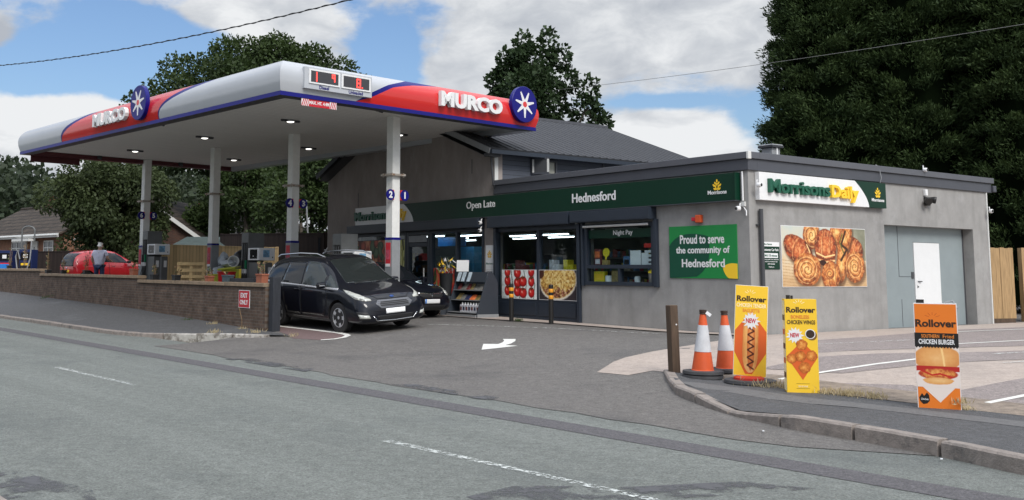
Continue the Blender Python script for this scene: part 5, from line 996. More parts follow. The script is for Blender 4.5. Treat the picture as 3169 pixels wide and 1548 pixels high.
def rack(v,u,w_,h,label,yaw=0,seed=0):
    r_=random.Random(seed); r=thing('shelf_rack',label,'shelf',(*bw(v,u),.33),BA+yaw); MB().box(.18,.21,-w_/2,w_/2,0,h,m_shelf).build('back_panel',r)
    for k in range(5):
        z=.1+k*(h-.3)/4; MB().box(-.2,.18,-w_/2,w_/2,z,z+.02,m_shelf).build('shelf',r); g=MB(); y=-w_/2+.03
        while y<w_/2-.1:
            a=r_.uniform(.07,.16); g.box(-.15,.1,y,y+a,z+.021,z+.021+r_.uniform(.12,.24),r_.choice(gcol)); y+=a+.01
        o=g.build('groceries',r); o['kind']='stuff'
rack(1.0,13.9,1.0,1.8,'stocked snack shelf seen through the entrance door',0,1); rack(3.0,10.2,3.6,1.5,'long stocked shelf behind the bay window',0,2); rack(3.4,14.9,2.4,1.7,'stocked shelf behind the right entrance panes',0,3); rack(4.2,7.6,2.6,1.9,'stocked shelf behind the night pay counter',0,4)
r=thing('drinks_fridge','tall blue drinks cabinet behind the entrance panes','fridge',(*bw(1.9,12.0),.33),BA); MB().box(-.35,.35,-.4,.4,0,2.05,M('fridge_blue',S(70,140,180),.4,var=.4,scale=2)).build('cabinet',r,bevel=.02); MB().box(-.36,-.352,-.32,.32,.4,1.6,m_glass).build('glass_door',r)
r=thing('hanging_banner','pale blue banner hung high behind the entrance panes','banner',(*bw(1.2,12.3),2.40),BA); MB().box(-.01,.01,-.75,.75,0,.28,m_lbl).build('sheet',r)
r=thing('coffee_machine','green faced drinks machine behind the middle entrance pane','machine',(*bw(1.0,12.5),.33),BA); MB().box(-.3,.3,-.32,.32,0,1.75,M('machine_grey',(.13,.15,.15),.4)).build('cabinet',r,bevel=.02); MB().lathe([(.19,0),(.19,.02),(0,.02)],m_nozg,20,Matrix.Translation((-.30,0,1.15))@Matrix.Rotation(-math.pi/2,4,'Y')).build('round_badge',r); MB().box(-.315,-.302,-.12,.12,.75,.95,m_lgreen).build('drip_bay',r)
r=thing('pay_counter','dark counter behind the night pay window','counter',(*bw(.42,3.8),.33),BA); MB().box(-.1,.5,-1.15,1.15,0,1.02,m_inner).build('counter_body',r)
m_yp=M('yellow_pack',S(226,206,40),.5,var=.25,scale=18); m_pap=M('paper',S(214,216,218),.7,var=.05,scale=30)
def item(name,lab,cat,u,z,parts,v=.14):
    r=thing(name,lab,cat,(*bw(v,u),z),BA)
    for nm,fn in parts: m=MB(); fn(m); m.build(nm,r,bevel=.006)
zl,zu=1.365,1.765
item('yellow_carton','bright yellow carton at the lower left of the night pay window','box',4.55,zl,[('carton',lambda m:[m.box(-.05,.05,-.18,.18,0,.26,m_yp),m.box(-.053,-.051,-.15,.15,.05,.2,m_brn if 0 else m_yel)])])
item('paper_roll','white paper roll on the lower night pay sill','roll',4.25,zl,[('roll',lambda m:m.lathe([(.02,0),(.10,0),(.10,.16),(.02,.16)],m_pap,16))])
item('snack_box','printed ochre snack box in the middle of the lower night pay sill','box',3.98,zl,[('carton',lambda m:m.box(-.05,.05,-.15,.15,0,.28,goods[2]))])
item('white_jar','white jar at the lower right of the night pay window','jar',3.32,zl,[('jar',lambda m:m.lathe([(.07,0),(.075,.1),(.06,.15),(0,.15)],m_pap,14))])
item('sweet_tub','yellow lidded tub at the right end of the lower night pay sill','tub',2.82,zl,[('tub',lambda m:m.lathe([(.11,0),(.12,.22),(0,.22)],goods[1],16)),('lid',lambda m:m.lathe([(.125,.221),(.125,.28),(.06,.32),(0,.32)],m_yp,16))])
item('card_rack','small brown picture rack at the upper left of the night pay window','rack',4.62,zu,[('rack',lambda m:m.box(-.03,.03,-.11,.11,0,.40,goods[0])),('cards',lambda m:[m.box(-.034,-.031,-.08,.08,.04,.16,goods[5]),m.box(-.034,-.031,-.08,.08,.2,.35,goods[4])])])
item('charity_box','yellow round headed collection box beside the picture rack','box',4.36,zu,[('stand',lambda m:m.box(-.04,.04,-.10,.10,0,.14,goods[2])),('disc',lambda m:m.lathe([(.11,0),(.11,.03),(0,.03)],m_yp,20,Matrix.Translation((0,0,.32))@Matrix.Rotation(math.pi/2,4,'Y'))),('stem',lambda m:m.box(-.01,.01,-.02,.02,.14,.24,m_yp))])
item('card_reader','blue card terminal in the middle of the night pay sill','terminal',3.62,zu,[('body',lambda m:m.box(-.05,.05,-.11,.11,0,.22,gcol[4])),('keypad',lambda m:m.box(-.054,-.051,-.08,.08,.03,.15,m_screen))])
item('paper_notice','larger white paper notice behind the night pay glass','notice',3.34,zu,[('sheet',lambda m:m.box(-.004,.004,-.17,.17,0,.36,m_pap))],.10)
item('paper_notice','smaller white paper notice right of the larger one','notice',3.06,zu,[('sheet',lambda m:m.box(-.004,.004,-.11,.11,0,.30,m_pap))],.12)
item('lottery_stand','red topped white dispenser stand at the right of the night pay window','stand',2.90,zu,[('trays',lambda m:[m.box(-.1,.1,-.17,.17,.1*k,.1*k+.06,m_pap) for k in range(4)]),('red_top',lambda m:m.box(-.1,.1,-.19,.19,.42,.52,m_cred)),('upright',lambda m:m.box(.08,.11,-.17,.17,0,.42,m_shelf))],.22)
for u,lab,gm_ in ((7.7,'pink and red stock pile on the bay window ledge behind the tomato poster',goods[0]),(6.3,'white cartons on the bay window ledge behind the pie poster',goods[5]),(5.75,'yellow promotional board in the bay window',m_yp)):
    item('window_stock',lab,'stock',u,1.5,[('cartons',lambda m,g=gm_:[m.box(-.1,.1,-.28+.19*k,-.10+.19*k,0,.18+.12*((k*7)%3),g) for k in range(3)])],.35)
MB()
# ================================================================ vehicles
m_tyre=M('tyre_rubber',(.018,.018,.019),.8,bump=.2,bscale=40); m_alloy=M('alloy_rim',(.55,.56,.58),.3,metal=.4); m_chrome=M('chrome',(.75,.76,.78),.15,metal=1); m_plate=M('plate_white',(.92,.93,.93),.4); m_bar=M('dull_chrome',(.17,.175,.19),.35,metal=.5); m_well=M('wheel_well',(.008,.008,.009),.9)
m_tint=M('tinted_glass',(.012,.014,.018),.06,spec=.4); m_clearg=M('cabin_glass',(.05,.06,.063),.06,spec=.4); m_lens=M('headlamp_lens',(.50,.51,.47),.12,coat=1,var=.25,scale=14); m_lensd=M('lamp_inner',(.18,.18,.17),.2); m_tail=M('tail_lamp',S(150,16,20),.15,coat=1); m_seam=M('panel_gap',(.004,.004,.005),.8); m_plas=M('black_trim',(.013,.013,.014),.55)
def loft(stn,rings):
    """stn: rows (x, zb, zbelt, ztop, wlow, wbelt, wtop); returns closed half mirrored mesh"""
    vs=[];fs=[];n=None
    for x,zb,zl,zt,wl,wb_,wt in stn:
        h=[(0,zb),(wl*.6,zb),(wl*.93,zb+.02),(wl,zb+.22*(zl-zb)),(max(wl,wb_)+.008,zb+.58*(zl-zb)),(wb_+.012,zl-.06),(wb_-.012,zl),(wb_+(wt-wb_)*.5,zl+(zt-zl)*.5),(wt+.02,zt-.10*min(1,(zt-zl)/.4)),(wt-.09,zt-.022),(wt*.45,zt-.004),(0,zt)]
        ring=[(x,-y,z) for y,z in h]+[(x,y,z) for y,z in h[-2:0:-1]]; n=len(ring); vs+=ring
    for i in range(len(stn)-1):
        for k in range(n): fs.append((i*n+k,i*n+(k+1)%n,(i+1)*n+(k+1)%n,(i+1)*n+k))
    fs.append(tuple(range(n-1,-1,-1))); k=(len(stn)-1)*n; fs.append(tuple(k+j for j in range(n)))
    return vs,[f[::-1] for f in fs]
class Car:
    def __init__(s,root,stn,paint,wheels,wr):
        s.root=root; vs,fs=loft(stn,None); o=MB().add(vs,fs,paint).build('body',root); me=o.data
        bm=bmesh.new(); bm.from_mesh(me); bmesh.ops.recalc_face_normals(bm,faces=bm.faces); bm.to_mesh(me); bm.free()
        m=o.modifiers.new('s','SUBSURF'); m.levels=m.render_levels=3
        cuts=[]
        for x,y in wheels:
            sg=1 if y>0 else -1; c=MB(); R=wr+.055; 
            c.lathe([(R,-.16),(R,.30)],m_well,40,Matrix.Translation((x,y-sg*.05,wr+.01))@Matrix.Rotation(-sg*math.pi/2,4,'X')); k=c.build('cut'); cuts.append(k); k.parent=root
            b=o.modifiers.new('b','BOOLEAN'); b.object=k; b.operation='DIFFERENCE'; b.solver='EXACT'; b.material_mode='TRANSFER'
        # clean surface for projecting panels (before the arches are cut)
        for md in o.modifiers:
            if md.type=='BOOLEAN': md.show_viewport=False
        dg=bpy.context.evaluated_depsgraph_get(); e=o.evaluated_get(dg); b2=bmesh.new(); b2.from_mesh(e.to_mesh()); s.bvh=BVHTree.FromBMesh(b2); b2.free()
        for md in o.modifiers: md.show_viewport=True
        dg=bpy.context.evaluated_depsgraph_get(); nm=bpy.data.meshes.new_from_object(o.evaluated_get(dg)); o.modifiers.clear(); o.data=nm
        nm.polygons.foreach_set('use_smooth',[True]*len(nm.polygons)); nm.set_sharp_from_angle(angle=rad(35)); s.body=o
        for k in cuts: bpy.data.objects.remove(k)
    def decal(s,name,poly,o,e1,e2,mat,off=.006,step=.06,parent=None,build=True,ob=None):
        o,e1,e2=Vector(o),Vector(e1).normalized(),Vector(e2).normalized(); d=-(e1.cross(e2)).normalized()
        v2,fs=poly_mesh(poly,step,lambda x,y:0.); vs=[]
        for x,y,_ in v2:
            p=o+e1*x+e2*y-d*6; hit,n,i,_d=s.bvh.ray_cast(p,d)
            if hit is None: hit,n,i,_d=s.bvh.find_nearest(o+e1*x+e2*y+(-d)*1.0)
            vs.append(hit+n*off)
        mb=ob or MB(); mb.add(vs,fs,mat)
        if not build: return mb
        x=mb.build(name,parent or s.root,smooth=40); sd=x.modifiers.new('t','SOLIDIFY'); sd.thickness=max(.003,off*.9); sd.offset=-1; return x
    def side(s,name,poly,mat,sg,**k): # poly in (x,z); sg=-1 right, +1 left
        if sg<0: return s.decal(name,poly,(0,0,0),(1,0,0),(0,0,1),mat,**k)
        return s.decal(name,[(-x,z) for x,z in poly],(0,0,0),(-1,0,0),(0,0,1),mat,**k)
    def front(s,name,poly,mat,**k): # poly in (y,z)
        return s.decal(name,poly,(0,0,0),(0,1,0),(0,0,1),mat,**k)
    def rear(s,name,poly,mat,**k): return s.decal(name,[(-y,z) for y,z in poly],(0,0,0),(0,-1,0),(0,0,1),mat,**k)
    def top(s,name,poly,mat,**k): # poly in (x,y)
        return s.decal(name,poly,(0,0,0),(1,0,0),(0,1,0),mat,**k)
    def corner(s,name,poly,mat,sg,fr=1,ang=45,**k): # looking at a corner; poly (a towards the middle,z)
        c,q=math.cos(rad(ang)),math.sin(rad(ang))
        if sg*fr<0: return s.decal(name,poly,(0,0,0),(c*fr,q*fr,0),(0,0,1),mat,**k)
        return s.decal(name,[(-a,z) for a,z in poly],(0,0,0),(-c*fr,q*sg,0),(0,0,1),mat,**k)
def stripe(pts,w_): # thin polygon along a polyline
    a=[Vector(p) for p in pts]; L=[];R=[]
    for i,p in enumerate(a):
        t=(a[min(i+1,len(a)-1)]-a[max(i-1,0)]).normalized(); n=Vector((-t.y,t.x))*w_/2; L.append(tuple(p+n)); R.append(tuple(p-n))
    return R+L[::-1]
def wheel(root,x,y,r,label=None,spokes=5,steer=0):
    sg=1 if y>0 else -1; w_=thing_wheel=bpy.data.objects.new('wheel',None); COL.objects.link(w_); w_.parent=root; w_.location=(x,y,r); w_.rotation_euler=(0,0,steer)
    mx=Matrix.Rotation(-sg*math.pi/2,4,'X'); rr=r*.64
    MB().lathe([(rr,-.10),(r-.03,-.11),(r,-.085),(r,.075),(r-.03,.10),(rr+.015,.105),(rr,.09)],m_tyre,40,mx).build('tyre',w_,smooth=35)
    b=MB().lathe([(rr,-.1),(rr,.09),(rr-.015,.095),(rr-.03,.05),(rr-.03,-.02),(0,-.02)],m_alloy,40,mx); 
    for k in range(spokes):
        for dd in (-.11,.11):
            a=2*math.pi*k/spokes; p=Vector((math.cos(a+dd*.5)*.05,math.sin(a+dd*.5)*.05,.07)); q=Vector((math.cos(a+dd)*(rr-.01),math.sin(a+dd)*(rr-.01),.075)); b.bar(mx@p,mx@q,.05,.035,m_alloy,mx.to_3x3()@Vector((0,0,1)))
    b.lathe([(.06,.03),(.06,.085),(.03,.092),(0,.092)],m_alloy,16,mx); b.build('rim',w_,smooth=35); MB().lathe([(rr-.035,-.01),(0,-.005)],m_well,24,mx).build('brake_disc',w_)
def place_car(name,label,x,y,phi,pitch=0):
    return thing(name,label,'car',(x,y,0),phi-math.pi/2)
def seat_on_ground(r,pts):
    ry=r.rotation_euler.z; zz=[terr(r.location.x+px*math.cos(ry)-py*math.sin(ry),r.location.y+px*math.sin(ry)+py*math.cos(ry)) for px,py in pts]
    zf=(zz[0]+zz[1])/2; zr=(zz[2]+zz[3])/2; r.location.z=(zf+zr)/2+.012; r.rotation_euler.y=-math.atan2(zf-zr,abs(pts[0][0]-pts[2][0])); zl=(zz[0]+zz[2])/2; zR=(zz[1]+zz[3])/2; r.rotation_euler.x=math.atan2(zl-zR,1.6)
# --- black people carrier
m_bpaint=M('black_paint',(.005,.006,.011),.40,coat=.85,spec=.12)
r=place_car('people_carrier','black people carrier with roof rails stopped at the forecourt exit',-1.93,24.95,.6338)
stn=[(-2.42,.44,.72,.90,.60,.62,.50),(-2.40,.34,.86,1.02,.80,.80,.60),(-2.30,.26,1.0,1.30,.90,.88,.66),(-2.14,.23,1.05,1.56,.93,.91,.66),(-1.85,.21,1.055,1.67,.945,.92,.67),(-1.2,.19,1.04,1.735,.955,.935,.68),(-.4,.19,1.02,1.745,.957,.937,.69),(.2,.19,1.0,1.735,.957,.937,.69),(.55,.19,.985,1.675,.957,.935,.68),(.80,.19,.98,1.56,.955,.93,.67),(1.1,.19,.97,1.375,.952,.925,.67),(1.38,.19,.96,1.195,.948,.915,.68),(1.56,.19,.955,1.09,.945,.905,.72),(1.75,.19,.93,1.04,.94,.89,.72),(2.0,.19,.88,.98,.935,.87,.68),(2.2,.19,.80,.90,.92,.85,.62),(2.34,.21,.69,.78,.88,.80,.58),(2.42,.25,.58,.66,.80,.72,.50),(2.45,.33,.50,.58,.68,.60,.42)]
WH=[(1.46,.83),(1.46,-.83),(-1.39,.83),(-1.39,-.83)]
c=Car(r,stn,m_bpaint,WH,.345); seat_on_ground(r,WH)
for x,y in WH: wheel(r,x,y,.345,steer=rad(4) if x>0 else 0)
for sg in (-1,1):
    c.side('rear_quarter_window',[(-2.10,1.14),(-1.22,1.09),(-1.05,1.585),(-1.25,1.60),(-1.62,1.565),(-1.84,1.49)],m_tint,sg); c.side('rear_door_window',[(-1.16,1.085),(-.22,1.055),(-.17,1.615),(-.98,1.60)],m_tint,sg); c.side('front_door_window',[(-.15,1.05),(.78,1.025),(.80,1.28),(.62,1.45),(.36,1.585),(-.10,1.615)],m_clearg,sg); c.side('quarter_light',[(.88,1.02),(1.42,1.00),(1.22,1.12),(.88,1.33)],m_clearg,sg)
    c.side('chrome_strip',stripe([(-1.94,1.50),(-2.14,1.16),(-2.08,1.105),(-1.2,1.07),(0,1.03),(1.42,.985)],.045),M('trim_chrome',(.62,.63,.66),.25,metal=.5),sg,off=.012)
    c.side('door',[(-.18,.36),(.86,.36),(.98,.6),(1.0,.99),(-.20,1.03)],m_bpaint,sg,off=.004,step=.12); c.side('door',[(-1.02,.62),(-.90,.36),(-.215,.36),(-.235,1.03),(-1.16,1.06)],m_bpaint,sg,off=.004,step=.12)
    c.side('panel_seam',stripe([(-.2,1.58),(-.205,1.0),(-.20,.34)],.014),m_seam,sg,off=.005); c.side('panel_seam',stripe([(1.03,.98),(1.0,.6),(.88,.34)],.014),m_seam,sg,off=.005)
    c.side('sill_trim',[(-.95,.215),(1.05,.215),(1.05,.285),(-.95,.285)],M('sill_grey',(.03,.03,.033),.4),sg,off=.008)
    c.side('door_handle',[(-.45,.925),(-.24,.92),(-.24,.955),(-.45,.96)],m_bpaint,sg,off=.022); c.side('door_handle',[(-1.36,.945),(-1.15,.94),(-1.15,.975),(-1.36,.98)],m_bpaint,sg,off=.022)
    MB().tube([(-1.75,sg*.665,1.70),(-1.6,sg*.66,1.755),(-.6,sg*.66,1.80),(.2,sg*.655,1.785),(.52,sg*.65,1.715)],.022,m_chrome,8).build('roof_rail',r,smooth=40)
    mr=MB().add([(.98,0,1.0),(1.02,0,1.14),(.86,0,1.16),(.83,0,1.01),(1.0,sg*.21,1.0),(1.01,sg*.22,1.13),(.87,sg*.22,1.14),(.86,sg*.21,1.02)],[f if sg<0 else f[::-1] for f in [(3,2,1,0),(4,5,6,7),(1,5,4,0),(2,6,5,1),(3,7,6,2),(0,4,7,3)]],m_bpaint).build('door_mirror',r,bevel=.035,seg=3,loc=(0,sg*.93,0),smooth=50)
    MB().box(1.015,1.03,sg*.06,sg*.2,1.065,1.09,m_chrome).build('indicator',mr)
    c.corner('headlight',[(.52,.985),(.70,.955),(.98,.875),(1.22,.775),(1.25,.735),(1.10,.735),(.86,.80),(.66,.90)],m_lens,sg,off=.009); c.corner('headlight_reflector',[(.84,.84),(.96,.80),(.95,.765),(.85,.795)],m_lensd,sg,off=.014); c.corner('headlight_reflector',[(1.0,.80),(1.12,.755),(1.11,.73),(1.0,.765)],m_lensd,sg,off=.014)
    c.corner('fog_light',[(.97,.455),(1.22,.425),(1.25,.355),(1.02,.365)],m_lens,sg,off=.010); c.corner('bumper_recess',[(.92,.52),(1.18,.50),(1.28,.36),(1.2,.32),(.98,.33)],m_plas,sg,off=.005)
    c.corner('tail_light',[(.80,1.02),(1.05,1.02),(1.05,.86),(.80,.90)],m_tail,sg,-1,off=.008)
c.top('windscreen',[(.58,-.56),(.575,0),(.58,.56),(1.46,.66),(1.55,.35),(1.57,0),(1.55,-.35),(1.46,-.66)],M('windscreen_glass',(.016,.020,.020),.05,spec=.5),off=.008)
c.rear('rear_window',[(-.62,1.12),(.62,1.12),(.56,1.5),(-.56,1.5)],m_tint)
c.top('wiper',stripe([(1.56,-.5),(1.47,.05)],.02),m_plas,off=.02); c.top('wiper',stripe([(1.57,.1),(1.46,.5)],.02),m_plas,off=.02)
hx=[(-.49,.66),(-.42,.735),(.42,.735),(.49,.66),(.38,.565),(-.38,.565)]
g=c.front('grille',hx,m_plas,off=.008); c.front('grille_surround',stripe(hx+[hx[0]],.014),m_bar,off=.013,parent=g)
for z,k in ((.60,.40),(.635,.44),(.67,.455),(.705,.43)): c.front('grille_bar',stripe([(-k,z),(0,z),(k,z)],.010),m_bar,off=.013,parent=g)
c.front('lower_intake',[(-.50,.40),(.50,.40),(.44,.29),(-.44,.29)],m_plas,off=.007); c.front('chrome_lip',stripe([(-.60,.40),(-.50,.29),(0,.275),(.50,.29),(.60,.40)],.018),m_chrome,off=.012)
c.front('number_plate',[(-.26,.435),(.26,.435),(.26,.545),(-.26,.545)],m_plate,off=.022); c.front('badge',[(.055*math.cos(t*math.pi/8),.80+.022*math.sin(t*math.pi/8)) for t in range(16)],M('badge_blue',S(50,80,140),.3),off=.012)
c.top('bonnet_seam',stripe([(1.60,-.70),(1.9,-.66),(2.2,-.56),(2.33,-.4),(2.35,0),(2.33,.4),(2.2,.56),(1.9,.66),(1.60,.70)],.012),m_seam,off=.004)
# --- black hatchback behind it
phi=.72; Fx,Fy=math.sin(phi),-math.cos(phi); fx,fy=.378,26.8
r=place_car('hatchback','black hatchback parked between the people carrier and the display stand',fx-2.12*Fx,fy-2.12*Fy,phi)
stn=[(-2.12,.42,.72,.86,.55,.58,.48),(-2.10,.30,.84,.98,.78,.76,.56),(-1.98,.24,.90,1.18,.84,.80,.58),(-1.7,.2,.92,1.36,.86,.83,.58),(-1.0,.18,.92,1.44,.87,.85,.59),(-.2,.18,.91,1.455,.87,.85,.60),(.2,.18,.90,1.42,.87,.85,.60),(.5,.18,.89,1.29,.87,.84,.58),(.85,.18,.88,1.08,.87,.83,.60),(1.08,.18,.87,.97,.865,.82,.64),(1.4,.18,.83,.93,.86,.80,.62),(1.75,.18,.76,.86,.84,.77,.57),(1.98,.2,.66,.76,.78,.70,.5),(2.09,.25,.56,.64,.66,.58,.42),(2.12,.33,.48,.56,.48,.44,.34)]
WH=[(1.27,.75),(1.27,-.75),(-1.34,.75),(-1.34,-.75)]; c=Car(r,stn,m_bpaint,WH,.31); seat_on_ground(r,WH)
for x,y in WH: wheel(r,x,y,.31)
for sg in (-1,1):
    c.side('front_door_window',[(-.3,.955),(.72,.935),(.45,1.17),(.2,1.33),(-.28,1.36)],m_clearg,sg); c.side('rear_door_window',[(-1.35,.98),(-.36,.96),(-.34,1.36),(-.9,1.35),(-1.2,1.25)],m_tint,sg)
    c.corner('headlight',[(.62,.835),(.80,.80),(1.02,.72),(1.06,.62),(.92,.60),(.74,.68)],m_lens,sg,off=.009); c.corner('headlight_reflector',[(.80,.74),(.92,.70),(.92,.64),(.82,.67)],m_lensd,sg,off=.014)
    MB().box(.62,.78,sg*.86,sg*1.02,.93,1.06,m_bpaint).build('door_mirror',r,bevel=.035,seg=3); c.side('panel_seam',stripe([(-.33,1.3),(-.33,.35)],.014),m_seam,sg,off=.005)
c.top('windscreen',[(.27,-.48),(.26,0),(.27,.48),(1.0,.58),(1.08,0),(1.0,-.58)],m_tint,off=.008); c.rear('rear_window',[(-.5,1.0),(.5,1.0),(.44,1.25),(-.44,1.25)],m_tint)
g=c.front('grille',[(-.42,.62),(-.40,.68),(.40,.68),(.42,.62),(.3,.55),(-.3,.55)],m_plas,off=.008); c.front('chrome_bar',[(-.44,.655),(-.05,.645),(0,.56),(.05,.645),(.44,.655),(.44,.70),(.08,.695),(.0,.67),(-.08,.695),(-.44,.70)],m_chrome,off=.016,parent=g)
c.front('lower_intake',[(-.5,.36),(.5,.36),(.42,.26),(-.42,.26)],m_plas,off=.007); pl=c.front('number_plate',[(-.26,.405),(.26,.405),(.26,.515),(-.26,.515)],m_signw,off=.024); c.front('plate_blue_band',[(-.26,.405),(-.215,.405),(-.215,.515),(-.26,.515)],m_lbl,off=.027,parent=pl)
# --- red city car
m_rpaint=M('red_paint',S(178,18,32),.3,coat=1)
r=place_car('city_car','small red hatchback parked behind the wall beside the man',-13.05,42.1,rad(133))
stn=[(-1.72,.38,.66,.84,.52,.56,.46),(-1.70,.28,.80,1.0,.70,.70,.54),(-1.62,.22,.86,1.24,.78,.74,.54),(-1.42,.19,.88,1.38,.80,.76,.54),(-.9,.18,.88,1.45,.81,.775,.55),(-.2,.18,.86,1.46,.81,.775,.56),(.1,.18,.855,1.42,.81,.775,.56),(.4,.18,.85,1.28,.81,.77,.55),(.75,.18,.845,1.08,.805,.76,.56),(.98,.18,.84,.96,.80,.75,.58),(1.25,.18,.79,.89,.79,.73,.56),(1.5,.19,.70,.80,.75,.68,.5),(1.66,.22,.58,.68,.66,.58,.42),(1.72,.3,.48,.56,.48,.44,.34)]
WH=[(1.15,.70),(1.15,-.70),(-1.19,.70),(-1.19,-.70)]; c=Car(r,stn,m_rpaint,WH,.285); seat_on_ground(r,WH)
for x,y in WH: wheel(r,x,y,.285)
for sg in (-1,1):
    c.side('side_window',[(-.98,.98),(.62,.93),(.36,1.17),(.1,1.32),(-.5,1.36),(-.85,1.28)],m_tint,sg); c.side('panel_seam',stripe([(-.25,1.34),(-.26,.9),(-.22,.32)],.014),m_seam,sg,off=.007); c.corner('headlight',[(.5,.80),(.68,.77),(.86,.68),(.80,.60),(.62,.66)],m_lens,sg,off=.009)
    c.corner('tail_light',[(.62,1.02),(.70,1.02),(.76,.72),(.66,.66)],m_tail,sg,-1,off=.008); MB().box(.50,.64,sg*.79,sg*.94,.92,1.03,m_plas).build('door_mirror',r,bevel=.03,seg=3)
    c.side('door_handle',[(-.15,.80),(.0,.80),(.0,.83),(-.15,.83)],m_rpaint,sg,off=.02)
c.rear('rear_window',[(-.60,.78),(.60,.78),(.52,1.30),(-.52,1.30)],m_tint); c.rear('number_plate',[(-.26,.52),(.26,.52),(.26,.63),(-.26,.63)],M('plate_yellow',S(220,180,40),.4),off=.02); c.rear('bumper_insert',[(-.55,.24),(.55,.24),(.5,.36),(-.5,.36)],m_plas); c.rear('badge',[(.05*math.cos(t*math.pi/6),.70+.035*math.sin(t*math.pi/6)) for t in range(12)],m_chrome,off=.012)
c.top('windscreen',[(.12,-.46),(.12,.46),(.9,.54),(.96,0),(.9,-.54)],m_tint,off=.008); MB().tube([(-.2,0,1.45),(-.42,0,1.62)],.006,m_plas,6).build('aerial',r)
# ================================================================ the man
m_skin=M('skin',(.42,.25,.18),.6); m_shirt=M('shirt_grey_lilac',(.66,.66,.78),.85,var=.10,scale=14,bump=.2,bscale=20); m_jean=M('blue_jeans',(.035,.055,.12),.85,var=.2,scale=20); m_hair=M('white_hair',(.80,.77,.72),.8,bump=.5,bscale=40); m_shoe=M('dark_shoe',(.03,.025,.022),.6)
def skinned(name,J,E,mat,parent,root,lv=2):
    ks=list(J); me=bpy.data.meshes.new(name); me.from_pydata([J[k][0] for k in ks],[(ks.index(a),ks.index(b)) for a,b in E],[]); o=bpy.data.objects.new(name,me); COL.objects.link(o); o.parent=parent
    sk=o.modifiers.new('skin','SKIN'); sk.use_smooth_shade=True; 
    for i,k in enumerate(ks):
        v=me.skin_vertices[0].data[i]; q=J[k][1]; v.radius=(q,q) if not isinstance(q,tuple) else q; v.use_root=(k==root)
    s=o.modifiers.new('sub','SUBSURF'); s.levels=s.render_levels=lv
    dg=bpy.context.evaluated_depsgraph_get(); nm=bpy.data.meshes.new_from_object(o.evaluated_get(dg)); o.modifiers.clear(); o.data=nm; nm.materials.clear(); nm.materials.append(mat); nm.polygons.foreach_set('use_smooth',[True]*len(nm.polygons)); return o
mx_,my_=-12.08,38.1
man=thing('person','white haired man in a grey lilac polo shirt and jeans standing with his back turned','person',(mx_,my_,terr(mx_,my_)+.01),rad(-12)); man.scale=(1.14,1.1,1.0)
J={'pel':((0,0,.96),(.15,.11)),'wst':((0,.01,1.10),(.15,.115)),'chs':((0,0,1.30),(.175,.12)),'nb':((0,-.01,1.46),(.09,.075)),'nk':((0,.01,1.53),.055),'hd':((0,.03,1.63),(.075,.09)),'tp':((0,.02,1.72),(.07,.085))}
E=[('pel','wst'),('wst','chs'),('chs','nb'),('nb','nk'),('nk','hd'),('hd','tp')]
for sg,n,el,wr,hd in ((-1,'l',(-.28,.00,1.14),(-.25,.12,.92),(-.25,.15,.84)),(1,'r',(.29,.02,1.15),(.30,.24,1.07),(.29,.32,1.05))):
    J[n+'sh']=((sg*.195,0,1.42),.062); J[n+'el']=(el,.044); J[n+'wr']=(wr,.030); J[n+'pm']=(hd,(.040,.022)); E+=[('chs',n+'sh'),(n+'sh',n+'el'),(n+'el',n+'wr'),(n+'wr',n+'pm')]
    d=(Vector(hd)-Vector(wr)).normalized()
    for k in range(5):
        off=Vector((0,1,0)) if n=='l' else Vector((1,0,0)); b=Vector(hd)+off*(.016*(k-2)); L=(.05,.06,.066,.06,.048)[k]
        if k==0: b-=d*.02; t=b+d*.025+off*-.035
        else: t=b+d*L
        J[n+'f%d'%k]=(tuple(b+(t-b)*.5),.0095); J[n+'g%d'%k]=(tuple(t+Vector((0,.012,-.008))),.008); E+=[(n+'pm',n+'f%d'%k),(n+'f%d'%k,n+'g%d'%k)]
for sg,n in ((-1,'a'),(1,'b')):
    J[n+'hp']=((sg*.095,0,.88),.088); J[n+'kn']=((sg*.11,.02,.50),.058); J[n+'ak']=((sg*.115,-.02,.10),.040); J[n+'to']=((sg*.125,.13,.05),.04); E+=[('pel',n+'hp'),(n+'hp',n+'kn'),(n+'kn',n+'ak'),(n+'ak',n+'to')]
skinned('body',J,E,m_skin,man,'pel')
J={'a':((0,0,.92),(.165,.125)),'b':((0,.01,1.10),(.172,.135)),'c':((0,0,1.30),(.192,.138)),'d':((0,-.01,1.455),(.10,.082)),'ls':((-.20,0,1.425),.078),'le':((-.255,0,1.235),.062),'rs':((.20,0,1.425),.078),'re':((.26,.01,1.24),.062)}
skinned('polo_shirt',J,[('a','b'),('b','c'),('c','d'),('c','ls'),('ls','le'),('c','rs'),('rs','re')],m_shirt,man,'b')
J={'p':((0,0,.95),(.155,.118))}; E=[]
for sg,n in ((-1,'a'),(1,'b')): J[n+'1']=((sg*.095,0,.86),.098); J[n+'2']=((sg*.11,.02,.50),.072); J[n+'3']=((sg*.115,-.02,.07),.062); E+=[('p',n+'1'),(n+'1',n+'2'),(n+'2',n+'3')]
skinned('jeans',J,E,m_jean,man,'p')
for sg in (-1,1): skinned('shoe',{'a':((sg*.115,-.05,.045),.045),'b':((sg*.12,.06,.04),.045),'c':((sg*.125,.17,.035),.035)},[('a','b'),('b','c')],m_shoe,man,'a')
skinned('hair',{'n':((0,-.045,1.585),(.048,.035)),'a':((0,-.015,1.64),(.05,.05)),'b':((0,.0,1.69),(.068,.074)),'c':((0,.02,1.735),(.05,.06))},[('a','b'),('b','c'),('a','n')],m_hair,man,'b')
f=MB()
for sg in (-1,1): f.lathe([(0,-.008),(.009,0),(0,.008)],m_signw,8,Matrix.Translation((sg*.032,.122,1.645))); f.box(sg*.078,sg*.092,.01,.05,1.60,1.67,m_skin)
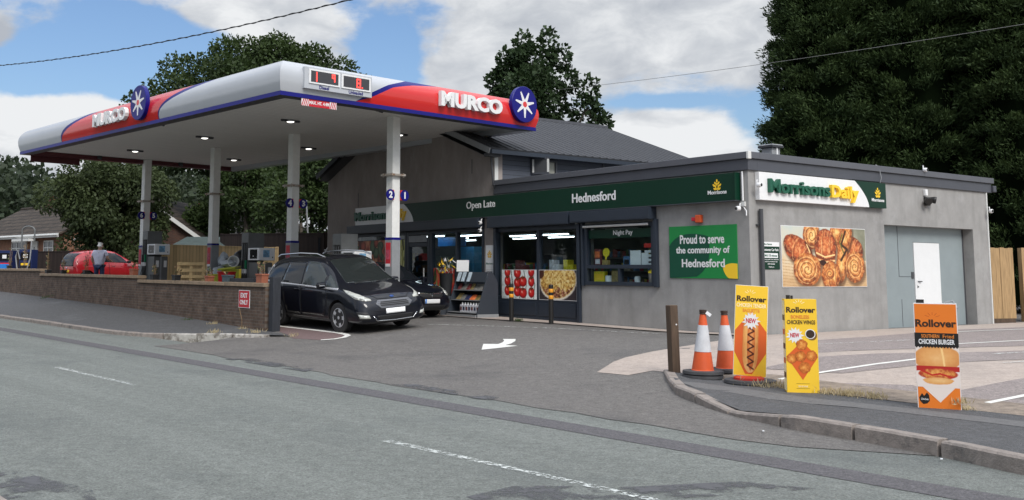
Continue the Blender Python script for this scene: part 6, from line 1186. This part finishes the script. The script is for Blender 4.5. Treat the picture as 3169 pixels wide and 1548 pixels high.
f.prism([(.10,1.60),(.145,1.605),(.125,1.66)],(-.012,0,0),(0,1,0),(0,0,1),(.024,0,0),m_skin); f.box(-.025,.025,.112,.122,1.575,1.582,m_txtred); f.build('face_features',man,bevel=.003)
# ================================================================ houses and fences behind
m_bri=M_brick('orange_brick',(.27,.105,.052),(.20,.08,.042),(.24,.19,.15),.225,.075,.012,axes='sz',var=.25)
m_brd=M_brick('brown_brick',(.105,.05,.034),(.075,.04,.03),(.09,.07,.06),.225,.075,.012,axes='sz',var=.3)
m_tile=M_brick('brown_roof_tiles',(.075,.058,.045),(.048,.038,.031),(.02,.018,.015),.33,.26,.03,axes='xz',bump=1.,var=.4)
m_grend=M('grey_house_render',(.16,.16,.155),.9,var=.1)
m_dfence=M_planks('dark_fence_boards',(.030,.020,.017),'x',.12,.35,.85,.10)
m_lfence=M_planks('new_fence_boards',(.66,.475,.255),'x',.125,.22,.85,.08)
m_pane=M('house_pane',(.05,.055,.06),.1,spec=.6)
def upvc_window(par,x0,x1,y,z0,z1,mull,name='window'):
    f=MB(); t=.07; f.box(x0,x1,y-.06,y,z0,z0+t,m_pvc).box(x0,x1,y-.06,y,z1-t,z1,m_pvc).box(x0,x0+t,y-.06,y,z0+t,z1-t,m_pvc).box(x1-t,x1,y-.06,y,z0+t,z1-t,m_pvc)
    for m_ in mull: f.box(m_-t/2,m_+t/2,y-.058,y,z0+t,z1-t,m_pvc)
    f.box(x0+t,x1-t,y-.056,y,z1-.45,z1-.40,m_pvc); f.box(x0-.05,x1+.05,y-.10,y,z0-.06,z0-.001,m_pvc); w_=f.build(name,par); MB().box(x0+t,x1-t,y-.03,y-.02,z0+t,z1-t,m_pane).build('pane',w_); return w_
# bungalow: local x along the front (left to right), y back
bx,by=-26.6,64.3; bz=terr(-21,58)+.15
ang=math.atan2(57.9-64.3,-20.5+26.6)
r=thing('brick_bungalow','orange brick bungalow with a mossy brown tiled roof at the far left','house',(bx,by,bz),ang)
LX0,LX1=-6,8.9; b=MB(); b.box(LX0,LX1,0,7,-1,2.45,m_bri); b.prism([(0,2.45),(7,2.45),(3.5,4.3)],(LX1-.25,0,0),(0,1,0),(0,0,1),(.25,0,0),m_bri); b.build('wall',r)
rf=MB()
for s0,s1 in (((-.45,2.42),(3.5,4.55)),((7.45,2.42),(3.5,4.55))):
    (y0,z0),(y1,z1)=s0,s1; rf.add([(LX0,y0,z0),(LX1+.3,y0,z0),(LX1+.3,y1,z1),(LX0,y1,z1),(LX0,y0,z0-.12),(LX1+.3,y0,z0-.12),(LX1+.3,y1,z1-.12),(LX0,y1,z1-.12)],[(0,1,2,3),(7,6,5,4),(0,4,5,1),(1,5,6,2),(3,2,6,7),(0,3,7,4)],m_tile)
rf.tube([(LX0,3.5,4.56),(LX1+.3,3.5,4.56)],.11,m_tile,8); rf=rf.build('roof',r); MB().box(-1.3,-.7,3.2,3.8,4.2,5.0,m_brd).box(-1.1,-.9,3.4,3.6,5.0,5.25,m_terra).build('chimney',rf)
MB().box(LX0,LX1+.3,-.49,-.455,2.2,2.43,m_pvc).tube([(LX0,-.55,2.33),(LX1+.3,-.55,2.33)],.05,m_pvc).build('fascia_board',r)
k=8.9/8.55
upvc_window(r,1.45*k,3.62*k,-.002,.95,2.05,(2.2*k,2.9*k)); upvc_window(r,6.05*k,7.3*k,-.002,.95,2.05,(6.65*k,)); 
d=MB().box(4.38*k,5.2*k,-.07,-.002,.0,2.05,m_pvc).build('front_door',r); MB().box(4.7*k,4.9*k,-.08,-.071,.9,1.7,m_pane).build('glazing',d); MB().box(3.2*k,5.6*k,-.8,-.46,2.02,2.16,m_pvc).build('door_canopy',r)
# gable ended house and the one behind it
def gable_house(name,label,x,y,z,ang,w_,hw,hr,dep,mw,barge=True):
    r=thing(name,label,'house',(x,y,z),ang); b=MB(); b.prism([(-w_/2,-1),(w_/2,-1),(w_/2,hw),(0,hr),(-w_/2,hw)],(0,0,0),(1,0,0),(0,0,1),(0,dep,0),mw); b.build('wall',r); rf=MB(); sl=(hr-hw)/(w_/2)
    for sg in(-1,1):
        x0,z0=sg*(w_/2+.45),hw-.45*sl+.12; vs=[(x0,-.35,z0),(0,-.35,hr+.12),(0,dep+.3,hr+.12),(x0,dep+.3,z0)]; vs+=[(a,b_,c-.12) for a,b_,c in vs]; rf.add(vs,[(0,1,2,3) if sg<0 else (3,2,1,0),(4,5,6,7),(0,4,5,1),(1,5,6,2),(2,6,7,3),(3,7,4,0)],m_tile)
    rf=rf.build('roof',r); g=MB()
    for sg in(-1,1): g.bar((sg*(w_/2+.45),-.37,hw-.45*sl-.02),(0,-.37,hr-.02),.04,.2,m_pvc)
    g.build('barge_board',r); return r,rf
g1,_=gable_house('gable_house','brown brick gable ended house with white barge boards behind the pine fence','x'and -15.2,55,1.15,rad(-6),6.4,2.3,4.45,9,m_brd)
g2,rf=gable_house('brick_house','orange brick house with a chimney showing above the gable ended house',-12.4,65,1.3,rad(4),7.2,2.6,4.75,9,m_bri); MB().box(-2.5,-1.9,3,3.6,3.3,4.55,m_bri).box(-2.35,-2.05,3.15,3.45,4.55,4.8,m_terra).build('chimney',rf)
r,_=gable_house('grey_house','grey rendered house with white framed windows behind the dark fence',-10.9,62,1.2,rad(90),6,3.2,5.2,9,m_grend)
r.rotation_euler=(0,0,rad(0)); 
for x0,x1 in ((-1.65,-.85),(-.75,.0)): upvc_window(r,x0,x1,-.002,2.15,3.05,((x0+x1)/2,))
r=thing('garden_shed','low garden shed with a dull green felt roof behind the pine fence','shed',(-10.35,46.2,.9),rad(-12)); MB().box(-1.0,1.6,0,2,0,1.75,m_dfence).build('wall',r); rf=MB(); rf.add([(-1.2,-.2,1.72),(1.8,-.2,1.72),(1.8,1.2,2.25),(-.9,1.2,2.25),(-1.2,-.2,1.66),(1.8,-.2,1.66),(1.8,1.2,2.19),(-.9,1.2,2.19)],[(0,1,2,3),(7,6,5,4),(0,4,5,1),(1,5,6,2),(2,6,7,3),(3,7,4,0)],M('green_felt',(.045,.062,.058),.85,var=.2)); rf.build('roof',r)
def fence(label,p0,p1,h,mat,name='timber_fence',post=1.83,z0=None):
    a,b=Vector(p0),Vector(p1); L=(b-a).length; r=thing(name,label,'fence',(a.x,a.y,0),math.atan2(b.y-a.y,b.x-a.x)); za,zb=terr(*a) if z0 is None else z0[0],terr(*b) if z0 is None else z0[1]
    m=MB(); m.prism([(0,za-.1),(L,zb-.1),(L,zb+h),(0,za+h)],(0,0,0),(1,0,0),(0,0,1),(0,.03,0),mat); m.prism([(0,za+h),(L,zb+h),(L,zb+h+.04),(0,za+h+.04)],(0,-.02,0),(1,0,0),(0,0,1),(0,.07,0),mat); m.build('boards',r); k=max(1,int(L/post))
    for i in range(k+1): x=L*i/k; z=za+(zb-za)*i/k; MB().box(x-.05,x+.05,.031,.13,z-.1,z+h+.06,mat).build('fence_post',r)
    return r
fence('new pale pine fence behind the pallet and rubbish heap',(-9.75,37.9),(-5.6,40.0),1.70,m_lfence)
fence('dark brown fence below the bungalow at the far left',(-23.5,52.5),(-15.2,46.2),1.42,m_dfence)
fence('tall dark brown fence under the trees between the pump and the gable wall',(-9.2,46.5),(-3.5,37.2),2.1,m_dfence,z0=(1.12,.86))
x,y=bw(9.75,-.05)
def slat_panel(label,v0,u0,v1,u1,h):
    a,b=Vector(bw(v0,u0)),Vector(bw(v1,u1)); L=(b-a).length; r=thing('fence_panel',label,'fence',(a.x,a.y,.33),math.atan2(b.y-a.y,b.x-a.x)); m=MB(); x=0
    while x<L-.05: m.box(x,x+.15,rng.uniform(-.006,.006),.03,.12,h+rng.uniform(-.01,.01),m_lf2); x+=.155
    m.build('boards',r); MB().box(0,L,.0,.035,0,.119,m_timb).build('gravel_board',r); MB().box(-.0,.10,.036,.13,0,h,m_lf2).build('fence_post',r); MB().box(L-.1,L,.036,.13,0,h,m_lf2).build('fence_post',r)
m_lf2=M('pine_board',(.36,.235,.115),.85,var=.3,scale=5,aniso=(5,5,.4))
slat_panel('tall pine board panel butting against the right end of the shop',10.0,.35,11.0,.05,2.0); slat_panel('narrower pine board panel at the far right edge of the picture',11.85,.20,13.6,-.3,2.02)
hp=thing('scrap_pile','stack of crates and wrapped scrap between the two pine panels','pile',(*bw(11.6,.9),.33),BA); m=MB()
for k in range(6): m.box(-.55+rng.uniform(-.05,.05),.45,-.3,.3,.02+k*.27,.2+k*.27,rng.choice((m_timb,m_dgrey,m_pal)))
m.build('crates',hp); MB().box(-.5,.4,-.32,.3,1.63,1.78,m_clear).build('wrapping',hp,bevel=.05); MB().box(-.4,.1,-.36,-.305,.55,.72,m_lfd).box(-.1,.4,-.36,-.305,1.1,1.2,m_lbl).build('rags',hp)
# ================================================================ vegetation
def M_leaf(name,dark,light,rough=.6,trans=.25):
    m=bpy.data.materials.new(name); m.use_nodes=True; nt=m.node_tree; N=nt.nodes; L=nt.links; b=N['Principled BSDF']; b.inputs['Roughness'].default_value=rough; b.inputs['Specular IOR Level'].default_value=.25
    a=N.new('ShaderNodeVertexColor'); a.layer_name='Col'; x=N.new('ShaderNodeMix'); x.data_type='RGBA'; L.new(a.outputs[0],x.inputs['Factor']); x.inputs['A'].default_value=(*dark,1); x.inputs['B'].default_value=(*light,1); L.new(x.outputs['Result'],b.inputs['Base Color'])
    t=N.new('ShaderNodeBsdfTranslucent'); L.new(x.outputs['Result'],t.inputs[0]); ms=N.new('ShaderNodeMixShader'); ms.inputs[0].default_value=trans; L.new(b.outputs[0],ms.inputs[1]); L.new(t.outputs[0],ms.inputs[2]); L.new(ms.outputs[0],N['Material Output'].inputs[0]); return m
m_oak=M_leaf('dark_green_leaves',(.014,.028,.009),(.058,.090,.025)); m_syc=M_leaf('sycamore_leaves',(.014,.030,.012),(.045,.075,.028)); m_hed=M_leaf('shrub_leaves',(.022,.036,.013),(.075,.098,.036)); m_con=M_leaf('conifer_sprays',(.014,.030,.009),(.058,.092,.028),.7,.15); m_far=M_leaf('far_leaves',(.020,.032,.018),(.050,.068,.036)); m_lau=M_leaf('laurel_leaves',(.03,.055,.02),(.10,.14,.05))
m_bark=M('bark',(.085,.072,.058),.95,var=.35,scale=5,bump=.6,bscale=14,aniso=(3,3,.6))
def leafmesh(name,mat,parent,P,D,Lg,Wd,tint,g):
    """one mesh of many small leaf faces; P points, D axes"""
    n=len(P); D=D/np.linalg.norm(D,axis=1,keepdims=True); R=g.normal(size=(n,3)); S_=np.cross(D,R); S_/=np.linalg.norm(S_,axis=1,keepdims=True); N_=np.cross(D,S_)
    Lg=Lg*g.uniform(.6,1.3,(n,1)); Wd=Wd*g.uniform(.6,1.3,(n,1))
    V=np.stack([P,P+D*Lg*.45+S_*Wd+N_*Wd*.25,P+D*Lg,P+D*Lg*.45-S_*Wd+N_*Wd*.25],1).reshape(-1,3)
    me=bpy.data.meshes.new(name); me.vertices.add(4*n); me.vertices.foreach_set('co',V.astype('f').ravel()); me.loops.add(4*n); me.loops.foreach_set('vertex_index',np.arange(4*n,dtype='i')); me.polygons.add(n); me.polygons.foreach_set('loop_start',np.arange(n,dtype='i')*4)
    try: me.polygons.foreach_set('loop_total',np.full(n,4,dtype='i'))
    except Exception: pass
    at_=me.color_attributes.new('Col','FLOAT_COLOR','POINT'); t=np.repeat(np.clip(tint,0,1),4); at_.data.foreach_set('color',np.stack([t,t,t,np.ones_like(t)],-1).astype('f').ravel()); me.materials.append(mat); me.update(); me.validate()
    o=bpy.data.objects.new(name,me); COL.objects.link(o); o.parent=parent; return o
def clumps(g,cs,n,up=.35,shell=.55):
    """leaf points in clump ellipsoids cs=[(centre,(rx,ry,rz))]"""
    vol=np.array([c[1][0]*c[1][1]*c[1][2] for c in cs])**.67; k=g.choice(len(cs),n,p=vol/vol.sum()); C=np.array([c[0] for c in cs])[k]; R=np.array([c[1] for c in cs])[k]
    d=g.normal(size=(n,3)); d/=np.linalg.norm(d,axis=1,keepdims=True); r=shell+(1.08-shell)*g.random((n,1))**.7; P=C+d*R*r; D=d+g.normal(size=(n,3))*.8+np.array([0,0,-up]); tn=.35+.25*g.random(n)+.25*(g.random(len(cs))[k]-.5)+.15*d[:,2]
    return P,D,tn
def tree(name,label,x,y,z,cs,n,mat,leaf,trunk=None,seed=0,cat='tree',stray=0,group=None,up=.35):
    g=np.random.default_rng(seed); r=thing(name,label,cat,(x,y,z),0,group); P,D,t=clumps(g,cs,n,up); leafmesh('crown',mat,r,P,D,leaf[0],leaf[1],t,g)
    if trunk:
        b=MB()
        for pts,rs in trunk: b.tube(pts,rs,m_bark,9)
        top=Vector(trunk[0][0][-1])
        for c,R in cs[::max(1,len(cs)//14)]:
            q=Vector(c); p=min((Vector(p_) for pts,_ in trunk for p_ in pts[1:]),key=lambda p_:(p_-q).length); mid=p.lerp(q,.5)+Vector((0,0,-.15)); b.tube([p,mid,q],[.09,.055,.02],m_bark,6)
        b.build('trunk',r,smooth=60)
    return r
def dome(g,n,cx,cz,rx,ry,rz,rs,flat=-.5):
    out=[]
    while len(out)<n:
        d=g.normal(size=3); d/=np.linalg.norm(d)
        if d[2]<flat: continue
        k=g.uniform(.55,1.0); s=rs*g.uniform(.6,1.25); out.append(((cx+d[0]*rx*k,d[1]*ry*k,cz+d[2]*rz*k),(s*1.15,s*1.15,s*.8)))
    return out
g=np.random.default_rng(3)
# big tree behind the canopy
cs=dome(g,66,.2,9.2,6.2,4.5,4.7,1.2,-.75)+[((-4.2,0,12.3),(1.2,1.1,.8)),((-6.4,0,10.2),(1.1,1,.7)),((-6.7,0,8.6),(1.,1,.6)),((6.4,0,11.2),(1.2,1,.8)),((6.9,0,9.8),(1.2,1,.9)),((3.6,0,13.0),(1.2,1,.8)),((5.2,0,12.3),(1.1,1,.7))]+[((-5.6,0,9.2),(1.3,1.2,.9)),((-5.9,0,7.2),(1.2,1.2,.8)),((5.2,0,8.2),(1.4,1.3,1.1)),((-3.3,0,12.2),(1.2,1.2,.9)),((1.2,0,13.3),(1.3,1.2,.8)),((-1.2,0,13.4),(1.2,1.2,.8)),((4.2,0,11.6),(1.4,1.3,1.0)),((5.6,0,10.4),(1.2,1.2,.9)),((3.0,0,12.4),(1.2,1.2,.9)),((-4.9,0,10.6),(1.1,1,.8))]
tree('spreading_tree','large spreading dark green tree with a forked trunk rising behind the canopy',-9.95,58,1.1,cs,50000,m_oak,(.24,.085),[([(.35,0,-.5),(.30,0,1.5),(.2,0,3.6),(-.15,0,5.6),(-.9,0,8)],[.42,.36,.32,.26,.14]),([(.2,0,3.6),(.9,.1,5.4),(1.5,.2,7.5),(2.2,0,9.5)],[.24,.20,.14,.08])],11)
# undergrowth trees between fence and canopy
for i,(x,y,zc,rx,rz,lab) in enumerate(((-5.9,50,3.4,3.0,2.9,'dark bushy tree filling the gap left of the gabled building'),(-9.4,54,4.6,2.0,1.4,'low bushy tree in front of the grey house'),(-12.3,57.5,3.3,.8,.8,'small round bush beside the orange brick house'))):
    cs=dome(g,20,0,zc,rx,1.8,rz,.85,-.9); tree('bushy_tree',lab,x,y,1.0,cs,9000,m_oak,(.20,.075),[([(0,0,-.3),(.1,0,zc*.6),(0,0,zc)],[.16,.12,.06])],20+i)
tree('bushy_tree','narrow dark tree between the leaning pole and the gable wall',-4.7,43.5,1.0,dome(g,16,0,3.6,1.9,1.5,2.6,.8,-.9),8000,m_oak,(.19,.07),[([(0,0,-.3),(.1,0,2),(0,0,4)],[.14,.1,.05])],26)
# hedge-like tree on the left
cs=dome(g,46,0,3.9,2.55,2.2,2.4,.9,-1)+[((.2,0,.9),(1.6,1.,.9)),((1.6,0,1.6),(.9,1,1.0)),((-1.6,0,1.6),(.9,1.,.9)),((2.2,0,2.6),(.8,1,1.0)),((2.5,0,4.4),(.9,1,.8)),((-2.7,-.3,4.2),(.9,1,.9))]
tree('broad_shrub_tree','broad olive green shrubby tree behind the red car',-15.5,50,1.0,cs,34000,m_hed,(.20,.06),[([(0,0,-.3),(.1,0,1.5),(0,0,3)],[.2,.15,.08])],31,up=.7)
P=MB()
# bramble behind the red car's front
cs=dome(g,12,0,.7,1.6,1.0,.8,.6,-.9); tree('low_shrub','low dark shrub behind the bonnet of the red car',-12.6,47.6,.95,cs,4500,m_hed,(.16,.05),None,33,'shrub')
# sycamore behind the metal roof
cs=dome(g,30,-.6,10.3,1.75,1.7,2.5,.75,-.9)+[((-2.2,0,9.6),(.7,.7,.6)),((1.2,0,11.4),(.6,.6,.6)),((-.9,0,13.1),(.45,.45,.7)),((.3,0,13.2),(.42,.4,.8)),((.95,0,12.5),(.4,.4,.6)),((-1.8,0,12.2),(.45,.4,.7)),((2.1,0,9.6),(.8,.7,1.1)),((2.3,0,10.8),(.45,.45,.8)),((2.8,0,9.3),(.5,.5,.7)),((1.5,0,8.2),(1.2,1,1.0)),((-.8,0,7.8),(1.8,1.4,1.0))]
tree('sycamore_tree','dark leafy tree with spiky top shoots behind the corrugated roof',6.0,48,-.5,cs,17000,m_syc,(.24,.10),[([(0,0,-.5),(0,0,5),(-.3,0,8.5),(-.5,0,11.5)],[.3,.24,.16,.05]),([(0,0,6),(1.2,0,8),(2.1,0,10)],[.16,.1,.04])],41)
# conifers on the right
def conifer(label,x,y,R,H,n,seed):
    g=np.random.default_rng(seed); r=thing('conifer_tree',label,'tree',(x,y,.2),0,'tall conifers behind the shop')
    K=950; hz=g.random(K)**.8; th=g.uniform(0,2*math.pi,K); rad_=R*(1-.55*hz**2.2)*(.80+.22*g.random(K)); rad_[hz<.10]*=.9
    C=np.stack([rad_*np.cos(th),rad_*np.sin(th),.2+hz*(H-1)],-1); sz=g.uniform(.28,.62,K)
    k=g.integers(0,K,n); d=g.normal(size=(n,3)); d/=np.linalg.norm(d,axis=1,keepdims=True); out=np.stack([np.cos(th[k]),np.sin(th[k]),np.zeros(n)],-1)
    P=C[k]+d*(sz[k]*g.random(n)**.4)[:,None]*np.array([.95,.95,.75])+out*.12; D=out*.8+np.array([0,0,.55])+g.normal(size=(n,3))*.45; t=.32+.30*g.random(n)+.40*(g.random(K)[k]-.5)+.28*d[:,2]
    leafmesh('crown',m_con,r,P,D,.17,.025,t,g); c=MB(); c.lathe([(R*.74,.4),(R*.76,H*.4),(R*.58,H*.75),(.2,H-1.2)],M('conifer_shade',(.004,.007,.003),1,spec=0),14).build('twig_shade_core',r); MB().tube([(0,0,-.3),(0,0,H*.7)],[.3,.1],m_bark,8).build('trunk',r)  # inner twig core painted near-black so gaps between sprays read as shade
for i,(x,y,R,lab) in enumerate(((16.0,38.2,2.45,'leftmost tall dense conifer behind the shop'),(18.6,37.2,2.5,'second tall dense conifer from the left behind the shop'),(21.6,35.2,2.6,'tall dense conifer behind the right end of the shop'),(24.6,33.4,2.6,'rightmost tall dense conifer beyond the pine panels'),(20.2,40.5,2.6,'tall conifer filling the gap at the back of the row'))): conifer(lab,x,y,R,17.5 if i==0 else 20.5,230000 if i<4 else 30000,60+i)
cs=dome(g,7,0,3.7,.55,.5,.55,.32,-.9); tree('roof_shrub','pale green leafy shrub showing above the shop roof beside the vent',10.9,33.2,.6,cs,1600,m_lau,(.17,.06),[([(0,0,-.3),(0,0,3.6)],[.06,.04])],71,'shrub')
# wooded skyline far away
def far_wood(label,pts,n,seed,zt):
    g=np.random.default_rng(seed); cs=[]
    for (x,y,h) in pts:
        for k in range(7): cs.append(((x+g.uniform(-3,3),y+g.uniform(-3,3),h*g.uniform(.35,.95)),(2.6,2.6,2.2)))
    P,D,t=clumps(g,cs,n,.2,.5); r=tag(leafmesh('far_woodland',m_far,None,P,D,.7,.30,t,g),kind='stuff'); r['label']=label
gq=np.random.default_rng(8); pts=[]
for px_ in range(-120,760,16):
    d=gq.uniform(105,150); top=(845-(545+gq.uniform(-18,25) if px_<140 or px_>400 else 600))/3093*d+1.6; pts.append(((px_-1296)/3093*d,d,top))
for px_ in range(2900,3900,40): d=90; pts.append(((px_-1296)/3093*d,d,7))
far_wood('distant wooded hillside beyond the houses',pts,60000,9,0)
struct(MB().add([(-150,100,1),(-20,100,1),(-20,170,9),(-150,170,9)],[(0,1,2,3)],m_land).build('hill'))
# unseen hedge trees added behind the viewer to darken reflections and low sky
for i,(s,n,w_,h) in enumerate(((2,-9,9,5),(14,-9.5,9,5),(25,-9,9,5.5),(36,-9,10,5.5),(-12,-9,9,5),(48,-9,10,6),(62,-9,10,6),(-26,-9,10,5))):
    x,y=sn(s,n); cs=dome(g,26,0,h*.45,w_*.5,w_*.5,h*.5,1.5,-1.); tree('unseen_hedge_tree','dense hedge tree added out of view to darken reflections',x,y,0,cs,4200,m_hed,(.55,.24),[([(0,0,0),(0,0,h*.5)],[.2,.1])],80+i,group='hedge trees added out of view')
# dry grass and weeds
def tufts(name,label,pts,n,h,mat,seed):
    g=np.random.default_rng(seed); P=[];
    for _ in range(n):
        a=pts[g.integers(0,len(pts))]; x=a[0]+g.normal()*a[2]; y=a[1]+g.normal()*a[2]; P.append((x,y,terr(x,y)+(.10 if to_sn(x,y)[1]<11.7 else .01)))
    P=np.array(P); D=g.normal(size=(n,3))*.45+np.array([0,0,1.]); o=leafmesh(name,mat,None,P,D,h,.006,.3+.5*g.random(n),g); o['kind']='stuff'; o['label']=label
m_hay=M_leaf('dry_grass_blades',(.36,.29,.16),(.62,.52,.33),.8)
line=[(*sn(s,n),.09) for s,n in ((9.0,12.45),(8.6,12.4),(8.2,12.3),(7.9,12.25))]; tufts('dry_grass','dry straw grass along the sign line',[(4.52,13.55,.12),(4.70,13.38,.12),(4.85,13.3,.07),(5.12,12.75,.07),(5.25,12.62,.09),(5.40,12.42,.09),(5.52,12.25,.06),(6.05,11.3,.06),(5.3,12.55,.05)],850,.075,m_hay,5)
tufts('dry_weeds','dry weeds at the foot of the brick wall and kerb',[(*sn(22.3,11.9),.06),(*sn(20.6,11.35),.10),(*sn(21.5,10.75),.08),(*sn(19.8,11.85),.07),(*sn(24.0,11.95),.06)],260,.11,m_hay,6)
tufts('green_weeds','small green weeds at the foot of the wall',[(*sn(25.6,12.0),.08),(*sn(38.5,12.3),.14),(*bw(-.95,6.4),.06)],260,.10,m_lau,7)
r=MB(); p=Vector((*sn(22.35,11.9),.14)); r.tube([p,p+Vector((.0,-.02,.25)),p+Vector((-.08,0,.55))],.008,m_hay if 0 else m_dry,5); tag(r.build('dead_stalk'),'dead brown stalk leaning against the wall below the exit sign','plant')
lit=MB()
for i,(s,n) in enumerate(((8.9,11.6),(4.2,9.0),(3.2,8.3),(2.9,10.9),(6.0,9.1))):
    x,y=sn(s,n); z=.122 if n>9.6 else .02; o=MB().box(-.022,.022,-.009,.009,0,.005,m_pap).build('litter_scrap',loc=(x,y,z),rot=(0,0,i*1.1)); tag(o,('white scrap of litter by the cone discs','white scrap in the gutter by the kerb joint','white scrap lowest on the road','white scrap right of the orange advert','white scrap on the road by the dropped kerb')[i],'litter')
# ================================================================ overhead cables and leaning pole
def cable(name,label,a,b,t0,t1,k,r_,mat,n=60,twist=0):
    """hangs through points a and b, running on past both"""
    a,b=Vector(a),Vector(b); P=lambda t:a.lerp(b,t)+Vector((0,0,k*t*(t-1))); m=MB(); m.tube([P(t0+(t1-t0)*i/n) for i in range(n+1)],r_,mat,6)
    if twist:
        side=(b-a).cross(Vector((0,0,1))).normalized(); q=[]
        for i in range(n*16+1): f=i/(n*16); p=P(t0+(t1-t0)*f); an=f*twist; q.append(p+side*math.cos(an)*r_*1.3+Vector((0,0,math.sin(an)*r_*1.3)))
        m.tube(q,r_*.8,mat,5)
    return tag(m.build(name,smooth=60),label,'cable')
def ray(px_,py_,d):
    r=(px_-1295.84)/3092.98; u=-(py_-496.55)/3092.98; rr=r*cr_-u*sr_; up=r*sr_+u*cr_; v=Vector((rr,c_-up*s_,s_+up*c_)); return Vector((0,0,1.6))+v*(d/v.y)
m_cab=M('black_cable',(.012,.012,.013),.6)
cable('overhead_cable','thick twisted black cable crossing the sky at the upper left',ray(0,203,30),ray(1082,0,19),-.5,1.7,.7,.011,m_cab,60,420)
cable('overhead_cable','thin cable crossing the sky and the conifers at the upper right',ray(1870,262,44),ray(3169,75,30),-.25,1.4,.35,.009,M('pale_cable',(.20,.20,.19),.6))
p0=ray(957,782,40); r=tag(MB().tube([(p0.x,p0.y,1.0),(p0.x-.02,p0.y,2.2),(ray(948,620,40).x,40,ray(948,620,40).z)],.03,m_cgrey,8).build('leaning_pole'),'thin grey leaning pole in front of the dark fence beside the gable wall','pole')
p1=ray(990,735,37.5); MB().box(p1.x-.06,p1.x+.06,37.45,37.55,.6,p1.z,m_timbk).build('fence_end_post'); bpy.data.objects['fence_end_post'].name='timber_post'; tag(bpy.data.objects.get('timber_post.001') or bpy.data.objects['timber_post'],'dark square timber post standing against the gable wall corner','post')
